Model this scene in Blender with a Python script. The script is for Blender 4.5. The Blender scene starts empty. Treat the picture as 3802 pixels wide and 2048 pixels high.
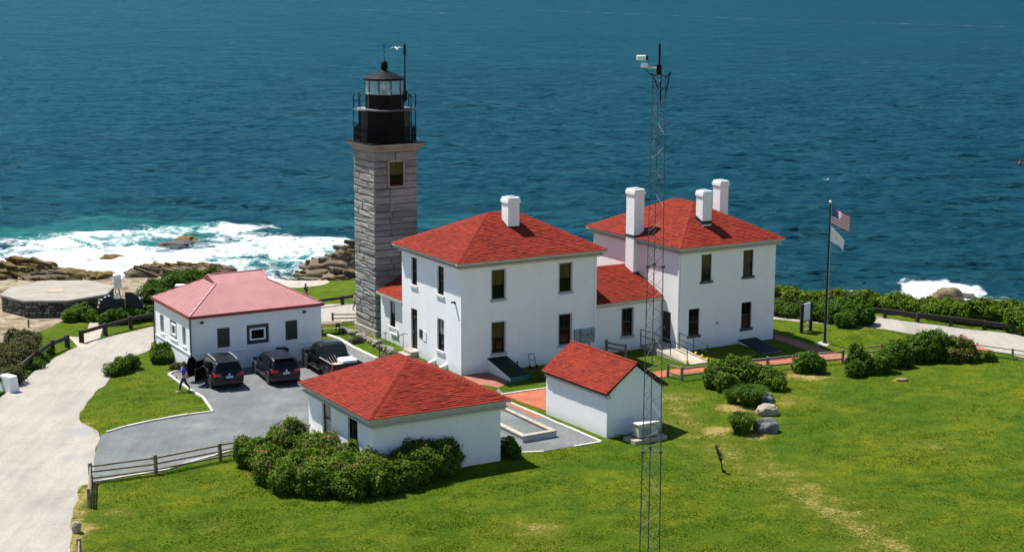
import bpy, bmesh, math, random
import numpy as np
from mathutils import Vector, Matrix
random.seed(7); RNG = np.random.default_rng(11)
scene = bpy.context.scene
COL = scene.collection
R_ = math.radians

# ------------------------------------------------------------------ camera
CAMH, PITCH, ROLL, FPX = 23.544, 10.965, 0.213, 6061.3
PX, PY = 1905.5, 1068.6                     # principal point of the 3802 x 2048 photograph
cd = bpy.data.cameras.new('camera'); cam = bpy.data.objects.new('camera', cd); COL.objects.link(cam)
cd.sensor_width = 36.0; cd.lens = FPX / 3802 * 36.0
cd.shift_x = -(PX - 1901) / 3802; cd.shift_y = (PY - 1024) / 3802
cd.clip_start = 0.5; cd.clip_end = 30000
th, ro = R_(PITCH), R_(ROLL)
_F = Vector((0, math.cos(th), -math.sin(th))); _U0 = Vector((0, math.sin(th), math.cos(th))); _R0 = Vector((1, 0, 0))
_R = _R0 * math.cos(ro) + _U0 * math.sin(ro); _U = _U0 * math.cos(ro) - _R0 * math.sin(ro)
cam.matrix_world = Matrix(((_R.x, _U.x, -_F.x, 0), (_R.y, _U.y, -_F.y, 0), (_R.z, _U.z, -_F.z, CAMH), (0, 0, 0, 1)))
scene.camera = cam
scene.render.resolution_x = 1024; scene.render.resolution_y = 551

# ------------------------------------------------------------------ sky and sun
SUN_EL, SUN_AZ = 62.0, -33.5                # SUN_AZ: heading in which the light travels
world = bpy.data.worlds.new("World"); scene.world = world; world.use_nodes = True
wn = world.node_tree; wn.nodes.clear()
sky = wn.nodes.new('ShaderNodeTexSky'); sky.sky_type = 'NISHITA'; sky.sun_disc = False
sky.sun_elevation = R_(SUN_EL)
sdx, sdy = -math.cos(R_(SUN_AZ)), -math.sin(R_(SUN_AZ))
sky.sun_rotation = math.atan2(sdx, sdy)
sky.altitude = 0; sky.air_density = 1.0; sky.dust_density = 0.0; sky.ozone_density = 2.5
bg = wn.nodes.new('ShaderNodeBackground'); bg.inputs['Strength'].default_value = 0.078
wo = wn.nodes.new('ShaderNodeOutputWorld')
wn.links.new(sky.outputs[0], bg.inputs[0]); wn.links.new(bg.outputs[0], wo.inputs[0])
sl = bpy.data.lights.new('sun', 'SUN'); sl.energy = 5.0; sl.angle = R_(0.53); sl.color = (1.0, 0.955, 0.88)
sun = bpy.data.objects.new('sun', sl); COL.objects.link(sun)
sv = Vector((math.cos(R_(SUN_AZ)) * math.cos(R_(SUN_EL)), math.sin(R_(SUN_AZ)) * math.cos(R_(SUN_EL)), -math.sin(R_(SUN_EL))))
sun.rotation_euler = sv.to_track_quat('-Z', 'Y').to_euler(); sun.location = (-40, 90, 60)
scene.view_settings.view_transform = 'Standard'; scene.view_settings.look = 'None'
scene.view_settings.exposure = 0.85; scene.view_settings.gamma = 1.0; scene.view_settings.use_curve_mapping = False

# ------------------------------------------------------------------ frames and survey helpers
HO = Vector((-3.062, 94.106, 0)); HA = R_(30.187)
HU = Vector((math.cos(HA), math.sin(HA), 0)); HV = Vector((-math.sin(HA), math.cos(HA), 0))
def ss(a, b, x):
    t = np.clip((x - a) / (b - a), 0, 1); return t * t * (3 - 2 * t)
def zg(x, y):
    """ground height: level, dipping a little to the front right of the far house"""
    u = (x - HO.x) * HU.x + (y - HO.y) * HU.y; v = (x - HO.x) * HV.x + (y - HO.y) * HV.y
    return -0.33 * ss(12.5, 21, u) * ss(2.0, 5.5, -v)
def ray(px, py):
    d = _R * ((px - PX) / FPX) + _U * (-(py - PY) / FPX) + _F
    return d
def at_z(px, py, z):
    d = ray(px, py); t = (z - CAMH) / d.z
    return Vector((d.x * t, d.y * t, z))
def gf(px, py, dz=0.0):
    """point of the ground seen at a place of the photograph (full-size pixels)"""
    z = 0.0
    for _ in range(6):
        p = at_z(px, py, z); z = float(zg(p.x, p.y))
    return Vector((p.x, p.y, z + dz))
K = 1.4759
def gd(x, y, dz=0.0): return gf(x * K, y * K, dz)
def at_y(px, py, Y):
    d = ray(px, py); t = Y / d.y
    return Vector((d.x * t, Y, CAMH + d.z * t))
def huv(u, v, z=0.0): return HO + HU * u + HV * v + Vector((0, 0, z))
SEA = -5.0

# ------------------------------------------------------------------ materials
def newmat(name):
    m = bpy.data.materials.new(name); m.use_nodes = True
    nt = m.node_tree; nt.nodes.clear()
    o = nt.nodes.new('ShaderNodeOutputMaterial'); b = nt.nodes.new('ShaderNodeBsdfPrincipled')
    nt.links.new(b.outputs[0], o.inputs[0])
    return m, nt, b
def N(nt, t, **kw):
    n = nt.nodes.new(t)
    for k, v in kw.items():
        if k in n.inputs.keys(): n.inputs[k].default_value = v
        else: setattr(n, k, v)
    return n
def noise(nt, vec, scale, detail=4, rough=0.55, dist=0.0):
    n = N(nt, 'ShaderNodeTexNoise'); n.inputs['Scale'].default_value = scale; n.inputs['Detail'].default_value = detail
    n.inputs['Roughness'].default_value = rough; n.inputs['Distortion'].default_value = dist
    if vec is not None: nt.links.new(vec, n.inputs['Vector'])
    return n.outputs['Fac']
def ramp(nt, fac, stops, interp='LINEAR'):
    r = N(nt, 'ShaderNodeValToRGB'); cr = r.color_ramp; cr.interpolation = interp
    while len(cr.elements) < len(stops): cr.elements.new(0.5)
    for e, (p, c) in zip(cr.elements, stops):
        e.position = p; e.color = (*c, 1) if len(c) == 3 else c
    nt.links.new(fac, r.inputs[0]); return r.outputs[0]
def fr(nt, fac, a, b):
    m = N(nt, 'ShaderNodeMapRange'); m.inputs[1].default_value = a; m.inputs[2].default_value = b
    m.interpolation_type = 'SMOOTHSTEP'
    nt.links.new(fac, m.inputs[0]); return m.outputs[0]
def mix(nt, fac, a, b, mode='MIX'):
    m = N(nt, 'ShaderNodeMix', data_type='RGBA', blend_type=mode)
    for i, s in ((0, fac), (6, a), (7, b)):
        if hasattr(s, 'is_output'): nt.links.new(s, m.inputs[i])
        else: m.inputs[i].default_value = s if i == 0 else ((*s, 1) if len(s) == 3 else s)
    return m.outputs[2]
def math_(nt, op, a, b=0.0, c=None):
    m = N(nt, 'ShaderNodeMath', operation=op)
    for i, s in enumerate((a, b) if c is None else (a, b, c)):
        if hasattr(s, 'is_output'): nt.links.new(s, m.inputs[i])
        else: m.inputs[i].default_value = s
    return m.outputs[0]
def bump(nt, b, h, strength, dist, prev=None):
    n = N(nt, 'ShaderNodeBump'); n.inputs['Strength'].default_value = strength; n.inputs['Distance'].default_value = dist
    nt.links.new(h, n.inputs['Height'])
    if prev is not None: nt.links.new(prev, n.inputs['Normal'])
    nt.links.new(n.outputs[0], b.inputs['Normal']); return n.outputs[0]
def objco(nt): return N(nt, 'ShaderNodeTexCoord').outputs['Object']
def geoco(nt): return N(nt, 'ShaderNodeNewGeometry').outputs['Position']
def rnd(nt):
    """random number for each piece: differs between objects and between loose pieces of one mesh"""
    a = N(nt, 'ShaderNodeObjectInfo').outputs['Random']; g = N(nt, 'ShaderNodeNewGeometry').outputs['Random Per Island']
    return math_(nt, 'FRACT', math_(nt, 'ADD', math_(nt, 'MULTIPLY', a, 7.31), g))
def plain(name, c, rough=0.6, var=0.12, scale=3.0, bmp=0.0, bscale=40, metal=0.0, spec=0.5, coat=0.0):
    m, nt, b = newmat(name)
    co = geoco(nt); f = noise(nt, co, scale, 5)
    lo = tuple(x * (1 - var) for x in c); hi = tuple(min(1, x * (1 + var)) for x in c)
    nt.links.new(ramp(nt, f, [(0.3, lo), (0.7, hi)]), b.inputs['Base Color'])
    b.inputs['Roughness'].default_value = rough; b.inputs['Metallic'].default_value = metal
    b.inputs['Specular IOR Level'].default_value = spec; b.inputs['Coat Weight'].default_value = coat
    if bmp: bump(nt, b, noise(nt, co, bscale, 3), bmp, 0.02)
    return m
M = {}
def wall_material():
    m, nt, b = newmat('painted_brick')
    co = objco(nt); sx = N(nt, 'ShaderNodeSeparateXYZ'); nt.links.new(co, sx.inputs[0])
    cb = N(nt, 'ShaderNodeCombineXYZ')
    nt.links.new(math_(nt, 'ADD', sx.outputs[0], sx.outputs[1]), cb.inputs[0]); nt.links.new(sx.outputs[2], cb.inputs[1])
    br = N(nt, 'ShaderNodeTexBrick'); br.inputs['Scale'].default_value = 1.0
    br.inputs['Brick Width'].default_value = 0.22; br.inputs['Row Height'].default_value = 0.075; br.inputs['Mortar Size'].default_value = 0.010
    br.inputs['Mortar Smooth'].default_value = 0.5
    br.inputs['Color1'].default_value = (1, 1, 1, 1); br.inputs['Color2'].default_value = (0.82, 0.82, 0.82, 1); br.inputs['Mortar'].default_value = (0.2, 0.2, 0.2, 1)
    nt.links.new(cb.outputs[0], br.inputs['Vector'])
    n1 = noise(nt, co, 0.9, 6, 0.65); n2 = noise(nt, co, 14, 4)
    base = ramp(nt, n1, [(0.25, (0.80, 0.81, 0.81)), (0.6, (0.86, 0.865, 0.865)), (0.8, (0.88, 0.885, 0.885))])
    sp = ramp(nt, n2, [(0.30, (0.86, 0.86, 0.85)), (0.55, (1, 1, 1))])
    c1 = mix(nt, 1.0, base, sp, 'MULTIPLY')
    mp = N(nt, 'ShaderNodeMapping'); mp.inputs['Scale'].default_value = (3.5, 3.5, 0.22); nt.links.new(co, mp.inputs[0]); n3 = noise(nt, mp.outputs[0], 1.0, 5, 0.65)
    c1 = mix(nt, 1.0, c1, ramp(nt, n3, [(0.25, (0.955, 0.953, 0.945)), (0.5, (0.995, 0.995, 0.993)), (0.7, (1, 1, 1))]), 'MULTIPLY')
    c2 = mix(nt, 0.12, c1, br.outputs['Color'], 'MULTIPLY')
    # grime near the ground
    g = math_(nt, 'MULTIPLY', fr(nt, math_(nt, 'ADD', sx.outputs[2], math_(nt, 'MULTIPLY', n1, -0.9)), 0.25, -0.5), 0.35)
    nt.links.new(mix(nt, g, c2, (0.42, 0.42, 0.38)), b.inputs['Base Color'])
    b.inputs['Roughness'].default_value = 0.75; b.inputs['Specular IOR Level'].default_value = 0.25
    p = bump(nt, b, br.outputs['Color'], 0.55, 0.012); bump(nt, b, n2, 0.25, 0.02, p)
    return m
def shingle_material(name, cols):
    m, nt, b = newmat(name)
    r = rnd(nt); f = noise(nt, geoco(nt), 60, 3); g = noise(nt, geoco(nt), 0.7, 4)
    c = ramp(nt, r, [(0.0, cols[0]), (0.32, cols[1]), (0.62, cols[2]), (1.0, cols[3])])
    c = mix(nt, 1.0, c, ramp(nt, f, [(0.3, (0.72, 0.72, 0.72)), (0.7, (1.1, 1.1, 1.1))]), 'MULTIPLY')
    c = mix(nt, 1.0, c, ramp(nt, g, [(0.3, (0.85, 0.85, 0.85)), (0.7, (1.05, 1.05, 1.05))]), 'MULTIPLY')
    nt.links.new(c, b.inputs['Base Color']); b.inputs['Roughness'].default_value = 0.85; b.inputs['Specular IOR Level'].default_value = 0.2
    bump(nt, b, f, 0.4, 0.01)
    return m
def leaf_material(name, cols, trans=0.25):
    m, nt, b = newmat(name)
    g = N(nt, 'ShaderNodeNewGeometry').outputs['Random Per Island']
    c = ramp(nt, g, cols)
    cl = noise(nt, geoco(nt), 1.6, 3)
    c = mix(nt, 1.0, c, ramp(nt, cl, [(0.3, (0.50, 0.56, 0.5)), (0.7, (1.12, 1.08, 0.95))] if 'lawn' not in name else [(0.3, (0.66, 0.72, 0.66)), (0.7, (1.22, 1.16, 1.05))]), 'MULTIPLY')
    nt.links.new(c, b.inputs['Base Color']); b.inputs['Roughness'].default_value = 0.6; b.inputs['Specular IOR Level'].default_value = 0.08
    t = N(nt, 'ShaderNodeBsdfTranslucent'); nt.links.new(c, t.inputs[0])
    ms = N(nt, 'ShaderNodeMixShader'); ms.inputs[0].default_value = trans
    nt.links.new(b.outputs[0], ms.inputs[1]); nt.links.new(t.outputs[0], ms.inputs[2])
    nt.links.new(ms.outputs[0], nt.nodes['Material Output'].inputs[0])
    return m
def stone_material(name, stops, scale=1.2, strat=False, bmp=0.6):
    m, nt, b = newmat(name)
    co = geoco(nt)
    if strat:
        mp = N(nt, 'ShaderNodeMapping'); mp.inputs['Scale'].default_value = (0.5, 0.5, 3.0); mp.inputs['Rotation'].default_value = (0.25, -0.3, 0.2)
        nt.links.new(co, mp.inputs[0]); co2 = mp.outputs[0]
    else: co2 = co
    f = noise(nt, co2, scale, 8, 0.65, 0.4); f2 = noise(nt, co, 9, 5, 0.7); r = rnd(nt)
    c = ramp(nt, f, stops)
    c = mix(nt, 1.0, c, ramp(nt, f2, [(0.3, (0.68, 0.68, 0.68)), (0.7, (1.15, 1.15, 1.15))]), 'MULTIPLY')
    c = mix(nt, 1.0, c, ramp(nt, r, [(0.0, (0.8, 0.8, 0.8)), (1.0, (1.15, 1.13, 1.08))]), 'MULTIPLY')
    nt.links.new(c, b.inputs['Base Color']); b.inputs['Roughness'].default_value = 0.85; b.inputs['Specular IOR Level'].default_value = 0.25
    p = bump(nt, b, f, bmp, 0.15); bump(nt, b, f2, bmp * 0.7, 0.05, p)
    return m
M['wall'] = wall_material()
M['wall_blue'] = M['wall']
M['shingle'] = shingle_material('red_shingle', [(0.155, 0.0125, 0.0055), (0.205, 0.0175, 0.006), (0.226, 0.0200, 0.007), (0.25, 0.025, 0.0085)])
M['roof_deck'] = plain('roof_underlay', (0.16, 0.012, 0.009), 0.9)
M['metal_roof'] = plain('faded_red_metal', (0.38, 0.168, 0.16), 0.5, 0.10, 1.2, spec=0.4)
M['roof_trim'] = plain('dark_red_trim', (0.20, 0.018, 0.018), 0.5)
M['fascia'] = plain('grey_gutter', (0.42, 0.40, 0.34), 0.55, 0.1, 2.0)
M['white'] = plain('white_paint', (0.80, 0.80, 0.79), 0.6, 0.06, 4.0, 0.15, 60)
M['frame'] = plain('dark_window_frame', (0.022, 0.020, 0.018), 0.5)
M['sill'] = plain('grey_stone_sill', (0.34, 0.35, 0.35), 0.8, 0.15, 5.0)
M['sill_sunlit'] = plain('sunlit_stone_sill', (0.62, 0.61, 0.57), 0.8, 0.12, 5.0)  # paler copy of the grey sill, sunlight on left faces put into its colour
M['dark_sill'] = plain('dark_painted_sill', (0.06, 0.065, 0.07), 0.7)
M['pane'] = plain('dark_glass', (0.003, 0.0035, 0.0035), 0.08, 0.3, 2.0, spec=0.25)
M['pane_shade'] = plain('glass_over_olive_blind', (0.060, 0.054, 0.016), 0.15, 0.3, 3.0, spec=0.2)
M['pane_pale'] = plain('glass_over_pale_blind', (0.30, 0.28, 0.22), 0.15, 0.2, 3.0, spec=0.6)
M['black_iron'] = plain('black_painted_iron', (0.0035, 0.0035, 0.004), 0.5, 0.25, 3.0, 0.1, 30, spec=0.12)
M['grey_steel'] = plain('galvanised_steel', (0.05, 0.058, 0.062), 0.6, 0.2, 5.0)
M['dark_steel'] = plain('dark_painted_steel', (0.018, 0.024, 0.030), 0.55, 0.2, spec=0.2)
M['bright_steel'] = plain('pale_steel', (0.20, 0.225, 0.20), 0.45, 0.15, 5.0)
M['wood'] = plain('weathered_grey_wood', (0.20, 0.165, 0.12), 0.9, 0.3, 6.0, 0.5, 25)
M['wood_dark'] = plain('dark_treated_timber', (0.027, 0.021, 0.017), 0.9, 0.3, 5.0, 0.5, 25)
M['concrete'] = plain('pale_concrete', (0.34, 0.30, 0.24), 0.9, 0.14, 2.0, 0.4, 30)
M['kerb'] = plain('pale_kerb', (0.50, 0.47, 0.42), 0.9, 0.18, 3.0, 0.3, 30)
M['green_door'] = plain('dark_green_steel_door', (0.004, 0.016, 0.017), 0.6, 0.2, 2.0, spec=0.12)
M['green_edge'] = plain('green_painted_edge', (0.015, 0.13, 0.09), 0.4, 0.2, 3.0)
M['box_grey'] = plain('grey_meter_box', (0.20, 0.25, 0.27), 0.5, 0.12, 4.0)
M['yellow'] = plain('yellow_paint', (0.65, 0.46, 0.02), 0.6)
M['generator'] = plain('beige_sheet_metal', (0.42, 0.40, 0.35), 0.5, 0.1, 3.0)
M['tyre'] = plain('black_rubber', (0.012, 0.012, 0.012), 0.8)
M['rim'] = plain('alloy_rim', (0.30, 0.30, 0.31), 0.3, 0.1, metal=0.8)
M['car_black'] = plain('black_car_paint', (0.004, 0.004, 0.0045), 0.28, 0.1, 2.0, spec=0.3, coat=0.12)
M['car_blue'] = plain('midnight_car_paint', (0.004, 0.005, 0.010), 0.28, 0.1, 2.0, spec=0.3, coat=0.12)
M['car_glass'] = plain('car_glass', (0.002, 0.0022, 0.0025), 0.08, 0.1, spec=0.3)
M['plastic'] = plain('black_trim_plastic', (0.014, 0.014, 0.015), 0.6)
M['red_lens'] = plain('red_lamp_lens', (0.42, 0.012, 0.018), 0.2, spec=0.6)
M['plate'] = plain('pale_blue_plate', (0.35, 0.50, 0.62), 0.5)
M['silver'] = plain('silver_rail', (0.62, 0.62, 0.62), 0.28, 0.05, metal=0.6)
M['tank_white'] = plain('white_plastic_tank', (0.80, 0.81, 0.82), 0.45, 0.05)
M['skin'] = plain('skin', (0.45, 0.24, 0.16), 0.6)
M['hair'] = plain('dark_hair', (0.012, 0.009, 0.008), 0.6)
M['shirt_blue'] = plain('royal_blue_cloth', (0.03, 0.05, 0.42), 0.8)
M['trouser_black'] = plain('black_cloth', (0.012, 0.011, 0.012), 0.85)
M['shirt_pink'] = plain('pale_pink_cloth', (0.55, 0.34, 0.36), 0.85)
M['jeans'] = plain('denim_cloth', (0.04, 0.055, 0.14), 0.85)
M['shoe'] = plain('pale_shoe', (0.5, 0.5, 0.3), 0.7)
M['louvre'] = plain('slate_grey_panel', (0.022, 0.027, 0.032), 0.6, 0.2, 2.0, spec=0.15)
M['flag_red'] = plain('red_cloth', (0.50, 0.02, 0.04), 0.8)
M['flag_white'] = plain('white_cloth', (0.80, 0.80, 0.80), 0.8, 0.05)
M['flag_blue'] = plain('navy_cloth', (0.02, 0.03, 0.17), 0.8)
M['gold'] = plain('gold_ball', (0.55, 0.50, 0.30), 0.35, metal=0.6)
M['granite'] = stone_material('pale_granite', [(0.25, (0.12, 0.118, 0.115)), (0.5, (0.24, 0.235, 0.225)), (0.75, (0.37, 0.36, 0.335))], 0.9, True)
M['granite_trim'] = stone_material('dressed_granite', [(0.3, (0.25, 0.225, 0.19)), (0.7, (0.40, 0.375, 0.335))], 1.2)
M['rock'] = stone_material('ochre_shore_rock', [(0.28, (0.035, 0.026, 0.015)), (0.45, (0.115, 0.085, 0.05)), (0.6, (0.205, 0.155, 0.09)), (0.8, (0.29, 0.24, 0.165))], 1.6, True, 0.9)
M['rock_weed'] = stone_material('weed_covered_rock', [(0.25, (0.03, 0.022, 0.008)), (0.5, (0.13, 0.09, 0.025)), (0.75, (0.24, 0.17, 0.06))], 1.6, True, 0.9)
M['rock_grey'] = stone_material('wet_grey_rock', [(0.3, (0.06, 0.06, 0.06)), (0.7, (0.15, 0.14, 0.135))], 1.6, True, 0.9)
M['boulder'] = stone_material('pale_boulder', [(0.3, (0.26, 0.225, 0.17)), (0.7, (0.46, 0.40, 0.31))], 1.5)
M['boulder_grey'] = stone_material('dark_lichened_boulder', [(0.3, (0.05, 0.05, 0.05)), (0.5, (0.14, 0.15, 0.15)), (0.62, (0.24, 0.25, 0.24))], 1.5)
M['wall_stone'] = stone_material('fieldstone', [(0.3, (0.10, 0.095, 0.085)), (0.7, (0.33, 0.31, 0.27))], 1.5)
M['wall_stone_dark'] = stone_material('dark_fieldstone', [(0.3, (0.035, 0.032, 0.028)), (0.7, (0.16, 0.14, 0.11))], 1.5)
M['leaf'] = leaf_material('rose_hedge_leaf', [(0.0, (0.030, 0.075, 0.005)), (0.35, (0.075, 0.155, 0.008)), (0.7, (0.115, 0.205, 0.012)), (0.87, (0.16, 0.26, 0.02)), (1.0, (0.19, 0.09, 0.04))])
M['leaf_dark'] = leaf_material('dark_shrub_leaf', [(0.0, (0.022, 0.060, 0.005)), (0.4, (0.050, 0.120, 0.007)), (0.8, (0.09, 0.18, 0.012)), (1.0, (0.14, 0.22, 0.018))])
M['leaf_yellow'] = leaf_material('bright_hedge_leaf', [(0.0, (0.04, 0.085, 0.005)), (0.4, (0.09, 0.175, 0.007)), (0.85, (0.155, 0.26, 0.012)), (1.0, (0.18, 0.11, 0.03))])
M['leaf_brown'] = leaf_material('dull_scrub_leaf', [(0.0, (0.045, 0.035, 0.018)), (0.35, (0.075, 0.07, 0.022)), (0.75, (0.09, 0.115, 0.025)), (1.0, (0.14, 0.12, 0.08))])
M['leaf_twig'] = leaf_material('bare_grey_twig', [(0.0, (0.05, 0.04, 0.035)), (1.0, (0.12, 0.10, 0.085))])
M['blade'] = leaf_material('tussock_blade', [(0.0, (0.03, 0.075, 0.006)), (0.5, (0.085, 0.17, 0.012)), (1.0, (0.17, 0.25, 0.04))])
M['flower'] = leaf_material('pink_blossom', [(0.0, (0.36, 0.06, 0.07)), (0.5, (0.30, 0.10, 0.06)), (1.0, (0.42, 0.16, 0.14))])
M['bark'] = plain('dark_bark', (0.03, 0.024, 0.02), 0.9, 0.3, 8.0, 0.5, 30)
M['brick'] = None

# ------------------------------------------------------------------ mesh helpers
def tag(o, label=None, cat=None, group=None, kind=None):
    if label: o['label'] = label
    if cat: o['category'] = cat
    if group: o['group'] = group
    if kind: o['kind'] = kind
    return o
def thing(name, label, cat, loc=(0, 0, 0), rz=0.0, group=None):
    o = bpy.data.objects.new(name, None); COL.objects.link(o); o.empty_display_size = 0.3
    o.location = loc; o.rotation_euler = (0, 0, rz)
    return tag(o, label, cat, group)
def ident(p): return p
class MB:
    def __init__(s): s.v = []; s.f = []; s.m = []; s.cm = 0
    def add(s, vs, fs):
        n = len(s.v); s.v += [tuple(v) for v in vs]; s.f += [tuple(i + n for i in f) for f in fs]; s.m += [s.cm] * len(fs); return s
    def quad(s, *p): return s.add(p, [tuple(range(len(p)))])
    def box(s, x0, x1, y0, y1, z0, z1, fn=ident):
        vs = [fn((x, y, z)) for z in (z0, z1) for y in (y0, y1) for x in (x0, x1)]
        return s.add(vs, [(0, 2, 3, 1), (4, 5, 7, 6), (0, 1, 5, 4), (2, 6, 7, 3), (0, 4, 6, 2), (1, 3, 7, 5)])
    def hexa(s, b, t):
        """prism between two polygons of equal count"""
        n = len(b); return s.add(list(b) + list(t), [tuple(range(n - 1, -1, -1)), tuple(range(n, 2 * n))] + [(i, (i + 1) % n, n + (i + 1) % n, n + i) for i in range(n)])
    def prism(s, poly, z0, z1): return s.hexa([(x, y, z0) for x, y in poly], [(x, y, z1) for x, y in poly])
    def tube(s, pts, r, n=6, caps=True):
        pts = [Vector(p) for p in pts]; rs = r if isinstance(r, (list, tuple)) else [r] * len(pts)
        rings = []
        for i, p in enumerate(pts):
            d = (pts[min(i + 1, len(pts) - 1)] - pts[max(i - 1, 0)]).normalized()
            a = d.cross(Vector((0, 0, 1)));
            if a.length < 1e-3: a = d.cross(Vector((1, 0, 0)))
            a.normalize(); b = d.cross(a)
            rings.append([p + (a * math.cos(2 * math.pi * k / n) + b * math.sin(2 * math.pi * k / n)) * rs[i] for k in range(n)])
        vs = [v for q in rings for v in q]; fs = []
        for i in range(len(pts) - 1):
            for k in range(n): fs.append((i * n + k, i * n + (k + 1) % n, (i + 1) * n + (k + 1) % n, (i + 1) * n + k))
        if caps: fs += [tuple(range(n - 1, -1, -1)), tuple(range((len(pts) - 1) * n, len(pts) * n))]
        return s.add(vs, fs)
    def bar(s, a, b, w, h):
        """rectangular bar from a to b, w wide and h high"""
        a, b = Vector(a), Vector(b); d = (b - a).normalized(); x = d.cross(Vector((0, 0, 1)))
        if x.length < 1e-3: x = Vector((1, 0, 0))
        x.normalize(); y = x.cross(d)
        q = lambda p: [p + x * (i * w / 2) + y * (j * h / 2) for i, j in ((-1, -1), (1, -1), (1, 1), (-1, 1))]
        return s.hexa(q(a), q(b))
    def lathe(s, prof, n=16, c=(0, 0), a0=0.0):
        vs = [(c[0] + r * math.cos(a0 + 2 * math.pi * k / n), c[1] + r * math.sin(a0 + 2 * math.pi * k / n), z) for r, z in prof for k in range(n)]
        fs = [(i * n + k, i * n + (k + 1) % n, (i + 1) * n + (k + 1) % n, (i + 1) * n + k) for i in range(len(prof) - 1) for k in range(n)]
        fs += [tuple(range(n - 1, -1, -1)), tuple(range((len(prof) - 1) * n, len(prof) * n))]
        return s.add(vs, fs)
    def mesh(s, name, mat, smooth=False, recalc=True):
        me = bpy.data.meshes.new(name); me.from_pydata(s.v, [], s.f)
        for m in (mat if isinstance(mat, (list, tuple)) else [mat]): me.materials.append(m)
        if max(s.m, default=0): me.polygons.foreach_set('material_index', s.m)
        if recalc:
            bm = bmesh.new(); bm.from_mesh(me); bmesh.ops.recalc_face_normals(bm, faces=bm.faces); bm.to_mesh(me); bm.free()
        if smooth: me.polygons.foreach_set('use_smooth', [True] * len(me.polygons))
        return me
    def build(s, name, mat, parent=None, smooth=False, bevel=0.0, recalc=True, seg=1):
        o = bpy.data.objects.new(name, s.mesh(name, mat, smooth, recalc)); COL.objects.link(o)
        if parent is not None: o.parent = parent
        if bevel:
            b = o.modifiers.new('bevel', 'BEVEL'); b.width = bevel; b.segments = seg; b.limit_method = 'ANGLE'
        return o
def np_mesh(name, verts, faces, mat, parent=None, smooth=False):
    """fast mesh: verts (n,3), faces (m,k) arrays"""
    me = bpy.data.meshes.new(name); k = faces.shape[1]
    me.vertices.add(len(verts)); me.vertices.foreach_set('co', verts.astype(np.float32).ravel())
    me.loops.add(faces.size); me.loops.foreach_set('vertex_index', faces.astype(np.int32).ravel())
    me.polygons.add(len(faces)); me.polygons.foreach_set('loop_start', np.arange(0, faces.size, k, dtype=np.int32))
    me.polygons.foreach_set('loop_total', np.full(len(faces), k, dtype=np.int32))
    if smooth: me.polygons.foreach_set('use_smooth', np.ones(len(faces), dtype=bool))
    me.update(calc_edges=True); me.validate()
    me.materials.append(mat)
    o = bpy.data.objects.new(name, me); COL.objects.link(o)
    if parent is not None: o.parent = parent
    return o
def share(me, name, parent, mw=None):
    o = bpy.data.objects.new(name, me); COL.objects.link(o); o.parent = parent
    if mw is not None: o.matrix_basis = mw
    return o
def copy_tree(o, parent=None):
    c = o.copy(); COL.objects.link(c)
    if parent is not None: c.parent = parent
    for ch in list(o.children): copy_tree(ch, c)
    return c
# smooth value noise made of sines (numpy), for rocks and leaf clumps
_NP = [(RNG.normal(size=3), RNG.uniform(0, 6.28)) for _ in range(48)]
def wob(p, scale, k0=0, n=12):
    s = np.zeros(len(p))
    for d, ph in _NP[k0:k0 + n]: s += np.sin(p @ (d * scale) + ph)
    return s / math.sqrt(n)
# ------------------------------------------------------------------ land
def poly_sd(px, py, poly):
    """signed distance to a closed polygon, positive inside"""
    P = np.array(poly); Q = np.roll(P, -1, 0); d2 = np.full(px.shape, 1e18); ins = np.zeros(px.shape, bool)
    for (ax, ay), (bx, by) in zip(P, Q):
        ex, ey = bx - ax, by - ay; wx, wy = px - ax, py - ay
        t = np.clip((wx * ex + wy * ey) / (ex * ex + ey * ey), 0, 1)
        d2 = np.minimum(d2, (wx - t * ex) ** 2 + (wy - t * ey) ** 2)
        c = ((ay > py) != (by > py)) & (px < ex * (py - ay) / (ey + 1e-12) + ax)
        ins ^= c
    return np.where(ins, 1, -1) * np.sqrt(d2)
def line_d(px, py, pts):
    d2 = np.full(px.shape, 1e18)
    for (ax, ay), (bx, by) in zip(pts[:-1], pts[1:]):
        ex, ey = bx - ax, by - ay
        t = np.clip(((px - ax) * ex + (py - ay) * ey) / (ex * ex + ey * ey), 0, 1)
        d2 = np.minimum(d2, (px - ax - t * ex) ** 2 + (py - ay - t * ey) ** 2)
    return np.sqrt(d2)
x2 = lambda p: (p.x, p.y)
coast = [(-90, 20), (-90, 112), (-52, 114), x2(gd(0, 748)), x2(gd(150, 712)), x2(gd(300, 703)), x2(gd(420, 700)), x2(gd(540, 690)), x2(gd(640, 700)),
         x2(gd(715, 712)), x2(gd(800, 706)), x2(gd(900, 704)), (0, 126), (10, 123), (19, 120), (26, 116), (33, 111), (40, 105), (55, 92), (95, 70), (95, 20)]
gx = np.arange(-88, 92, 0.6); gy = np.arange(24, 178, 0.6)
X, Y = np.meshgrid(gx, gy); sd = poly_sd(X, Y, coast)
Z = zg(X, Y)
pp = np.stack([X.ravel(), Y.ravel(), np.zeros(X.size)], 1)
n1 = wob(pp, 0.35, 0).reshape(X.shape); n2 = wob(pp, 1.1, 12).reshape(X.shape); n3 = wob(pp, 2.6, 24).reshape(X.shape)
left = ss(-2, -10, X)
wid = 11 + 19 * ss(-17, -27, X)
t = np.clip(-sd / wid, 0, 1.6)
drop = -6.2 * np.where(t < 1, t ** (1.15), 1 + (t - 1) * 0.6)
terr = np.clip(-sd / 3, 0, 1) * (0.5 * n1 + 0.32 * n2 + 0.16 * n3) * left
shelf = drop + terr - 0.35 * np.clip(-sd / 3, 0, 1)
shelf = np.where(left > 0.3, np.round(shelf / 0.42) * 0.42 * 0.65 + shelf * 0.35, shelf)
Z = np.where(sd < 0, shelf, Z)
verts = np.stack([X.ravel(), Y.ravel(), Z.ravel()], 1)
nx, ny = len(gx), len(gy)
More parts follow.
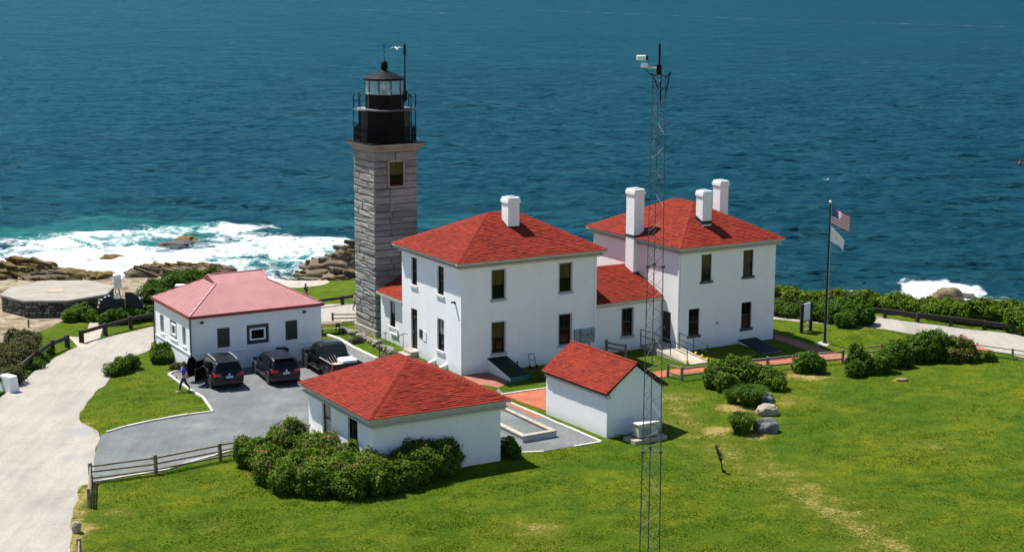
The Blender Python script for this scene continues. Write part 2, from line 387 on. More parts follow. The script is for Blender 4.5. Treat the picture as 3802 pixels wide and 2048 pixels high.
ii = np.arange(nx * ny).reshape(ny, nx)
faces = np.stack([ii[:-1, :-1].ravel(), ii[:-1, 1:].ravel(), ii[1:, 1:].ravel(), ii[1:, :-1].ravel()], 1)

def ground_material():
    m, nt, b = newmat('lawn_and_shore')
    co = geoco(nt)
    f0 = noise(nt, co, 0.16, 5, 0.6, 0.6); f1 = noise(nt, co, 0.9, 6, 0.65, 0.3); f2 = noise(nt, co, 5.5, 5, 0.7); f3 = noise(nt, co, 22, 3, 0.7)
    green = ramp(nt, f1, [(0.28, (0.040, 0.088, 0.003)), (0.46, (0.068, 0.120, 0.003)), (0.62, (0.105, 0.145, 0.005)), (0.80, (0.15, 0.145, 0.014))])
    big = ramp(nt, f0, [(0.36, (0.66, 0.84, 0.7)), (0.64, (1.35, 1.10, 1.0))])
    green = mix(nt, 1.0, green, big, 'MULTIPLY')
    green = mix(nt, 1.0, green, ramp(nt, f2, [(0.3, (0.70, 0.74, 0.7)), (0.68, (1.2, 1.16, 1.2))]), 'MULTIPLY')
    green = mix(nt, 1.0, green, ramp(nt, f3, [(0.28, (0.62, 0.66, 0.6)), (0.7, (1.22, 1.18, 1.2))]), 'MULTIPLY')
    at = N(nt, 'ShaderNodeAttribute', attribute_name='dry')
    green = mix(nt, math_(nt, 'MULTIPLY', at.outputs['Fac'], 0.75), green, mix(nt, f1, (0.10, 0.10, 0.006), (0.17, 0.135, 0.02)))
    dryf = fr(nt, math_(nt, 'ADD', math_(nt, 'MULTIPLY', at.outputs['Fac'], 0.75), math_(nt, 'MULTIPLY', math_(nt, 'ADD', f2, f1), 0.85)), 1.06, 1.42)
    straw = ramp(nt, f2, [(0.3, (0.15, 0.125, 0.022)), (0.55, (0.30, 0.235, 0.075)), (0.75, (0.42, 0.36, 0.19))])
    c = mix(nt, dryf, green, straw)
    rk = N(nt, 'ShaderNodeAttribute', attribute_name='rock')
    mp = N(nt, 'ShaderNodeMapping'); mp.inputs['Scale'].default_value = (0.6, 0.6, 4.0); mp.inputs['Rotation'].default_value = (0.2, -0.3, 0.3)
    nt.links.new(co, mp.inputs[0])
    s1 = noise(nt, mp.outputs[0], 1.4, 8, 0.65, 0.4)
    stone = ramp(nt, s1, [(0.28, (0.045, 0.035, 0.022)), (0.42, (0.20, 0.155, 0.10)), (0.58, (0.36, 0.30, 0.21)), (0.8, (0.47, 0.41, 0.32))])
    stone = mix(nt, 1.0, stone, ramp(nt, f2, [(0.3, (0.7, 0.7, 0.7)), (0.7, (1.15, 1.15, 1.15))]), 'MULTIPLY')
    sz = N(nt, 'ShaderNodeSeparateXYZ'); nt.links.new(co, sz.inputs[0])
    wet = fr(nt, math_(nt, 'ADD', sz.outputs[2], math_(nt, 'MULTIPLY', f1, 1.0)), -3.2, -4.4)
    stone = mix(nt, wet, stone, mix(nt, f2, (0.03, 0.024, 0.012), (0.15, 0.10, 0.03)))
    rf = fr(nt, math_(nt, 'ADD', rk.outputs['Fac'], math_(nt, 'MULTIPLY', math_(nt, 'SUBTRACT', f1, 0.5), 0.9)), 0.42, 0.58)
    c = mix(nt, rf, c, stone)
    nt.links.new(c, b.inputs['Base Color']); b.inputs['Roughness'].default_value = 0.95; b.inputs['Specular IOR Level'].default_value = 0.1
    p = bump(nt, b, f2, 0.5, 0.08); p = bump(nt, b, f3, 0.8, 0.06, p)
    return m
ground = np_mesh('ground', verts, faces, ground_material(), smooth=True); tag(ground, kind='structure')
dry = np.zeros(X.shape)
trk = [x2(gd(*q)) for q in [(1660, 1010), (1750, 1085), (1850, 1150), (1990, 1210), (2120, 1290), (2240, 1400), (2330, 1480)]]
dl = line_d(X, Y, trk); dry = np.maximum(dry, 0.36 * np.exp(-(dl / 2.2) ** 2))
trk2 = [x2(gd(*q)) for q in [(2010, 1245), (2130, 1310), (2300, 1400)]]
dry = np.maximum(dry, 0.50 * np.exp(-(line_d(X, Y, trk2) / 1.0) ** 2))
for (px, py, r, s) in [(2030, 945, 1.6, .75), (1995, 1010, 1.2, .5), (1800, 1083, .8, 1.25), (1845, 1025, .9, 1.1), (1905, 1030, .6, .9), (1700, 1000, 1.5, .6), (1900, 1095, .8, .9),
                       (1350, 1330, 1.4, .5), (2350, 1120, 1.5, .35), (540, 1320, 1.0, .4), (300, 1290, .8, .5), (2230, 915, 1.5, .5), (215, 1330, .6, .9), (2262, 956, .35, 1.3), (1600, 1030, 2.0, .45), (205, 1065, .5, 1.1)]:
    g = gd(px, py); dry = np.maximum(dry, s * np.exp(-((X - g.x) ** 2 + (Y - g.y) ** 2) / r ** 2))
edge = [x2(gd(*q)) for q in [(150, 1480), (170, 1388), (185, 1290), (215, 1215)]]
dry = np.maximum(dry, 0.9 * np.exp(-(line_d(X, Y, edge) / 0.5) ** 2))
rock = np.clip(ss(0.3, -1.2, sd), 0, 1) * left
lf = poly_sd(X, Y, [(-90, 80), x2(gd(0, 960)), x2(gd(90, 870)), x2(gd(140, 830)), x2(gd(260, 800)), x2(gd(300, 760)), x2(gd(400, 720)), x2(gd(560, 705)), (-18, 140), (-90, 140)])
rock = np.maximum(rock, ss(-0.6, 0.6, lf) * 0.95)
green_l = poly_sd(X, Y, [x2(gd(*q)) for q in [(100, 835), (190, 795), (350, 760), (520, 720), (700, 730), (390, 850), (195, 880), (160, 900), (0, 1000), (-60, 1000), (20, 880)]])
rock = np.minimum(rock, 1 - ss(-0.8, 0.6, green_l))
rock = np.maximum(rock, ss(0.5, -0.5, sd) * ss(10, 14, X) * 0.4)
for nm, arr in (('dry', dry), ('rock', rock)):
    a = ground.data.attributes.new(nm, 'FLOAT', 'POINT'); a.data.foreach_set('value', arr.ravel().astype(np.float32))

# grass: short uneven tufts standing in the lawn, one object
def lawn_tufts(n):
    ys = 1 / RNG.uniform(1 / 108.0, 1 / 59.0, n * 3); xs = RNG.uniform(-.36, .36, n * 3) * ys
    ix = np.clip(((xs - gx[0]) / 0.6).astype(int), 0, nx - 1); iy = np.clip(((ys - gy[0]) / 0.6).astype(int), 0, ny - 1)
    d = dry[iy, ix]; r = rock[iy, ix]; P = np.stack([xs, ys, 0 * xs], 1)
    m = wob(P, 0.9, 0) * .5 + wob(P, 3.0, 12) * .6
    k = (r < .2) & (RNG.random(n * 3) < np.clip(.7 + .25 * m, .2, 1)) & (RNG.random(n * 3) > d * 1.1)
    for (poly, s) in keep_out: k &= poly_sd(xs, ys, poly) < .05
    xs, ys, m = xs[k][:n], ys[k][:n], m[k][:n]; n = len(xs); z = zg(xs, ys)
    V = []; h = RNG.uniform(.012, .038, n) * (1 + .35 * m)
    for b_ in range(2):
        a = RNG.uniform(0, 6.28, n); w = RNG.uniform(.02, .045, n); ox, oy = RNG.normal(0, .03, n), RNG.normal(0, .03, n); l = RNG.uniform(.0, .06, n); la = RNG.uniform(0, 6.28, n)
        V.append(np.stack([np.stack([xs + ox - np.cos(a) * w, ys + oy - np.sin(a) * w, z - .01], 1), np.stack([xs + ox + np.cos(a) * w, ys + oy + np.sin(a) * w, z - .01], 1), np.stack([xs + ox + l * np.cos(la), ys + oy + l * np.sin(la), z + h], 1)], 1))
    V = np.concatenate(V).reshape(-1, 3); F = np.arange(len(V)).reshape(-1, 3); return V, F

# ------------------------------------------------------------------ sheets: roads, paths, gravel
def sheet_mat(name, stops, s1=0.6, s2=9.0, crack=False, bmp=0.4):
    m, nt, b = newmat(name); co = geoco(nt)
    f = noise(nt, co, s1, 7, 0.6, 0.3); g = noise(nt, co, s2, 5, 0.7); g2 = noise(nt, co, 45, 2, 0.6)
    c = ramp(nt, f, stops)
    c = mix(nt, 1.0, c, ramp(nt, g, [(0.3, (0.86, 0.86, 0.86)), (0.7, (1.1, 1.1, 1.1))]), 'MULTIPLY')
    c = mix(nt, 1.0, c, ramp(nt, g2, [(0.3, (0.86, 0.86, 0.86)), (0.7, (1.1, 1.1, 1.1))]), 'MULTIPLY')
    mp = N(nt, 'ShaderNodeMapping'); mp.inputs['Scale'].default_value = (1.2, 0.16, 1.0); mp.inputs['Rotation'].default_value = (0, 0, 0.12); nt.links.new(co, mp.inputs[0])
    c = mix(nt, 1.0, c, ramp(nt, noise(nt, mp.outputs[0], 1.3, 5, 0.65), [(0.3, (0.86, 0.86, 0.87)), (0.6, (1.04, 1.04, 1.03))]), 'MULTIPLY')
    if crack:
        v = N(nt, 'ShaderNodeTexVoronoi', feature='DISTANCE_TO_EDGE'); v.inputs['Scale'].default_value = 0.22
        w = noise(nt, co, 1.3, 4); mx = N(nt, 'ShaderNodeVectorMath', operation='ADD'); nt.links.new(co, mx.inputs[0])
        cb = N(nt, 'ShaderNodeCombineXYZ'); nt.links.new(math_(nt, 'MULTIPLY', w, 1.6), cb.inputs[0]); nt.links.new(math_(nt, 'MULTIPLY', f, 2.0), cb.inputs[1])
        nt.links.new(cb.outputs[0], mx.inputs[1]); nt.links.new(mx.outputs[0], v.inputs['Vector'])
        k = math_(nt, 'MULTIPLY', fr(nt, v.outputs['Distance'], 0.014, 0.003), fr(nt, g, 0.40, 0.55))
        c = mix(nt, math_(nt, 'MULTIPLY', k, 0.55), c, (0.20, 0.185, 0.165))
        bt = N(nt, 'ShaderNodeAttribute', attribute_name='patch')
        pf = fr(nt, math_(nt, 'ADD', bt.outputs['Fac'], math_(nt, 'MULTIPLY', math_(nt, 'SUBTRACT', g, 0.5), 1.6)), 0.45, 0.7)
        c = mix(nt, pf, c, (0.25, 0.25, 0.25))
    nt.links.new(c, b.inputs['Base Color']); b.inputs['Roughness'].default_value = 0.92; b.inputs['Specular IOR Level'].default_value = 0.15
    bump(nt, b, g2, bmp, 0.02)
    return m
M['road'] = sheet_mat('pale_worn_road', [(0.3, (0.27, 0.252, 0.22)), (0.55, (0.32, 0.298, 0.258)), (0.8, (0.345, 0.322, 0.28))], 0.35, 6, True)
M['gravel'] = sheet_mat('grey_gravel', [(0.3, (0.115, 0.125, 0.128)), (0.55, (0.15, 0.16, 0.16)), (0.75, (0.205, 0.215, 0.205))], 0.5, 7, False, 1.0)
M['path'] = sheet_mat('pale_path', [(0.3, (0.32, 0.285, 0.235)), (0.7, (0.42, 0.375, 0.31))], 0.9, 9)
def brick_mat(name, c1, c2):
    m, nt, b = newmat(name); co = geoco(nt)
    mp = N(nt, 'ShaderNodeMapping'); mp.inputs['Rotation'].default_value = (0, 0, -HA); nt.links.new(co, mp.inputs[0])
    br = N(nt, 'ShaderNodeTexBrick'); br.inputs['Scale'].default_value = 1.0; br.inputs['Brick Width'].default_value = 0.21; br.inputs['Row Height'].default_value = 0.10
    br.inputs['Mortar Size'].default_value = 0.006; br.inputs['Color1'].default_value = (*c1, 1); br.inputs['Color2'].default_value = (*c2, 1)
    br.inputs['Mortar'].default_value = (c1[0] * .45, c1[1] * .5, c1[2] * .5, 1); nt.links.new(mp.outputs[0], br.inputs['Vector'])
    f = noise(nt, co, 1.2, 5)
    c = mix(nt, 1.0, br.outputs['Color'], ramp(nt, f, [(0.3, (0.82, 0.82, 0.82)), (0.7, (1.15, 1.15, 1.15))]), 'MULTIPLY')
    nt.links.new(c, b.inputs['Base Color']); b.inputs['Roughness'].default_value = 0.9; b.inputs['Specular IOR Level'].default_value = 0.15
    bump(nt, b, br.outputs['Fac'], -0.5, 0.006)
    return m
M['paver'] = brick_mat('terracotta_pavers', (0.33, 0.10, 0.055), (0.40, 0.125, 0.07))
M['paver_old'] = brick_mat('weathered_brick_pavers', (0.27, 0.105, 0.065), (0.36, 0.16, 0.105))
def sheet(name, pts, dz, mat, kind='structure'):
    """flat polygon sheet laid on the ground"""
    bm = bmesh.new(); vs = [bm.verts.new((p[0], p[1], float(zg(p[0], p[1])) + dz)) for p in pts]
    f = bm.faces.new(vs); bmesh.ops.triangulate(bm, faces=[f]); bmesh.ops.recalc_face_normals(bm, faces=bm.faces)
    if bm.faces[:][0].normal.z < 0: bmesh.ops.reverse_faces(bm, faces=bm.faces)
    me = bpy.data.meshes.new(name); bm.to_mesh(me); bm.free(); me.materials.append(mat)
    o = bpy.data.objects.new(name, me); COL.objects.link(o); return tag(o, kind=kind)
def catmull(P, n=10):
    P = [Vector(p).to_2d() if len(p) > 2 else Vector(p) for p in P]; out = []
    for i in range(len(P) - 1):
        a, b, c, d = P[max(i - 1, 0)], P[i], P[i + 1], P[min(i + 2, len(P) - 1)]
        for k in range(n):
            t = k / n; out.append(0.5 * ((2 * b) + (c - a) * t + (2 * a - 5 * b + 4 * c - d) * t * t + (3 * b - a - 3 * c + d) * t ** 3))
    return out + [P[-1]]
def resample(C, n):
    L = [0]
    for a, b in zip(C[:-1], C[1:]): L.append(L[-1] + (b - a).length)
    out = []; j = 0
    for i in range(n):
        t = L[-1] * i / (n - 1)
        while j < len(C) - 2 and L[j + 1] < t: j += 1
        f = (t - L[j]) / max(1e-9, L[j + 1] - L[j]); out.append(C[j].lerp(C[j + 1], min(1, f)))
    return out
def ribbon(name, A, B, dz, mat, n=80, m=8, wob_amp=0.0, kind='structure', smooth_line=True):
    """strip between two edge lines"""
    A = resample(catmull(A) if smooth_line else [Vector(a).to_2d() if len(a) > 2 else Vector(a) for a in A], n)
    B = resample(catmull(B) if smooth_line else [Vector(a).to_2d() if len(a) > 2 else Vector(a) for a in B], n)
    V = []
    for i in range(n):
        wa = wob_amp * (math.sin(i * 1.7) + math.sin(i * 0.61 + 2) + random.uniform(-.6, .6)) * 0.5; wb = wob_amp * (math.sin(i * 1.3 + 1) + math.sin(i * 0.53) + random.uniform(-.6, .6)) * 0.5
        d = (B[i] - A[i]).normalized()
        a, b = A[i] + d * wa, B[i] + d * wb
        for k in range(m + 1):
            p = a.lerp(b, k / m); V.append((p.x, p.y, float(zg(p.x, p.y)) + dz))
    V = np.array(V); I = np.arange(n * (m + 1)).reshape(n, m + 1)
    F = np.stack([I[:-1, :-1].ravel(), I[:-1, 1:].ravel(), I[1:, 1:].ravel(), I[1:, :-1].ravel()], 1)
    e1 = V[F[0][1]] - V[F[0][0]]; e2 = V[F[0][2]] - V[F[0][0]]
    if np.cross(e1, e2)[2] < 0: F = F[:, ::-1]
    o = np_mesh(name, V, F, mat); return tag(o, kind=kind)
# the road that loops round the point: in from the lower left, behind the houses, out to the right
outer = [gf(*q) for q in [(-260, 2048), (-150, 1700), (-60, 1560), (30, 1445), (81, 1405), (151, 1360), (217, 1324), (272, 1292), (323, 1269), (403, 1249), (494, 1229), (572, 1211)]] + \
        [(-19.5, 112.2), gf(1197, 1131), gf(1300, 1126), (-3, 116.8), (8, 117.2), gf(2900, 1140), gf(3231, 1170), gf(3381, 1195), gf(3596, 1220), gf(3802, 1247), (42, 97), (52, 84)]
inner = [gf(*q) for q in [(256, 2060), (269, 1930), (280, 1866), (302, 1801), (345, 1787), (350, 1699), (368, 1612), (300, 1566), (294, 1556), (307, 1516), (350, 1462), (399, 1418), (443, 1345), (553, 1300), (582, 1262)]] + \
        [(-20.5, 106.5), gf(1197, 1200), gf(1300, 1190), (-3, 111.8), (6, 112.6), (16, 111.2), gf(3202, 1216), gf(3417, 1245), gf(3560, 1266), gf(3685, 1302), gf(3802, 1327), (38.5, 92), (47, 80)]
road = ribbon('road', outer, inner, 0.010, M['road'], 260, 14, 0.10)
pa = np.zeros(len(road.data.vertices)); co_ = np.zeros(len(pa) * 3); road.data.vertices.foreach_get('co', co_); co_ = co_.reshape(-1, 3)
for (px, py, r, s) in [(200, 1085, 1.0, 1.0), (175, 1150, .8, .75), (180, 1295, 1.0, .55), (240, 1165, 1.0, .65)]:
    g = gd(px, py); pa = np.maximum(pa, s * np.exp(-((co_[:, 0] - g.x) ** 2 + (co_[:, 1] - g.y) ** 2) / r ** 2))
a = road.data.attributes.new('patch', 'FLOAT', 'POINT'); a.data.foreach_set('value', pa.astype(np.float32))
# branch path on the left between the two guard rails
ribbon('path', [gd(170, 845), gd(197, 848), gd(215, 835), gd(225, 805), gd(200, 790)], [gd(205, 882), gd(240, 866), gd(255, 840), gd(258, 815), gd(235, 785)][::1], 0.022, M['path'], 20, 3, 0.06)
ribbon('path', [gd(690, 722), gd(760, 724), gd(815, 716), gd(830, 709)], [gd(690, 705), gd(760, 706), gd(800, 706), gd(820, 704)], 0.03, M['path'], 20, 3, 0.08)
# gravel parking lot
lot_pts = [gf(*q) for q in [(345, 1787), (349, 1740), (350, 1699), (362, 1655), (374, 1617), (430, 1593), (539, 1568), (625, 1553), (771, 1532), (790, 1529), (755, 1478), (701, 1446), (626, 1392), (659, 1380), (711, 1376)]] + \
    [huv(-13.9, 8.35), huv(-5.3, 8.35), huv(-5.2, 10.5), huv(-3.4, 12.0), huv(-2.6, 11.0), huv(-2.3, 6.4), huv(-0.6, 4.8), huv(-0.5, -2.2), huv(-4.2, -5.6)] + [gf(1240, 1640), gf(1145, 1600), gf(1000, 1632), gf(880, 1665), gf(798, 1688), gf(620, 1744)]
sheet('gravel_lot', lot_pts, 0.018, M['gravel'])
# kerbs round the lot: real steps
def kerb(pts, w=0.14, h=0.10):
    mb = MB()
    for a, b in zip(pts[:-1], pts[1:]):
        a, b = Vector(a), Vector(b); L = (b - a).length; n = max(1, int(L / 0.9)); d = (b - a) / n
        for i in range(n):
            p, q = a + d * i, a + d * (i + 1); p = p + (q - p) * 0.008; q = q - (q - p) * 0.008
            z = h / 2 - 0.02 + random.uniform(-.012, .012)
            mb.bar((p.x, p.y, zg(p.x, p.y) + z), (q.x, q.y, zg(q.x, q.y) + z), w + random.uniform(-.02, .02), h + .04)
    return tag(mb.build('kerb', M['kerb'], bevel=0.012), kind='structure')
kerb([gf(*q) for q in [(395, 1606), (470, 1584), (539, 1569), (625, 1553), (700, 1541), (771, 1532), (790, 1529), (772, 1503), (755, 1478), (728, 1462), (701, 1446), (665, 1420), (626, 1392), (640, 1384), (668, 1379)]])
kerb([gf(*q) for q in [(345, 1790), (470, 1768), (620, 1745), (705, 1715), (798, 1690), (880, 1668)]], 0.12, 0.07)
# courtyard between the garage, the shed and the first house
court = [gf(1850, 1440), gf(1898, 1497), gf(2232, 1640), gf(2131, 1657), gf(2011, 1676), gf(1930, 1679), gf(1850, 1690), gf(1780, 1560)]
sheet('gravel_court', court, 0.018, M['gravel'])
kerb([gf(1898, 1497), gf(2232, 1640)], 0.13, 0.08); kerb([gf(2232, 1640), gf(2131, 1657)], 0.13, 0.07); kerb([gf(2020, 1676), gf(1925, 1680)], 0.12, 0.06)
ribbon('brick_path', [gf(1862, 1490), gf(1990, 1552)], [gf(1898, 1499), gf(2010, 1549)], 0.026, M['paver'], 6, 2, 0, smooth_line=False)
# the brick path along the fronts of the houses
pth = dict(A=[huv(-0.2, -5.15), huv(6, -5.1), huv(11, -4.85), huv(14, -5.05), huv(17.5, -4.95), huv(20, -4.85), huv(23.5, -5.1)],
           B=[huv(0.1, -6.5), huv(1.4, -6.9), huv(6, -6.5), huv(11, -6.1), huv(14, -6.3), huv(17.5, -6.05), huv(20, -6.05), huv(24, -6.8)])
ribbon('brick_path', pth['A'], pth['B'], 0.020, M['paver'], 60, 3)
sheet('brick_path', [gf(1915, 1487), gf(2030, 1450), gf(2050, 1530), gf(2030, 1525)], 0.024, M['paver'])
kerb([huv(-0.2, -5.05), huv(6, -5.0), huv(10.5, -4.75)], 0.12, 0.07)
ribbon('brick_path', [gf(2870, 1243), gf(2960, 1264), gf(3037, 1290), gf(3130, 1316)], [gf(2880, 1262), gf(2945, 1284), gf(3012, 1308), gf(3060, 1330)], 0.028, M['paver_old'], 20, 3)
ribbon('brick_path', [gf(3060, 1311), gf(3150, 1318), gf(3350, 1310), gf(3560, 1283), gf(3640, 1286)], [gf(3060, 1336), gf(3150, 1338), gf(3350, 1330), gf(3560, 1302), gf(3690, 1302)], 0.024, M['paver_old'], 30, 3)
sheet('brick_patio', [gf(*q) for q in [(1717, 1396), (1800, 1380), (1830, 1385), (1890, 1420), (1850, 1440), (1800, 1430), (1760, 1425)]], 0.022, M['paver_old'])
sheet('concrete_apron', [gf(*q) for q in [(2845, 1332), (2905, 1322), (2930, 1328), (2862, 1338)]], 0.030, M['concrete'])
sheet('concrete_apron', [gf(*q) for q in [(3020, 1310), (3060, 1304), (3090, 1312), (3040, 1318)]], 0.034, M['concrete'])
kerb([gf(2775, 1338), gf(2845, 1333)], 0.12, 0.07)
sheet('concrete_apron', [gf(*q) for q in [(3022, 1275), (3055, 1266), (3085, 1276), (3070, 1286), (3038, 1284)]], 0.024, M['concrete'])

keep_out = [([(v[0], v[1]) for v in lot_pts], 0), ([(v[0], v[1]) for v in court], 0)]
keep_out.append(([(p.x, p.y) for p in resample(catmull(outer), 60)] + [(p.x, p.y) for p in resample(catmull(inner), 60)][::-1], 0))
keep_out.append(([(p.x, p.y) for p in pth['A']] + [(p.x, p.y) for p in pth['B']][::-1], 0))
for u0, u1, v0, v1 in ((-.1, 9.6, -.1, 8), (9, 15, .5, 8), (14.8, 22.6, -1.4, 9), (-13.4, -6, -16.1, -8.2)): keep_out.append(([(huv(a_, b_).x, huv(a_, b_).y) for a_, b_ in ((u0, v0), (u1, v0), (u1, v1), (u0, v1))], 0))
V, F = lawn_tufts(170000)
M['tuft'] = leaf_material('lawn_grass_blade', [(0.0, (0.045, 0.105, 0.003)), (0.4, (0.083, 0.165, 0.004)), (0.75, (0.14, 0.205, 0.006)), (1.0, (0.25, 0.22, 0.04))], 0.35)
tag(np_mesh('grass', V, F, M['tuft']), kind='stuff')

# ------------------------------------------------------------------ sea
def sea_build():
    k = 1 / np.linspace(1 / 92.0, 1 / 2600.0, 620)
    k = np.concatenate([k, [3500, 5000, 8000, 14000, 24000]])
    ang = np.linspace(-R_(27), R_(27), 640)
    D, A = np.meshgrid(k, ang, indexing='ij')
    x = D * np.tan(A); y = D.copy()
    z = np.zeros_like(x); dd = np.gradient(k)[:, None] * np.ones_like(D)
    for i in range(64):
        lam = 1.3 * (9.0) ** RNG.uniform(0, 1); th_ = RNG.normal(-1.9, 0.55); kx, ky = 2 * math.pi / lam * math.cos(th_), 2 * math.pi / lam * math.sin(th_)
        amp = 0.0050 * lam ** 0.85; ph = RNG.uniform(0, 6.28)
        vis = np.clip((lam / (np.abs(dd) * abs(math.sin(th_)) + 1e-3) - 1.4) / 1.5, 0, 1)
        q = kx * x + ky * y + ph
        z += amp * vis * (np.sin(q) + 0.25 * np.cos(2 * q))
    far = ss(60, 30, np.abs(x)) * 0 + 1
    V = np.stack([x.ravel(), y.ravel(), (SEA + z * far).ravel()], 1)
    a, b = D.shape; I = np.arange(a * b).reshape(a, b)
    F = np.stack([I[:-1, :-1].ravel(), I[:-1, 1:].ravel(), I[1:, 1:].ravel(), I[1:, :-1].ravel()], 1)
    return V, F, x, y, z
V, F, sx_, sy_, sz_ = sea_build()
def sea_pt(x, y): p = at_z(x * K, y * K, SEA); return (p.x, p.y)
foamA = [sea_pt(*q) for q in [(-200, 650), (0, 634), (90, 612), (200, 602), (300, 590), (390, 578), (470, 573), (560, 574), (640, 585), (700, 598), (790, 606), (860, 604), (905, 640), (900, 720), (700, 740), (400, 740), (0, 720), (-200, 720)]]
foamB = [sea_pt(*q) for q in [(2255, 722), (2290, 706), (2330, 704), (2370, 712), (2430, 722), (2480, 745), (2470, 770), (2400, 780), (2280, 765), (2255, 740)]]
foamC = [sea_pt(*q) for q in [(2085, 740), (2130, 734), (2180, 740), (2185, 775), (2090, 775)]]
fo = poly_sd(sx_, sy_, foamA); px_ = np.stack([sx_.ravel(), sy_.ravel(), 0 * sx_.ravel()], 1)
w1 = wob(px_, 0.16, 0).reshape(sx_.shape); w2 = wob(px_, 0.55, 12).reshape(sx_.shape); w3 = wob(px_, 1.5, 24).reshape(sx_.shape)
foam = np.clip(0.5 + (fo + 2.2 * w1 + 1.3 * w2) / 9.0, 0, 1)
foam = np.where(fo > 0, np.clip(np.maximum(foam, 0.38), 0, .64) + 0.16 * w1 + .06 * w2, foam * (fo > -12))
for poly, s in ((foamB, 1.0), (foamC, .9)):
    f2_ = poly_sd(sx_, sy_, poly); foam = np.maximum(foam, s * np.clip(0.58 + (f2_ + 0.5 * w2 + .3 * w3) / 3.0, 0, 1) * (f2_ > -3))
for (px, py, r, s) in [(740, 690, 7, .25), (620, 683, 7, .2), (330, 600, 6, .22), (450, 618, 3, .35), (845, 612, 6, .3)]:       # calmer green water among the foam
    g = sea_pt(px, py); foam = foam - s * np.exp(-(((sx_ - g[0]) / r) ** 2 + ((sy_ - g[1]) / (r * 1.2)) ** 2))
shal = np.clip(np.exp(-np.maximum(0, -fo) / 14.0), 0, 1)
land_sd = poly_sd(sx_, sy_, coast); shal2 = np.exp(-np.maximum(0, -land_sd - 10) / 22.0)
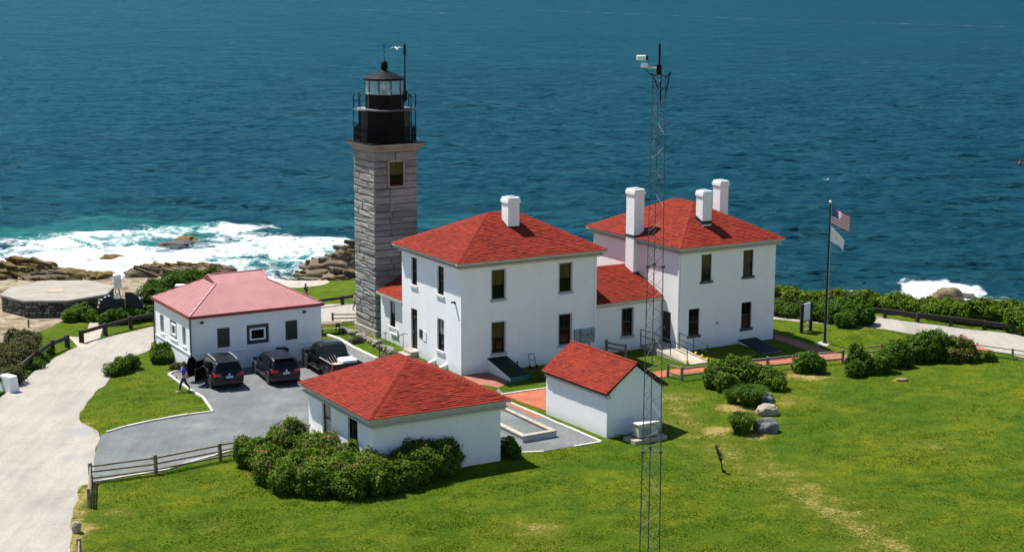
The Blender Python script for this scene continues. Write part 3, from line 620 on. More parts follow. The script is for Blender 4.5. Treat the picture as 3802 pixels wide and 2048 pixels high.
# white water stands up a little
bulge = np.clip(foam, 0, 1) * (0.30 + 0.22 * w2 + 0.12 * w3) * (fo > -6)
V[:, 2] += bulge.ravel()
def sea_material():
    m, nt, b = newmat('sea_water'); co = geoco(nt)
    mp = N(nt, 'ShaderNodeMapping'); mp.inputs['Rotation'].default_value = (0, 0, R_(18)); mp.inputs['Scale'].default_value = (0.55, 1.0, 1.0); nt.links.new(co, mp.inputs[0]); cs = mp.outputs[0]
    w0 = noise(nt, cs, 0.012, 4, 0.55, 0.4); wA = noise(nt, cs, 0.10, 6, 0.62, 0.4); wB = noise(nt, cs, 0.50, 7, 0.68, 0.3); wC = noise(nt, cs, 2.2, 5, 0.6)
    shl = N(nt, 'ShaderNodeAttribute', attribute_name='shallow'); fm = N(nt, 'ShaderNodeAttribute', attribute_name='foam')
    sh2 = N(nt, 'ShaderNodeAttribute', attribute_name='inshore')
    deep = ramp(nt, w0, [(0.3, (0.0016, 0.020, 0.029)), (0.7, (0.0022, 0.026, 0.037))])
    deep = mix(nt, math_(nt, 'MULTIPLY', sh2.outputs['Fac'], 0.75), deep, (0.004, 0.030, 0.034))
    body = mix(nt, math_(nt, 'MULTIPLY', shl.outputs['Fac'], fr(nt, wA, 0.38, 0.70)), deep, (0.030, 0.19, 0.155))
    hA = N(nt, 'ShaderNodeBump'); hA.inputs['Strength'].default_value = 1.0; hA.inputs['Distance'].default_value = 1.5; nt.links.new(wA, hA.inputs['Height'])
    hB = N(nt, 'ShaderNodeBump'); hB.inputs['Strength'].default_value = 1.0; hB.inputs['Distance'].default_value = 0.9; nt.links.new(wB, hB.inputs['Height']); nt.links.new(hA.outputs[0], hB.inputs['Normal'])
    hC = N(nt, 'ShaderNodeBump'); hC.inputs['Strength'].default_value = 1.0; hC.inputs['Distance'].default_value = 0.2; nt.links.new(wC, hC.inputs['Height']); nt.links.new(hB.outputs[0], hC.inputs['Normal'])
    prev = hC.outputs[0]
    for sc_, de_, ro_, ax, ay in ((0.85, 2.5, 0.70, 3.0, 5.2), (0.16, 3.0, 0.66, 1.7, 3.0)):
        nzv = N(nt, 'ShaderNodeTexNoise'); nzv.inputs['Scale'].default_value = sc_; nzv.inputs['Detail'].default_value = de_; nzv.inputs['Roughness'].default_value = ro_; nzv.inputs['Distortion'].default_value = 0.3; nt.links.new(cs, nzv.inputs['Vector'])
        vs1 = N(nt, 'ShaderNodeVectorMath', operation='SUBTRACT'); nt.links.new(nzv.outputs['Color'], vs1.inputs[0]); vs1.inputs[1].default_value = (0.5, 0.5, 0.5)
        vs2 = N(nt, 'ShaderNodeVectorMath', operation='MULTIPLY'); nt.links.new(vs1.outputs[0], vs2.inputs[0]); vs2.inputs[1].default_value = (ax, ay, 0.0)
        vs3 = N(nt, 'ShaderNodeVectorMath', operation='ADD'); nt.links.new(vs2.outputs[0], vs3.inputs[0]); nt.links.new(prev, vs3.inputs[1]); prev = vs3.outputs[0]
    hN = N(nt, 'ShaderNodeVectorMath', operation='NORMALIZE'); nt.links.new(vs3.outputs[0], hN.inputs[0]); hC = hN
    df = N(nt, 'ShaderNodeBsdfDiffuse'); nt.links.new(body, df.inputs['Color']); nt.links.new(hC.outputs[0], df.inputs['Normal'])
    gl = N(nt, 'ShaderNodeBsdfGlossy'); gl.inputs['Color'].default_value = (0.20, 0.56, 0.74, 1); gl.inputs['Roughness'].default_value = 0.24; nt.links.new(hC.outputs[0], gl.inputs['Normal'])
    fz = N(nt, 'ShaderNodeFresnel'); fz.inputs['IOR'].default_value = 1.33; nt.links.new(hC.outputs[0], fz.inputs['Normal'])
    wm = N(nt, 'ShaderNodeMixShader'); nt.links.new(math_(nt, 'MINIMUM', math_(nt, 'MULTIPLY', fz.outputs[0], 0.78), 0.37), wm.inputs[0]); nt.links.new(df.outputs[0], wm.inputs[1]); nt.links.new(gl.outputs[0], wm.inputs[2])
    fmf = N(nt, 'ShaderNodeBsdfPrincipled'); fmf.inputs['Roughness'].default_value = 0.9; fmf.inputs['Specular IOR Level'].default_value = 0.1
    f1 = noise(nt, co, 0.35, 7, 0.68, 1.2); f2 = noise(nt, co, 1.6, 6, 0.7, 0.8)
    fc = ramp(nt, f2, [(0.25, (0.55, 0.68, 0.70)), (0.5, (0.80, 0.83, 0.84)), (0.8, (0.88, 0.89, 0.89))])
    f4 = noise(nt, co, 0.22, 6, 0.66, 1.6); fc = mix(nt, math_(nt, 'MULTIPLY', fr(nt, f4, 0.52, 0.34), 0.45), fc, (0.42, 0.62, 0.62)); nt.links.new(fc, fmf.inputs['Base Color'])
    fh = N(nt, 'ShaderNodeBump'); fh.inputs['Strength'].default_value = 0.8; fh.inputs['Distance'].default_value = 0.35; nt.links.new(f2, fh.inputs['Height']); nt.links.new(fh.outputs[0], fmf.inputs['Normal'])
    tot = math_(nt, 'ADD', fm.outputs['Fac'], math_(nt, 'ADD', math_(nt, 'MULTIPLY', math_(nt, 'SUBTRACT', f1, 0.5), 1.7), math_(nt, 'MULTIPLY', math_(nt, 'SUBTRACT', f2, 0.5), 0.7)))
    fac = math_(nt, 'MULTIPLY', fr(nt, tot, 0.30, 0.82), fr(nt, fm.outputs['Fac'], 0.04, 0.2))
    ms = N(nt, 'ShaderNodeMixShader'); nt.links.new(fac, ms.inputs[0]); nt.links.new(wm.outputs[0], ms.inputs[1]); nt.links.new(fmf.outputs[0], ms.inputs[2]); nt.nodes.remove(b)
    nt.links.new(ms.outputs[0], nt.nodes['Material Output'].inputs[0])
    return m
sea = np_mesh('sea', V, F, sea_material(), smooth=True); tag(sea, kind='structure')
streak = [sea_pt(*q) for q in [(1000, 10), (1300, 24), (1650, 38), (1900, 48), (2250, 60), (2600, 70)]]
sl_ = line_d(sx_, sy_, streak); foam = np.maximum(foam, 0.29 * np.exp(-(sl_ / 8.0) ** 2) * (sy_ > 600))
st2 = [sea_pt(*q) for q in [(860, 22), (1000, 28), (1120, 34)]]; foam = np.maximum(foam, 0.30 * np.exp(-(line_d(sx_, sy_, st2) / 9.0) ** 2) * (sy_ > 500))
for nm, arr in (('foam', foam), ('shallow', shal), ('inshore', shal2)):
    a = sea.data.attributes.new(nm, 'FLOAT', 'POINT'); a.data.foreach_set('value', arr.ravel().astype(np.float32))
# ------------------------------------------------------------------ building kit
CAMP = Vector((0, 0, CAMH))
FR_ = lambda a, d, z: (a, -d, z)        # front face of a building (faces the camera side), d = outwards
FL_ = lambda a, d, z: (-d, a, z)        # left face
def fR(p): return FR_(*p)
def fL(p): return FL_(*p)
def walls(root, R, L, H, openR=(), openL=(), mat=None, z0=-0.6, depth=0.17, gable=None):
    mb = MB()
    def face(fn, length, ops):
        xs = sorted({0, length, *[o[0] for o in ops], *[o[1] for o in ops]}); zs = sorted({z0, H, *[o[2] for o in ops], *[o[3] for o in ops]})
        for a, b in zip(xs[:-1], xs[1:]):
            for c, d in zip(zs[:-1], zs[1:]):
                mx, mz = (a + b) / 2, (c + d) / 2
                if any(o[0] < mx < o[1] and o[2] < mz < o[3] for o in ops): continue
                mb.quad(fn((a, 0, c)), fn((b, 0, c)), fn((b, 0, d)), fn((a, 0, d)))
        for a, b, c, d in ops:
            D = -depth
            mb.quad(fn((a, 0, c)), fn((a, D, c)), fn((a, D, d)), fn((a, 0, d))); mb.quad(fn((b, 0, c)), fn((b, D, c)), fn((b, D, d)), fn((b, 0, d)))
            mb.quad(fn((a, 0, c)), fn((b, 0, c)), fn((b, D, c)), fn((a, D, c))); mb.quad(fn((a, 0, d)), fn((b, 0, d)), fn((b, D, d)), fn((a, D, d)))
    face(fR, R, openR); face(fL, L, openL)
    mb.quad((R, 0, z0), (R, L, z0), (R, L, H), (R, 0, H)); mb.quad((0, L, z0), (R, L, z0), (R, L, H), (0, L, H))
    if gable: # (ridge u, ridge z)
        gu, gz = gable
        for y in (0, L): mb.quad((0, y, H), (R, y, H), (gu, y, gz))
    else: mb.quad((0, 0, H), (R, 0, H), (R, L, H), (0, L, H))
    return mb.build('wall', mat or M['wall'], root, recalc=False)
def window(root, fn, a, b, c, d, upper='pane_shade', lower='pane', sill='sill', frame='frame', depth=0.15, name='window', sill_h=0.17, sill_ext=0.10, casing=0.0):
    t = 0.055
    mb = MB(); D0, D1 = -depth - 0.02, -depth + 0.055
    mb.box(a, a + t, D0, D1, c, d, fn); mb.box(b - t, b, D0, D1, c, d, fn); mb.box(a + t, b - t, D0, D1, c, c + t, fn); mb.box(a + t, b - t, D0, D1, d - t, d, fn)
    w = mb.build(name, M[frame], root)
    m = (c + d) / 2
    s = MB(); s.box(a + t, b - t, D0 + .01, D1 - 0.012, m - 0.03, m + 0.03, fn); s.box((a + b) / 2 - .012, (a + b) / 2 + .012, D0 + .012, D1 - .03, m + .03, d - t, fn)
    s.build('sash_bar', M[frame], w)
    p = MB(); p.box(a + t, b - t, D0, D0 + 0.03, m + .03, d - t, fn); p.build('pane', M[upper], w)
    p = MB(); p.box(a + t, b - t, D0, D0 + 0.018, c + t, m - .03, fn); p.build('pane', M[lower], w)
    if sill:
        p = MB(); p.box(a - sill_ext, b + sill_ext, -0.12, 0.075, c - sill_h, c, fn); p.build('sill', M[sill], w, bevel=0.012)
    if casing:
        p = MB(); p.box(a - casing, a - .002, -0.05, 0.025, c, d, fn); p.box(b + .002, b + casing, -0.05, 0.025, c, d, fn); p.box(a - casing, b + casing, -0.05, 0.025, d + .002, d + casing, fn)
        p.build('casing', M['sill'], w)
    return w
SH_E = 0.145; SH_W = 0.30
_tab = MB(); _w = (SH_W - 0.006) / 2
_tab.add([(-_w, 0, -.012), (_w, 0, -.012), (_w, 0, .028), (-_w, 0, .028), (-_w, SH_E + .03, .0), (_w, SH_E + .03, .0)], [(0, 1, 2, 3), (3, 2, 5, 4), (0, 3, 4), (1, 5, 2)])
TAB = _tab.mesh('shingle', M['shingle'], recalc=False)
def clip_poly(poly, planes):
    for (a, b, c) in planes:     # keep a*s + b*t + c >= 0
        out = []
        for i, p in enumerate(poly):
            q = poly[(i + 1) % len(poly)]; dp = a * p[0] + b * p[1] + c; dq = a * q[0] + b * q[1] + c
            if dp >= 0: out.append(p)
            if (dp > 0 > dq) or (dp < 0 < dq):
                f = dp / (dp - dq); out.append((p[0] + (q[0] - p[0]) * f, p[1] + (q[1] - p[1]) * f))
        poly = out
        if len(poly) < 3: return []
    return poly
def shingles(roof, root, planes, limit=300, holes=()):
    """planes: list of convex polygons (local 3-D points, first edge = eave, seen from outside counter-clockwise); tabs are laid in courses"""
    mw = Matrix.Translation(root.location) @ Matrix.Rotation(root.rotation_euler.z, 4, 'Z')
    cand = []; stuff = MB()
    for poly in planes:
        P = [Vector(p) for p in poly]; s = (P[1] - P[0]).normalized(); n = s.cross(P[2] - P[1]).normalized(); tt = n.cross(s)
        if n.z < 0: n = -n
        q2 = [((p - P[0]).dot(s), (p - P[0]).dot(tt)) for p in P]
        cx_ = sum(q[0] for q in q2) / len(q2); cy_ = sum(q[1] for q in q2) / len(q2)
        hp = []
        for i, p in enumerate(q2):
            q = q2[(i + 1) % len(q2)]; a, b = -(q[1] - p[1]), (q[0] - p[0]); c = -(a * p[0] + b * p[1])
            if a * cx_ + b * cy_ + c < 0: a, b, c = -a, -b, -c
            hp.append((a, b, c))
        T = max(q[1] for q in q2); s0 = min(q[0] for q in q2); s1 = max(q[0] for q in q2)
        nW = mw.to_3x3() @ n; k = 0
        while k * SH_E < T - 0.02:
            t0 = k * SH_E - (0.03 if k == 0 else 0); off = (k % 2) * SH_W / 2 + random.uniform(-.02, .02); j = 0
            x = s0 - off
            while x < s1:
                xc = x + SH_W / 2; x += SH_W
                rect = [(xc - SH_W / 2, t0), (xc + SH_W / 2, t0), (xc + SH_W / 2, t0 + SH_E), (xc - SH_W / 2, t0 + SH_E)]
                w3 = P[0] + s * xc + tt * (t0 + .07)
                if any(abs(w3.x - hx) < hw and abs(w3.y - hy) < hl for hx, hy, hw, hl in holes): continue
                full = all(a * u_ + b * v_ + c >= -1e-6 for (u_, v_) in rect for (a, b, c) in hp)
                j += 1
                if full or k == 0 and all(a * u_ + b * max(v_, 0) + c >= -1e-6 for (u_, v_) in rect for (a, b, c) in hp):
                    o = P[0] + s * xc + tt * t0 + n * (0.004 + (0.014 if random.random() < .22 else random.uniform(0, .004)))
                    mat = Matrix(((s.x, tt.x, n.x, o.x), (s.y, tt.y, n.y, o.y), (s.z, tt.z, n.z, o.z), (0, 0, 0, 1)))
                    wp = mw @ o; vd = (CAMP - wp); facing = nW.dot(vd) > 0
                    cand.append((0 if facing else 1, vd.length * (1.0 / max(0.15, abs(nW.dot(vd.normalized())))) ** 0.15, mat))
                else:
                    cp = clip_poly(rect, hp)
                    if len(cp) >= 3:
                        lo = [P[0] + s * u_ + tt * v_ + n * 0.002 for u_, v_ in cp]
                        hi = [P[0] + s * u_ + tt * v_ + n * (0.004 + 0.016 * max(0.1, 1 - (v_ - t0) / SH_E)) for u_, v_ in cp]
                        stuff.hexa(lo, hi)
            k += 1
    cand.sort(key=lambda c: (c[0], c[1]))
    for c in cand[:limit]: share(TAB, 'shingle', roof, c[2])
    tv = [v.co.copy() for v in TAB.vertices]; tf = [tuple(p.vertices) for p in TAB.polygons]
    for c in cand[limit:]: stuff.add([c[2] @ v for v in tv], tf)
    if stuff.v:
        o = stuff.build('shingles', M['shingle'], roof, recalc=False); tag(o, kind='stuff')
def caps(roof, lines):
    """overlapping cap shingles along ridges and hips, joined"""
    mb = MB()
    for a, b in lines:
        a, b = Vector(a), Vector(b); L = (b - a).length; n = max(2, int(L / 0.2)); d = (b - a) / n; dn = d.normalized()
        x = dn.cross(Vector((0, 0, 1))).normalized(); y = x.cross(dn)
        for i in range(n):
            p = a + d * i; q = a + d * (i + 1.15)
            mb.add([p - x * .12 - y * .015 + y * .0, p + y * .045, p + x * .12 - y * .015, q - x * .12 - y * .03, q + y * .028, q + x * .12 - y * .03], [(0, 1, 4, 3), (1, 2, 5, 4), (0, 2, 1)])
    o = mb.build('ridge_cap', M['shingle'], roof, recalc=False); tag(o, kind='stuff')
def hip_roof(root, R, L, o, zs, ze, zr, a, b, fascia='fascia', ridge='u', limit=300, holes=(), ft=0.16):
    """a, b: ridge ends (u, v). zs soffit height, ze roof edge height, zr ridge height"""
    c = [(-o, -o, ze), (R + o, -o, ze), (R + o, L + o, ze), (-o, L + o, ze)]
    A, B = (a[0], a[1], zr), (b[0], b[1], zr)
    if ridge == 'u': pl = [[c[0], c[1], B, A], [c[1], c[2], B], [c[2], c[3], A, B], [c[3], c[0], A]]; hips = [(c[0], A), (c[3], A), (c[1], B), (c[2], B), (A, B)]
    else: pl = [[c[0], c[1], A], [c[1], c[2], B, A], [c[2], c[3], B], [c[3], c[0], A, B]]; hips = [(c[0], A), (c[1], A), (c[2], B), (c[3], B), (A, B)]
    mb = MB()
    for p in pl: mb.quad(*[(q[0], q[1], q[2] - .012) for q in p])
    mb.quad(*[(q[0] * 1, q[1], ze - .05) for q in c])
    roof = mb.build('roof', M['roof_deck'], root)
    f = MB(); i_ = 0.02
    for (x0, x1, y0, y1) in ((-o, R + o, -o, -o + .10), (-o, R + o, L + o - .10, L + o), (-o, -o + .10, -o + .10, L + o - .10), (R + o - .10, R + o, -o + .10, L + o - .10)):
        f.box(x0, x1, y0, y1, ze - ft, ze - .02)
    f.box(-o + .10, R + o - .10, -o + .10, L + o - .10, zs + .001, zs + .03)
    s = o * 0.5                                     # frieze board under the gutter
    f.box(-s, R + s, -s, -.001, zs - .10, ze - ft); f.box(-s, -.001, -.001, L, zs - .10, ze - ft); f.box(R + .001, R + s, -.001, L, zs - .10, ze - ft)
    f.build('gutter', M[fascia], roof)
    shingles(roof, root, pl, limit, holes); caps(roof, hips)
    return roof
def chimney(parent, cx, cy, w, l, z0, z1, name='chimney'):
    mb = MB(); mb.box(cx - w / 2, cx + w / 2, cy - l / 2, cy + l / 2, z0, z1 - .34)
    c = mb.build(name, M['wall'], parent, recalc=True, bevel=0.01)
    k = MB(); e = .055
    k.box(cx - w / 2 - e, cx + w / 2 + e, cy - l / 2 - e, cy + l / 2 + e, z1 - .34, z1 - .12); k.box(cx - w / 2 - .01, cx + w / 2 + .01, cy - l / 2 - .01, cy + l / 2 + .01, z1 - .12, z1)
    k.build('cap_course', M['wall'], c, bevel=0.012)
    f = MB(); f.box(cx - w * .3, cx + w * .3, cy - l * .3, cy + l * .3, z1 + .001, z1 + .06); f.build('flue', M['sill'], c)
    return c
def flashing(chim, cx, cy, w, l, zf, zb):
    mb = MB(); e = .03
    mb.hexa([(cx - w / 2 - e, cy - l / 2 - e, zf - .05), (cx + w / 2 + e, cy - l / 2 - e, zf - .05), (cx + w / 2 + e, cy + l / 2 + e, zb - .05), (cx - w / 2 - e, cy + l / 2 + e, zb - .05)],
            [(cx - w / 2 - e, cy - l / 2 - e, zf + .16), (cx + w / 2 + e, cy - l / 2 - e, zf + .16), (cx + w / 2 + e, cy + l / 2 + e, zb + .16), (cx - w / 2 - e, cy + l / 2 + e, zb + .16)])
    mb.build('flashing', M['dark_steel'], chim)
def downspout(root, x, y, z0, z1, name='downspout'):
    mb = MB(); mb.box(x - .045, x + .045, y - .045, y + .045, z0, z1); mb.build(name, M['white'], root)
def wall_lamp(root, fn, a, z):
    mb = MB(); mb.box(a - .06, a + .06, .001, .05, z - .08, z + .08, fn); mb.box(a - .09, a + .09, .05, .24, z + .0, z + .08, fn); mb.build('wall_lamp', M['dark_steel'], root)

DG = 180 / math.pi
H1A = 30.187
def bld(name, label, cat, x, y, da): return thing(name, label, cat, (x, y, 0), R_(H1A + da))

# ---- the nearer white keeper's house
h1 = bld('brick_house', 'white two-storey brick house with single chimney, beside the stone lighthouse tower', 'house', -3.062, 94.106, 0)
oR = [(2.08, 2.98, 4.42, 6.14), (6.79, 7.66, 4.42, 6.14), (2.08, 2.98, 1.12, 2.98), (6.79, 7.66, 1.12, 2.98)]
oL = [(5.74, 6.52, 4.46, 6.18), (2.18, 3.02, 4.46, 6.18), (2.16, 3.06, 1.02, 2.96), (5.74, 6.60, 0.36, 2.94)]
walls(h1, 9.5, 7.824, 6.528, oR, oL)
for q in oR: window(h1, fR, *q, sill='sill', upper='pane_shade' if q[2] > 4 or q[0] < 5 else 'pane', casing=0.055)
for q in oL[:3]: window(h1, fL, *q, sill='sill_sunlit', upper='pane' if q[2] > 4 else 'pane_pale')
hip_roof(h1, 9.5, 7.824, 0.458, 6.528, 6.84, 8.97, (4.0, 3.91), (5.9, 3.91), holes=[(4.95, 2.75, .34, .34)], limit=300)
ch = chimney(h1, 4.95, 2.78, 0.80, 0.80, 7.6, 10.02); flashing(ch, 4.95, 2.78, .80, .80, 8.10, 8.50)
# entrance door in the left face
db = MB(); a, b, c, d = oL[3]
db.box(a, a + .06, -.17, -.09, c, d, fL); db.box(b - .06, b, -.17, -.09, c, d, fL); db.box(a + .06, b - .06, -.17, -.09, d - .06, d, fL); db.box(a + .06, b - .06, -.17, -.06, 2.36, 2.46, fL)
door = db.build('door', M['frame'], h1)
p = MB(); p.box(a + .06, b - .06, -.168, -.13, c + .02, 2.36, fL); p.build('door_leaf', M['plastic'], door)
p = MB(); p.box(a + .06, b - .06, -.168, -.14, 2.46, d - .06, fL); p.build('transom', M['pane'], door)
p = MB(); p.tube([FL_(b - .15, -.10, 1.35), FL_(b - .15, -.10, 1.5)], .02); p.build('handle', M['silver'], door)
st = MB(); st.box(a - .12, b + .2, 0.001, .5, -.1, .34, fL); st.box(a - .12, b + .2, .5, .85, -.1, .17, fL); st.build('door_step', M['concrete'], h1, bevel=.01)
rl = MB(); rl.tube([FL_(b + .22, 1.1, .12), FL_(b + .22, 1.1, 1.0), FL_(b + .22, .4, 1.28), FL_(b + .22, .15, 1.22)], .022); rl.tube([FL_(b + .22, .45, .34), FL_(b + .22, .45, 1.27)], .018); rl.build('handrail', M['black_iron'], h1)
sg = MB(); sg.box(4.98, 5.42, .001, .03, 1.28, 1.80, fL); sg.build('notice_board', M['plastic'], h1)
sg = MB(); sg.box(4.50, 4.93, .001, .03, 1.18, 1.80, fL); sg.build('notice_board', M['white'], h1)
wall_lamp(h1, fL, .74, 4.28); downspout(h1, 9.38, -.05, .1, 6.4)
# electricity boxes on the front wall
mb = MB(); mb.box(7.86, 8.22, .001, .16, 1.12, 1.95, fR); mb.build('meter_box', M['box_grey'], h1, bevel=.015)
mb = MB(); mb.box(8.26, 9.30, .001, .2, 1.08, 1.95, fR); mb.build('meter_box', M['box_grey'], h1, bevel=.015)
for q in (8.45, 8.85, 9.12):
    mb = MB(); mb.lathe([(.11, 0), (.11, .07), (.05, .1)], 10); o = mb.build('meter', M['bright_steel'], h1); o.location = FR_(q, .2, 1.62); o.rotation_euler = (R_(90), 0, 0)
mb = MB()
for q in (8.05, 8.6, 9.0): mb.box(q - .03, q + .03, .001, .06, .0, 1.1, fR)
mb.build('conduit', M['box_grey'], h1)
def bulkhead(root, u0, u1, vout, zt, zb, thick=.06):
    mb = MB()
    for uu in (u0, u1 - .14): mb.hexa([(uu, .0, -.3), (uu + .14, .0, -.3), (uu + .14, -vout, zb - .25), (uu, -vout, zb - .25)], [(uu, 0, zt - .02), (uu + .14, 0, zt - .02), (uu + .14, -vout, zb), (uu, -vout, zb)])
    b_ = mb.build('cellar_bulkhead', M['wall'], root)
    dd = MB(); mid = (u0 + u1) / 2
    for x0, x1 in ((u0 - .05, mid - .01), (mid + .01, u1 + .05)):
        dd = MB(); dd.hexa([(x0, -.02, zt), (x1, -.02, zt), (x1, -vout - .05, zb + .02), (x0, -vout - .05, zb + .02)], [(x0, -.02, zt + thick), (x1, -.02, zt + thick), (x1, -vout - .05, zb + thick + .02), (x0, -vout - .05, zb + thick + .02)])
        o = dd.build('bulkhead_door', M['green_door'], b_, bevel=.01)
    e = MB(); e.box(u0 - .05, u1 + .05, -vout - .12, -vout - .052, zb - .22, zb + .08); e.build('front_edge', M['green_edge'], b_)
    return b_
bulkhead(h1, 1.80, 3.05, 2.75, .82, .20)

# ---- the farther white house with three chimneys
h2 = bld('brick_house', 'white two-storey brick house with three tall chimneys, nearest the flagpole', 'house', 10.485, 100.445, .72)
oR = [(1.60, 2.42, 4.40, 6.08), (4.95, 5.78, 4.40, 6.08), (.70, 1.55, .98, 2.68), (4.92, 5.76, .98, 2.68)]
oL = [(.95, 1.90, .30, 2.38)]
walls(h2, 7.61, 9.854, 6.379, oR, oL, z0=-.8)
for q in oR: window(h2, fR, *q, sill='dark_sill', upper='pane_shade' if q[2] > 4 else 'pane')
hip_roof(h2, 7.61, 9.854, .396, 6.379, 6.70, 8.83, (3.8, 3.85), (3.8, 5.95), ridge='v', holes=[(3.05, 1.78, .34, .34), (7.2, 5.4, .4, .5)], limit=300)
ch = chimney(h2, 3.06, 1.80, .72, .72, 7.3, 9.86); flashing(ch, 3.06, 1.80, .72, .72, 7.78, 8.10)
ch = chimney(h2, -.08, 4.95, .78, .92, 4.45, 9.82); 
mb = MB(); mb.box(-.50, .33, 4.46, 5.44, 6.72, 6.86); mb.box(.31, .40, 4.46, 5.44, 6.86, 7.12); mb.build('flashing', M['dark_steel'], ch)
chimney(h2, 7.25, 5.45, .70, .80, 5.5, 9.85)
a, b, c, d = oL[0]; db = MB()
db.box(a, a + .06, -.17, -.09, c, d, fL); db.box(b - .06, b, -.17, -.09, c, d, fL); db.box(a + .06, b - .06, -.17, -.09, d - .06, d, fL)
door = db.build('door', M['frame'], h2); p = MB(); p.box(a + .06, b - .06, -.168, -.13, c + .02, d - .06, fL); p.build('door_leaf', M['plastic'], door)
p = MB(); p.tube([FL_(b - .15, -.1, 1.2), FL_(b - .15, -.1, 1.35)], .02); p.build('handle', M['silver'], door)
downspout(h2, -.05, .12, .1, 6.2)
mb = MB(); mb.box(2.9, 3.02, .001, .05, 1.5, 1.62, fR); mb.build('wall_vent', M['box_grey'], h2)
b2 = bulkhead(h2, 4.75, 6.15, 2.45, .22, -.22)
pl = MB(); pl.box(5.9, 7.72, -.16, -.001, -.5, -.08); pl.box(7.612, 7.76, -.16, 2, -.5, -.08); pl.build('plinth', M['wall'], h2)

# ---- low wings joining the buildings (placed in the nearer house's frame)
def wing_loc(u, v): p = huv(u, v); return (p.x, p.y, 0)
w1 = thing('house_wing', 'low white wing with red roof joining the two big houses', 'house', wing_loc(9.512, .62), R_(H1A))
walls(w1, 5.30, 7.3, 3.10, [(2.32, 3.16, .98, 2.74)], [], z0=-.6)
window(w1, fR, 2.32, 3.16, .98, 2.74, sill='sill', upper='pane', lower='pane', casing=.05)
def lean_roof(root, front, back, hips, limit, gut):
    mb = MB()
    for p in front + back: mb.quad(*[(q[0], q[1], q[2] - .012) for q in p])
    roof = mb.build('roof', M['roof_deck'], root)
    g = MB()
    for q in gut: g.box(*q)
    g.build('gutter', M['fascia'], roof); shingles(roof, root, front + back, limit); caps(roof, hips); return roof
lean_roof(w1, [[(.0, -.32, 3.30), (5.30, -.32, 3.30), (5.30, 3.7, 4.80), (.0, 3.7, 4.80)]], [[(5.3, 7.6, 3.30), (.0, 7.6, 3.30), (.0, 3.7, 4.8), (5.3, 3.7, 4.8)]], [((.0, 3.7, 4.8), (5.3, 3.7, 4.8))], 300,
          [(.0, 5.3, -.36, -.26, 3.12, 3.28), (.0, 5.3, -.18, -.001, 3.0, 3.26)])
w2 = thing('house_wing', 'low white wing with red roof between the stone tower and the nearer house', 'house', wing_loc(.30, 7.836), R_(H1A))
walls(w2, 6.0, 3.75, 3.0, [], [(1.62, 2.46, 1.08, 2.72)], z0=-.5)
window(w2, fL, 1.62, 2.46, 1.08, 2.72, sill='sill_sunlit', upper='pane_pale', lower='pane')
lean_roof(w2, [[(-.3, 3.75, 3.16), (-.3, .0, 3.16), (3.0, .0, 4.65), (3.0, 3.75, 4.65)]], [[(6.3, .0, 3.16), (6.3, 3.75, 3.16), (3.0, 3.75, 4.65), (3.0, .0, 4.65)]], [((3.0, .0, 4.65), (3.0, 3.75, 4.65))], 300,
          [(-.34, -.24, .0, 3.75, 2.98, 3.14), (-.16, -.001, .0, 3.75, 2.9, 3.10)])
mb = MB(); mb.box(1.2, 1.30, .001, .09, .55, .66, fL); mb.box(1.30, 2.3, .001, .09, .60, .69, fL); mb.box(1.22, 1.30, .001, .09, .66, 1.05, fL); mb.build('wall_pipe', M['white'], w2)
mb = MB(); mb.tube([FL_(2.1, .5, 0), FL_(2.1, .5, .65)], .02); mb.box(2.0, 2.22, .42, .58, .65, .74, fL); mb.build('spigot', M['box_grey'], w2)

# ---- white garage with red hip roof, front left
ga = bld('garage', 'low white building with red hip roof behind the big flowering hedge', 'house', -6.52, 73.496, .5)
oL = [(4.72, 5.78, 1.00, 2.62), (1.68, 2.78, .42, 2.62)]
walls(ga, 6.885, 7.465, 2.756, [], oL)
window(ga, fL, *oL[0], sill='sill_sunlit', upper='pane_pale', lower='pane_pale', frame='dark_steel')
window(ga, fL, *oL[1], sill='sill_sunlit', upper='pane', lower='pane', frame='dark_steel')
hip_roof(ga, 6.885, 7.465, .383, 2.756, 3.15, 4.88, (3.44, 3.10), (3.44, 4.3), ridge='v', fascia='fascia', limit=300, ft=.12)
st = MB(); st.box(6.2, 7.6, .001, .7, -.1, .42, fL); st.build('door_step', M['sill_sunlit'], ga, bevel=.01)
lg = MB(); lg.box(3.3, 5.95, .001, .22, .80, .92, fL); lg.build('wall_ledge', M['sill_sunlit'], ga, bevel=.01)

# ---- small white shed with red gable roof
sh = bld('shed', 'small white shed with red gable roof behind the lattice mast', 'shed', 4.828, 80.975, 2.764)
walls(sh, 3.597, 5.563, 2.225, gable=(1.8, 3.62))
o = .19; zr = 3.82; ze = 2.42; mb = MB()
A_ = [(-o, 5.563 + o, ze), (-o, -o, ze), (1.8, -o, zr), (1.8, 5.563 + o, zr)]; B_ = [(3.597 + o, -o, ze), (3.597 + o, 5.563 + o, ze), (1.8, 5.563 + o, zr), (1.8, -o, zr)]
for p in (A_, B_):
    mb.quad(*[(q[0], q[1], q[2] - .012) for q in p]); mb.quad(*[(q[0], q[1], q[2] - .09) for q in p])
roof = mb.build('roof', M['roof_deck'], sh)
rk = MB()
for y0 in (-o, 5.563 + o - .05):
    for (x0, z0_), (x1, z1_) in (((-o, ze), (1.8, zr)), ((3.597 + o, ze), (1.8, zr))):
        rk.hexa([(x0, y0, z0_ - .12), (x0, y0 + .05, z0_ - .12), (x0, y0 + .05, z0_ - .014), (x0, y0, z0_ - .014)], [(x1, y0, z1_ - .12), (x1, y0 + .05, z1_ - .12), (x1, y0 + .05, z1_ - .014), (x1, y0, z1_ - .014)])
for x0 in (-o, 3.597 + o - .05): rk.box(x0, x0 + .05, -o + .05, 5.563 + o - .05, ze - .12, ze - .014)
rk.build('rake_board', M['dark_steel'], roof)
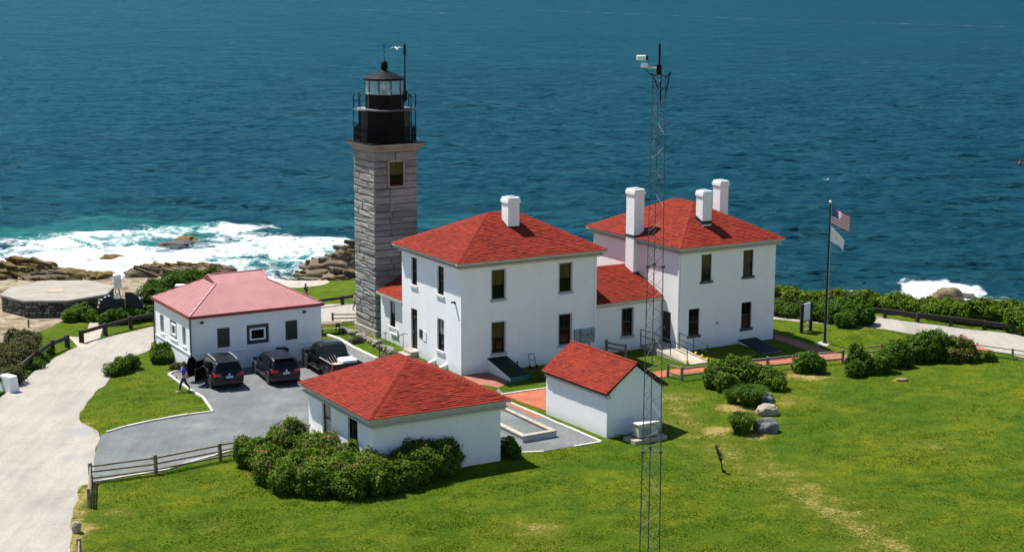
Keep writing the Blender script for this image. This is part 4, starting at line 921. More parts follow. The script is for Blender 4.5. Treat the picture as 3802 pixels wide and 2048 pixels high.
sf = MB(); sf.box(-.10, -.001, 0, 5.563, ze - .28, ze - .13); sf.box(3.598, 3.70, 0, 5.563, ze - .28, ze - .13); sf.box(-.1, .15, -.12, -.001, ze - .30, ze - .12); sf.build('soffit', M['fascia'], roof)
shingles(roof, sh, [A_, B_], 300); caps(roof, [((1.8, -o, zr), (1.8, 5.563 + o, zr))])

# ---- white building with faded pink-red metal roof
pk = bld('fog_signal_building', 'white single-storey building with faded red metal roof and glass block windows', 'house', -19.048, 94.24, -.118)
oR = [(1.62, 2.42, 1.40, 2.60), (3.48, 4.91, 1.40, 2.60), (5.97, 6.77, 1.40, 2.60)]
oL = [(5.06, 5.80, 1.46, 2.60), (2.60, 3.86, 1.52, 2.64), (.95, 1.60, 1.48, 2.64)]
walls(pk, 8.345, 6.866, 3.303, oR, oL, depth=.14)
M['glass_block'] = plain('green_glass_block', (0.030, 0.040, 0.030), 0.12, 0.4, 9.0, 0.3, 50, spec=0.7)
M['glass_block_lit'] = plain('sunlit_glass_block', (0.20, 0.24, 0.22), 0.15, 0.3, 9.0, 0.3, 50, spec=0.7)  # lighter copy for the left windows, sunlight put into the colour
M['mortar'] = plain('grey_mortar', (0.075, 0.08, 0.07), 0.9)
_gb = {}
def glass_block_window(root, fn, a, b, c, d, nx, nz, skip=None, mat='glass_block'):
    mb = MB(); mb.box(a, b, -.14, -.10, c, d, fn); w = mb.build('window', M['mortar'], root)
    bw, bh = (b - a) / nx, (d - c) / nz; key = (round(bw, 3), round(bh, 3), fn is fR, mat)
    if key not in _gb:
        q = MB(); g = .012; e = .022
        q.hexa([fn((g, 0, g)), fn((bw - g, 0, g)), fn((bw - g, 0, bh - g)), fn((g, 0, bh - g))], [fn((g + e, .035, g + e)), fn((bw - g - e, .035, g + e)), fn((bw - g - e, .035, bh - g - e)), fn((g + e, .035, bh - g - e))])
        _gb[key] = q.mesh('glass_block', M[mat])
    for i in range(nx):
        for j in range(nz):
            x, z = a + i * bw, c + j * bh
            if skip and skip[0] - .01 < x + bw / 2 < skip[1] + .01 and skip[2] - .01 < z + bh / 2 < skip[3] + .01: continue
            share(_gb[key], 'glass_block', w, Matrix.Translation(fn((x, -.10, z))))
    sl_ = MB(); sl_.box(a - .06, b + .06, -.1, .06, c - .10, c - .001, fn); sl_.build('sill', M['white'], w)
    return w
def hopper(w, fn, a, b, c, d):
    q = MB(); t = .09
    q.box(a, a + t, -.12, .02, c, d, fn); q.box(b - t, b, -.12, .02, c, d, fn); q.box(a + t, b - t, -.12, .02, c, c + t, fn); q.box(a + t, b - t, -.12, .02, d - t, d, fn)
    q.build('vent_frame', M['white'], w); q = MB(); q.box(a + t, b - t, -.11, -.07, c + t, d - t, fn); q.build('vent_pane', M['pane'], w)
glass_block_window(pk, fR, *oR[0], 5, 8); glass_block_window(pk, fR, *oR[2], 5, 8)
w = glass_block_window(pk, fR, *oR[1], 9, 8, skip=(3.67, 4.70, 1.66, 2.38)); hopper(w, fR, 3.68, 4.68, 1.64, 2.36)
glass_block_window(pk, fL, *oL[0], 5, 8, mat='glass_block_lit'); w = glass_block_window(pk, fL, *oL[1], 8, 8, skip=(2.85, 3.6, 1.75, 2.42), mat='glass_block_lit'); hopper(w, fL, 2.82, 3.62, 1.74, 2.44)
glass_block_window(pk, fL, *oL[2], 5, 8, mat='glass_block_lit')
bt = MB(); bt.box(-.05, 8.345, .001, .045, 1.10, 1.18, fR); bt.box(0, 6.866, .001, .045, 1.10, 1.18, fL); bt.build('string_course', M['wall'], pk)
wall_lamp(pk, fR, .66, 3.05); wall_lamp(pk, fR, 7.2, 3.05)
mb = MB(); mb.tube([(-.06, -.06, 0), (-.06, -.06, 3.3)], .045, 8); mb.build('downspout', M['dark_steel'], pk); mb = MB(); mb.tube([(-.06, 6.86, 0), (-.06, 6.86, 3.3)], .045, 8); mb.build('downspout', M['dark_steel'], pk)
o = .13; ze = 3.50; R, L = 8.345, 6.866; g0, g1 = 2.48, 5.84; zg_, zr = 4.83, 5.25; vm = L / 2; vg0, vg1 = 2.42, L - 2.42
mb = MB(); rw = 0.42; rv = vm - (zr - 5.235) / .49
c0, c1, c2, c3 = (-o, -o, ze), (R + o, -o, ze), (R + o, L + o, ze), (-o, L + o, ze)
Gl0, Gl1, Gr0, Gr1 = (g0, vg0, zg_), (g0, vg1, zg_), (g1, vg0, zg_), (g1, vg1, zg_)
Rl, Rr = (g0 - .12, vm, zr), (g1 + .12, vm, zr)
Rl0 = (g0, vm, zr); Rr0 = (g1, vm, zr)
mb.quad(c0, c1, Gr0, Rr, Rl, Gl0); mb.quad(c2, c3, Gl1, Rl, Rr, Gr1); mb.quad(c3, c0, Gl0, Gl1); mb.quad(c1, c2, Gr1, Gr0)
mb.quad(Gl0, Rl0, Gl1); mb.quad(Gr0, Rr0, Gr1); mb.quad(*[(q[0], q[1], ze - .1) for q in (c0, c1, c2, c3)])
roof = mb.build('roof', M['metal_roof'], pk, recalc=False)
tr = MB()
for q in ((-o - .03, R + o + .03, -o - .03, -o + .05), (-o - .03, R + o + .03, L + o - .05, L + o + .03), (-o - .03, -o + .05, -o + .05, L + o - .05), (R + o - .05, R + o + .03, -o + .05, L + o - .05)): tr.box(*q, ze - .17, ze + .012)
tr.build('gutter', M['roof_trim'], roof)
def seam_line(p, q, nrm, h=.035, w=.03):
    mb = MB(); p, q = Vector(p), Vector(q); d = (q - p).normalized(); x = d.cross(nrm).normalized() * w / 2; n = nrm.normalized() * h
    mb.hexa([p - x - n * .3, p + x - n * .3, p + x + n, p - x + n], [q - x - n * .3, q + x - n * .3, q + x + n, q - x + n]); return mb
sp_ = 0.40; nl = Vector((-.46, 0, .88)); nr_ = Vector((.46, 0, .88)); nf = Vector((0, -.44, .9)); nb_ = Vector((0, .44, .9))
kx = (zg_ - ze) / (g0 + o); ky = (zg_ - ze) / (vg0 + o)
y = -o + .25
while y < L + o - .1:
    e = min(y + o, L + o - y); top = min(1.0, e / (vg0 + o)); x1 = -o + (g0 + o) * top
    seam_line((-o, y, ze), (x1, y, ze + (zg_ - ze) * top), nl).build('roof_seam', M['metal_roof'], roof)
    seam_line((R + o, y, ze), (R + o - (g0 + o) * top, y, ze + (zg_ - ze) * top), nr_).build('roof_seam', M['metal_roof'], roof); y += sp_
x = -o + .25
while x < R + o - .1:
    e = min(x + o, R + o - x); inner_ = g0 <= x <= g1
    if inner_: v1, z1 = vm, zr
    else: top = min(1, e / (g0 + o)); v1, z1 = -o + (vg0 + o) * top, ze + (zg_ - ze) * top
    seam_line((x, -o, ze), (x, v1, z1), nf, .018, .022).build('roof_seam', M['metal_roof'], roof); seam_line((x, L + o, ze), (x, L - v1, z1), nb_, .018, .022).build('roof_seam', M['metal_roof'], roof); x += sp_
hp = MB()
for p, q in ((c0, Gl0), (c3, Gl1), (c1, Gr0), (c2, Gr1), (Rl, Rr), (Gl0, Rl), (Gr0, Rr), (Gl1, Rl), (Gr1, Rr)): hp.bar((p[0], p[1], p[2] + .015), (q[0], q[1], q[2] + .015), .09, .04)
hp.build('ridge_cap', M['metal_roof'], roof)

# ---- granite lighthouse tower with black lantern
tw = bld('lighthouse', 'square grey granite lighthouse tower topped by a black iron lantern', 'lighthouse', -8.953, 104.533, .658)
S = 3.1
core = MB(); core.box(.04, S - .04, .04, S - .04, -.5, 12.1); core.build('tower_core', M['dark_steel'], tw)
bs = MB(); bs.box(-.12, S + .12, -.12, S + .12, -.5, .42); bs.build('base_course', M['granite_trim'], tw, bevel=.03)
wz = (9.85, 11.42); wx = (1.05, 2.05)
z = .424; i = 0
def block(x0, x1, y0, y1, z0, z1, face):
    """rough-faced block: the outward face bulges unevenly"""
    mb = MB(); n = 4; j = .035
    def P(a, b, dd):
        if face == 'R': return (x0 + (x1 - x0) * a, y0 - dd, z0 + (z1 - z0) * b)
        if face == 'L': return (x0 - dd, y0 + (y1 - y0) * a, z0 + (z1 - z0) * b)
        if face == 'B': return (x0 + (x1 - x0) * a, y1 + dd, z0 + (z1 - z0) * b)
        return (x1 + dd, y0 + (y1 - y0) * a, z0 + (z1 - z0) * b)
    vs = []; A = [0, .03, .35, .68, .97, 1]; B = [0, .12, .5, .88, 1]
    for bi, b in enumerate(B):
        for ai, a in enumerate(A):
            e = ai in (0, len(A) - 1) or bi in (0, len(B) - 1)
            vs.append(P(a, b, -.02 if e else random.uniform(.0, .055)))
    fs = [(r * 6 + c, r * 6 + c + 1, (r + 1) * 6 + c + 1, (r + 1) * 6 + c) for r in range(4) for c in range(5)]
    mb.add(vs, fs)
    return mb.build('granite_block', M['granite'], tw, recalc=False)
g = .012
while z < 12.0:
    hgt = min(random.choice([.40, .44, .47, .50, .42]), 12.1 - z)
    if 12.1 - z - hgt < .25: hgt = 12.1 - z
    z0_, z1_ = z + g, z + hgt - g
    cut = random.uniform(1.0, 2.1); ov = z1_ > wz[0] + .1 and z0_ < wz[1] - .1
    if ov: segs = [(0, wx[0] - .14), (wx[1] + .14, S)]
    else: segs = [(0, cut), (cut, S)] if i % 2 else [(0, S)] if random.random() < .3 else [(0, cut * .6), (cut * .6, S)]
    for a, b in segs: block(a + g, b - g, 0, S, z0_, z1_, 'R')
    cut = random.uniform(.5, 2.6)
    for a, b in ([(0, cut), (cut, S)] if random.random() < .75 else [(0, S)]): block(0, S, a + g, b - g, z0_, z1_, 'L')
    block(0, S, g, S - g, z0_, z1_, 'E'); block(g, S - g, 0, S, z0_, z1_, 'B'); z += hgt; i += 1
w = window(tw, fR, wx[0], wx[1], wz[0], wz[1], upper='pane_shade', lower='pane', frame='frame', depth=0.0, sill=None)
cs = MB(); cs.box(wx[0] - .13, wx[0] - .001, -.06, .06, wz[0] - .10, wz[1] + .12, fR); cs.box(wx[1] + .001, wx[1] + .13, -.06, .06, wz[0] - .10, wz[1] + .12, fR); cs.box(wx[0], wx[1], -.06, .06, wz[1] + .001, wz[1] + .12, fR); cs.box(wx[0], wx[1], -.06, .075, wz[0] - .12, wz[0] - .001, fR)
cs.build('casing', M['granite_trim'], w)
cn = MB(); cn.box(-.12, S + .12, -.12, S + .12, 12.1, 12.26); cn.hexa([(-.12, -.12, 12.26), (S + .12, -.12, 12.26), (S + .12, S + .12, 12.26), (-.12, S + .12, 12.26)], [(-.36, -.36, 12.44), (S + .36, -.36, 12.44), (S + .36, S + .36, 12.44), (-.36, S + .36, 12.44)]); cn.box(-.38, S + .38, -.38, S + .38, 12.44, 12.60)
cn.build('cornice', M['granite_trim'], tw, bevel=.015)
dk = MB(); dk.box(-.42, S + .42, -.42, S + .42, 12.602, 12.66); dk.build('gallery_deck', M['black_iron'], tw)
c_ = S / 2; OCT = math.pi / 8
wr = MB(); wr.lathe([(1.62, 12.66), (1.62, 14.62), (1.68, 14.64), (1.68, 14.72)], 8, (c_, c_), OCT); wr.build('watch_room', M['black_iron'], tw)
for k in range(8):
    an = OCT + k * math.pi / 4; x, y = c_ + 1.62 * math.cos(an), c_ + 1.62 * math.sin(an); rs = MB(); rs.tube([(x, y, 12.66), (x, y, 14.62)], .035, 5); rs.build('corner_rib', M['black_iron'], tw)
ug = MB(); ug.lathe([(2.08, 14.722), (2.08, 14.76), (1.2, 14.77)], 24, (c_, c_)); ug.build('upper_gallery', plain('worn_grey_deck', (.16, .17, .18), .6), tw); 
dr = MB(); dr.lathe([(1.27, 14.79), (1.27, 15.62), (1.33, 15.63), (1.33, 15.70)], 10, (c_, c_), .2); dr.build('lantern_drum', M['black_iron'], tw)
lg_m, lnt, lb = newmat('lantern_glass'); lb.inputs['Base Color'].default_value = (.85, .95, .95, 1); lb.inputs['Transmission Weight'].default_value = .88; lb.inputs['Roughness'].default_value = .04; lb.inputs['IOR'].default_value = 1.05
n_ = lnt.nodes.new('ShaderNodeTexNoise'); n_.inputs['Scale'].default_value = 2; lnt.links.new(ramp(lnt, n_.outputs['Fac'], [(.3, (.75, .86, .86)), (.7, (.92, .97, .97))]), lb.inputs['Base Color']); M['lantern_glass'] = lg_m
NP = 10
for k in range(NP):
    a0, a1 = .2 + 2 * math.pi * k / NP, .2 + 2 * math.pi * (k + 1) / NP; q = MB(); r0, r1 = 1.25, 1.232
    P2 = lambda a, r, zz: (c_ + r * math.cos(a), c_ + r * math.sin(a), zz)
    q.hexa([P2(a0 + .03, r0, 15.71), P2(a1 - .03, r0, 15.71), P2(a1 - .03, r1, 15.71), P2(a0 + .03, r1, 15.71)], [P2(a0 + .03, r0, 16.6), P2(a1 - .03, r0, 16.6), P2(a1 - .03, r1, 16.6), P2(a0 + .03, r1, 16.6)])
    q.build('lantern_pane', M['lantern_glass'], tw)
    q = MB(); q.tube([P2(a0, 1.25, 15.7), P2(a0, 1.25, 16.62)], .03, 5); q.build('glazing_bar', M['black_iron'], tw)
fl = MB(); fl.lathe([(1.2, 15.702), (1.2, 15.72)], 10, (c_, c_), .2); fl.build('lantern_floor', M['white'], tw)
lr = MB(); lr.lathe([(1.36, 16.60), (1.40, 16.64), (1.40, 16.74), (1.28, 16.80), (.75, 17.0), (.30, 17.16), (.22, 17.2)], 20, (c_, c_), .2); lr.build('lantern_roof', M['black_iron'], tw)
vb = MB(); vb.lathe([(.26, 17.14), (.17, 17.24), (.22, 17.32), (.235, 17.5), (.215, 17.68), (.14, 17.82), (.05, 17.88)], 14, (c_, c_)); vb.build('ventilator', M['black_iron'], tw, smooth=True)
rd = MB(); rd.tube([(c_, c_, 17.8), (c_, c_, 18.95)], .022, 5); rd.tube([(c_ - .09, c_, 18.82), (c_ + .09, c_, 18.82)], .014, 4); rd.tube([(c_, c_ - .09, 18.82), (c_, c_ + .09, 18.82)], .014, 4); rd.build('lightning_rod', M['black_iron'], tw)
am = MB(); mx_, my_ = c_ + 1.18, c_ - .62; am.tube([(mx_, my_, 15.1), (mx_, my_, 18.75)], .05, 6); am.tube([(mx_, my_, 18.2), (mx_, my_, 18.9)], .085, 6); am.box(mx_ - .12, mx_ + .10, my_ - .12, my_ + .1, 15.3, 15.9); am.build('antenna_pole', M['black_iron'], tw)
# gallery stanchions rising past the upper gallery, rails and wire mesh on an octagonal ring
RG = 2.05; pts_ = [(c_ + RG * math.cos(OCT + k * math.pi / 4 + .12), c_ + RG * math.sin(OCT + k * math.pi / 4 + .12)) for k in range(8)]
mids = []
for k in range(8):
    (x0, y0), (x1, y1) = pts_[k], pts_[(k + 1) % 8]; mids += [(x0, y0)] + ([((x0 + x1) / 2, (y0 + y1) / 2)] if k % 2 else [])
for x, y in mids:
    dx_, dy_ = c_ - x, c_ - y; l_ = math.hypot(dx_, dy_); q = MB(); q.tube([(x, y, 12.66), (x, y, 15.60), (x + dx_ / l_ * .05, y + dy_ / l_ * .05, 15.70), (x + dx_ / l_ * .10, y + dy_ / l_ * .10, 15.74)], .036, 5); q.build('gallery_post', M['black_iron'], tw)
for zz in (13.62, 13.2, 14.78):
    rr = MB(); rr.tube([(*p_, zz) for p_ in pts_] + [(*pts_[0], zz)], .024, 5); rr.build('gallery_rail', M['black_iron'], tw)
me_ = MB()
for k in range(8):
    p_, q_ = Vector((*pts_[k], 0)), Vector((*pts_[(k + 1) % 8], 0))
    for i in range(1, 14): r = p_.lerp(q_, i / 14); me_.bar((r.x, r.y, 12.68), (r.x, r.y, 13.62), .022, .022)
    for zz in np.arange(12.75, 13.6, .11): me_.bar((p_.x, p_.y, zz), (q_.x, q_.y, zz), .016, .016)
tag(me_.build('gallery_mesh', M['black_iron'], tw), kind='stuff')
# the lamp that stands inside the lantern
bc = thing('beacon_lamp', 'clear round beacon lens standing inside the lighthouse lantern', 'lamp', tuple(tw.matrix_basis @ Vector((c_, c_, 15.725)) if False else (0, 0, 0)))
bpos = Matrix.Translation(tw.location) @ Matrix.Rotation(R_(H1A + .658), 4, 'Z') @ Vector((c_, c_, 15.725)); bc.location = bpos
q = MB(); q.lathe([(.16, 0), (.16, .18), (.08, .2), (.08, .26)], 12); q.build('pedestal', M['bright_steel'], bc)
q = MB(); q.lathe([(.12, .26), (.24, .34), (.28, .45), (.24, .58), (.13, .68)], 14); q.build('lens', plain('clear_lens', (.75, .85, .85), .05, .05, spec=.9), bc, smooth=True)
# ------------------------------------------------------------------ fences
def fence(label, posts, rails, h, pw, rh, rw, mat='wood', group='wooden fences round the lighthouse grounds', name='rail_fence', lean=0.0, round_=False):
    root = thing(name, label, 'fence', tuple(posts[0]), 0, group); o = root.location.copy()
    P = [Vector(p) - o for p in posts]
    for p in P:
        mb = MB(); lx, ly = random.uniform(-.03, .03), random.uniform(-.03, .03); hh = h * random.uniform(.95, 1.05)
        if round_: mb.tube([(p.x, p.y, p.z - .2), (p.x + lx, p.y + ly, p.z + hh)], pw / 2, 8)
        else: mb.bar((p.x, p.y, p.z - .2), (p.x + lx, p.y + ly, p.z + hh), pw, pw)
        mb.build('post', M[mat], root, bevel=.015)
    for a, b in zip(P[:-1], P[1:]):
        for z in rails:
            d = (b - a).normalized(); mb = MB(); j = random.uniform(-.025, .025); j2 = random.uniform(-.025, .025)
            mb.bar((a.x, a.y, a.z + z + j), (b.x, b.y, b.z + z + j2), rw, rh); mb.build('rail', M[mat], root, bevel=.01)
    return root
f = fence('three-rail grey wooden fence turning the corner beside the gravel lot entrance', [gf(332, 1882), gf(338, 1790), gf(580, 1758), gf(819, 1709), gf(925, 1688)], (.80, .50, .20), .92, .15, .085, .07)
fb = MB(); q = gf(574, 1752) - f.location; fb.box(q.x - .09, q.x + .09, q.y - .12, q.y - .10, .62, .84); fb.build('notice', M['white'], f)
fence('wooden fence end at the bottom left beside the pale boulder', [gf(296, 2072), gf(292, 2180)], (.75, .45), .85, .15, .085, .07)
fence('heavy dark timber guard rail along the left road, below the brown scrub', [gf(-20, 1465), gf(76, 1402), gf(131, 1352), gf(196, 1311), gf(251, 1289)], (.66,), .84, .25, .22, .14, 'wood_dark', name='guard_rail')
fence('heavy dark timber guard rail along the left road, below the fog signal', [gf(303, 1272), gf(391, 1245), gf(485, 1219), gf(580, 1200), gf(680, 1180)], (.66,), .84, .25, .22, .14, 'wood_dark', name='guard_rail')
fence('dark timber guard rail on the seaward lawn behind the lighthouse tower', [gf(1150, 1146), gf(1272, 1129), gf(1385, 1114)], (.50,), .66, .22, .20, .14, 'wood_dark', name='guard_rail')
fence('small three-rail wooden fence between pink-roofed building and tower', [gf(1236, 1204), gf(1352, 1203)], (.70, .43, .14), .84, .12, .08, .06)
fence('short dark two-rail fence under the window of the linking wing', [gf(2251, 1312), gf(2322, 1327)], (.74, .40), .88, .13, .10, .06)
fence('two-rail wooden fence along the brick path behind the big green shrub', [gf(2479, 1399), gf(2530, 1413), gf(2690, 1393), gf(2850, 1375), gf(2990, 1360), gf(3128, 1347)], (.74, .30), .86, .14, .10, .08)
fence('pale short wooden fence behind the row of right-hand shrubs', [gf(3196, 1322), gf(3275, 1312)], (.55, .2), .6, .12, .09, .08)
fence('thin three-rail wooden fence beside the right-hand road', [gf(3420, 1304), gf(3587, 1312), gf(3759, 1335), gf(3935, 1362)], (.66, .36, .06), .74, .12, .06, .06)
fence('dark timber guard rail under the long hedge beside the right-hand road', [gf(2880, 1138), gf(3000, 1152), gf(3120, 1165), gf(3285, 1180), gf(3405, 1196), gf(3530, 1210), gf(3655, 1225), gf(3770, 1239), gf(3880, 1254)], (.50,), .66, .24, .30, .15, 'wood_dark', name='guard_rail')

# ------------------------------------------------------------------ plants
def leaf_cloud(C, outw, size, flat=0.5, asp=0.62):
    n = len(C); r = RNG.normal(size=(n, 3)); nn = outw * 0.7 + np.array([0, 0, 0.55]) + r * flat; nn /= np.linalg.norm(nn, axis=1)[:, None]
    a = np.cross(nn, RNG.normal(size=(n, 3))); a /= np.linalg.norm(a, axis=1)[:, None]; b = np.cross(nn, a)
    s = size * RNG.uniform(.65, 1.35, n)[:, None]
    a = a * s; b = b * s * asp
    fold = nn * s * 0.18
    V = np.stack([C - a, C - b + fold, C + a, C + b + fold], 1).reshape(-1, 3)
    F = np.arange(4 * n).reshape(n, 4); return V, F
_ico = None
def ico(sub):
    bm = bmesh.new(); bmesh.ops.create_icosphere(bm, subdivisions=sub, radius=1.0)
    v = np.array([x.co[:] for x in bm.verts]); f = np.array([[w.index for w in x.verts] for x in bm.faces]); bm.free(); return v, f
ICO2 = ico(2); ICO3 = ico(3); ICO4 = ico(4); ICO5 = ico(5)
def shrub(name, label, cat, lobes, dens=300, size=.085, mat='leaf_dark', group=None, flowers=0, lump=.26, core=.66, fl_mat='flower'):
    """lobes: (x, y, radius, height) on the ground"""
    ex = []
    for x, y, r, h in lobes:
        for _ in range(2 if len(lobes) < 25 else 1):
            an = random.uniform(0, 6.28); q = random.uniform(.4, .62); ex.append((x + math.cos(an) * r * q, y + math.sin(an) * r * q, r * random.uniform(.42, .66), h * random.uniform(.72, 1.08)))
    lobes = list(lobes) + ex; dens = int(dens * 1.15); size = size * .88
    base = Vector((sum(l[0] for l in lobes) / len(lobes), sum(l[1] for l in lobes) / len(lobes), 0)); base.z = float(zg(base.x, base.y))
    root = thing(name, label, cat, base, 0, group)
    E_ = [np.array([x - base.x, y - base.y, h * .46, r, r, h * .54]) for x, y, r, h in lobes]
    C, O, fl = [], [], []
    for e in E_:
        n = int(dens * 4 * math.pi * ((e[3] * e[5]) ** 1.6 * 2 + e[3] ** 3.2) ** (1 / 1.6) / 3 ** (1 / 1.6) * .82)
        d = RNG.normal(size=(n, 3)); d[:, 2] += .25; d /= np.linalg.norm(d, axis=1)[:, None]
        P = d * e[3:]; lf = 1 + lump * wob(P + e[:3] + np.array([base.x, base.y, 0]), 3.6, 0) * .6 + lump * wob(P + e[:3], 8.0, 12) * .4
        rad = np.where(RNG.random(n) < .78, RNG.uniform(.90, 1.05, n), RNG.uniform(.66, .95, n)); rad = np.where(RNG.random(n) < .06, RNG.uniform(1.03, 1.2, n), rad) * lf
        P = P * rad[:, None] + e[:3]
        nrm = d / e[3:]; nrm /= np.linalg.norm(nrm, axis=1)[:, None]
        k = P[:, 2] > 0.02
        for g in E_:
            if g is not e: k &= (((P - g[:3]) / g[3:]) ** 2).sum(1) > .62
        C.append(P[k]); O.append(nrm[k])
        if flowers:
            q = k & (rad > .98) & (RNG.random(n) < flowers) & (wob(P + np.array([base.x, base.y, 0]), 1.7, 30) > -.1); fl.append((P[q] + nrm[q] * .03, nrm[q]))
    C = np.concatenate(C); O = np.concatenate(O)
    V, F = leaf_cloud(C, O, size)
    cv, cf = [], []; off = 0
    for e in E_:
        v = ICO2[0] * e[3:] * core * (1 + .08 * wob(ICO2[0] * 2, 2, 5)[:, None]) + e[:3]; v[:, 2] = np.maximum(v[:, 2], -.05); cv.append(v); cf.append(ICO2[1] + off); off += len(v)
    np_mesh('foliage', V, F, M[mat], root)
    o = np_mesh('shade_lumps', np.concatenate(cv), np.concatenate(cf), M['shade_core'], root)  # dark lumps added inside the leaves to block light
    st = MB()
    for e in E_[:6]:
        for k in range(3):
            an = random.uniform(0, 6.28); st.tube([(e[0], e[1], -.1), (e[0] + math.cos(an) * e[3] * .4, e[1] + math.sin(an) * e[3] * .4, e[5])], [.03, .012], 5)
    tag(st.build('stems', M['bark'], root), kind='stuff')
    if flowers:
        FC = np.concatenate([a for a, b in fl]); FO = np.concatenate([b for a, b in fl])
        if len(FC): V, F = leaf_cloud(np.repeat(FC, 3, 0) + RNG.normal(size=(len(FC) * 3, 3)) * .03, np.repeat(FO, 3, 0), size * .75, .5, .9); tag(np_mesh('blossoms', V, F, M[fl_mat], root), kind='stuff')
    return root
M['shade_core'] = plain('dark_shade_core', (.012, .028, .006), .9, .3, 6)  # depth shade of the shrubs, put into the colour of the added lumps
def L_(*rows): return [(gd(x, y).x, gd(x, y).y, r, h) for x, y, r, h in rows]
def LF(*rows): return [(gf(x, y).x, gf(x, y).y, r, h) for x, y, r, h in rows]
shrub('flowering_hedge', 'large rounded hedge with pink blossoms in front of the garage', 'hedge',
      L_((640, 1170, .95, 1.5), (715, 1152, 1.1, 1.7), (800, 1165, 1.1, 1.55), (868, 1190, .9, 1.35), (690, 1208, 1.0, 1.55), (770, 1215, 1.1, 1.6), (850, 1225, 1.1, 1.5), (930, 1222, 1.05, 1.5),
         (722, 1236, .85, 1.35), (800, 1240, .95, 1.45), (880, 1244, .9, 1.4), (955, 1240, .9, 1.4), (1005, 1222, 1.0, 1.55), (1055, 1205, 1.05, 1.75), (1108, 1190, .95, 1.75), (1045, 1188, .8, 1.6), (625, 1160, .6, 1.1), (1000, 1198, .6, 1.1)),
      520, .060, 'leaf', flowers=.035)
shrub('shrub', 'dark round shrub at the right corner of the garage', 'bush', LF((1888, 1690, .55, .95), (1905, 1698, .45, .75)), 420, .06, 'leaf_dark')
shrub('shrub', 'small low shrub beside the green bulkhead door', 'bush', LF((1996, 1412, .34, .5), (2008, 1408, .25, .35)), 500, .05, 'leaf')
shrub('shrub', 'big bright green shrub on the lawn in front of the farther house', 'bush', LF((2672, 1428, .85, 1.5), (2735, 1425, .95, 1.55), (2790, 1432, .8, 1.3), (2850, 1438, .85, 1.15), (2885, 1445, .6, .85), (2640, 1440, .5, 1.0), (2700, 1452, .7, 1.0)), 330, .075, 'leaf', flowers=.006)
shrub('shrub', 'single round dark shrub standing before the end of the rail fence', 'bush', LF((2995, 1378, .75, 1.25), (3028, 1382, .6, 1.0), (2972, 1384, .5, .9)), 380, .07, 'leaf_dark')
shrub('shrub', 'leftmost tall shrub of the row on the right lawn', 'bush', LF((3180, 1380, .62, 1.55), (3205, 1385, .6, 1.25), (3170, 1396, .55, 1.0)), 380, .07, 'leaf_dark', 'shrubs in a row on the right lawn')
shrub('shrub', 'second shrub of the row on the right lawn, slightly smaller', 'bush', LF((3275, 1380, .68, 1.2), (3250, 1388, .5, .95)), 380, .07, 'leaf_dark', 'shrubs in a row on the right lawn')
shrub('shrub', 'third shrub of the row on the right lawn, set farther back', 'bush', LF((3315, 1358, .85, 1.5), (3355, 1360, .6, 1.25)), 360, .07, 'leaf_dark', 'shrubs in a row on the right lawn')
shrub('shrub', 'largest shrub of the row on the right lawn, with a high crown', 'bush', LF((3425, 1334, 1.05, 1.75), (3475, 1332, 1.0, 1.75), (3400, 1345, .7, 1.3), (3510, 1338, .7, 1.4)), 330, .075, 'leaf_dark', 'shrubs in a row on the right lawn')
shrub('shrub', 'reddish shrub with faded blossoms near the right end of the row', 'bush', LF((3560, 1334, .85, 1.45), (3590, 1340, .6, 1.1), (3530, 1345, .5, .9)), 360, .07, 'leaf_dark', 'shrubs in a row on the right lawn', flowers=.14)
shrub('shrub', 'low spreading shrub at the right end of the row', 'bush', LF((3610, 1338, .5, .55), (3655, 1338, .55, .6), (3680, 1340, .35, .45)), 420, .06, 'leaf', 'shrubs in a row on the right lawn')
rows = []
for i in range(34):
    t_ = i / 33; x = 2880 + t_ * 1030; yb = np.interp(x, [2880, 3000, 3230, 3420, 3600, 3802, 3920], [1128, 1141, 1151, 1172, 1194, 1226, 1244])
    hh = np.interp(x, [2880, 3240, 3500, 3802, 3920], [1.25, 1.15, 1.28, 1.5, 1.55]) * random.uniform(.86, 1.12)
    rows.append((x, yb - random.uniform(0, 5), random.uniform(.8, 1.05), hh))
    if i % 3 != 1: rows.append((x + 12, yb + random.uniform(-1, 3), random.uniform(.45, .7), hh * .62))
shrub('hedge', 'long bright green hedge along the seaward edge of the right-hand road', 'hedge', LF(*rows), 240, .085, 'leaf_yellow', flowers=.012)
shrub('shrub', 'tall dark shrub spilling over the hedge at the far right edge', 'bush', LF((3770, 1232, .8, 1.3), (3815, 1240, .9, 1.5), (3850, 1248, .8, 1.4)), 300, .08, 'leaf')
shrub('shrub', 'big dark bush at the bend of the road behind the flagpole', 'bush', LF((3120, 1195, 1.0, 1.5), (3170, 1200, 1.0, 1.65), (3210, 1205, .7, 1.2), (3140, 1212, .8, 1.1), (3080, 1195, .8, 1.2)), 320, .075, 'leaf_dark')
shrub('shrub', 'row of low dark bushes behind the information sign', 'bush', LF((2890, 1168, .7, .95), (2930, 1175, .7, .9), (2975, 1178, .75, 1.1), (3020, 1184, .8, 1.15), (3055, 1190, .7, 1.1)), 320, .075, 'leaf_dark', flowers=.01)
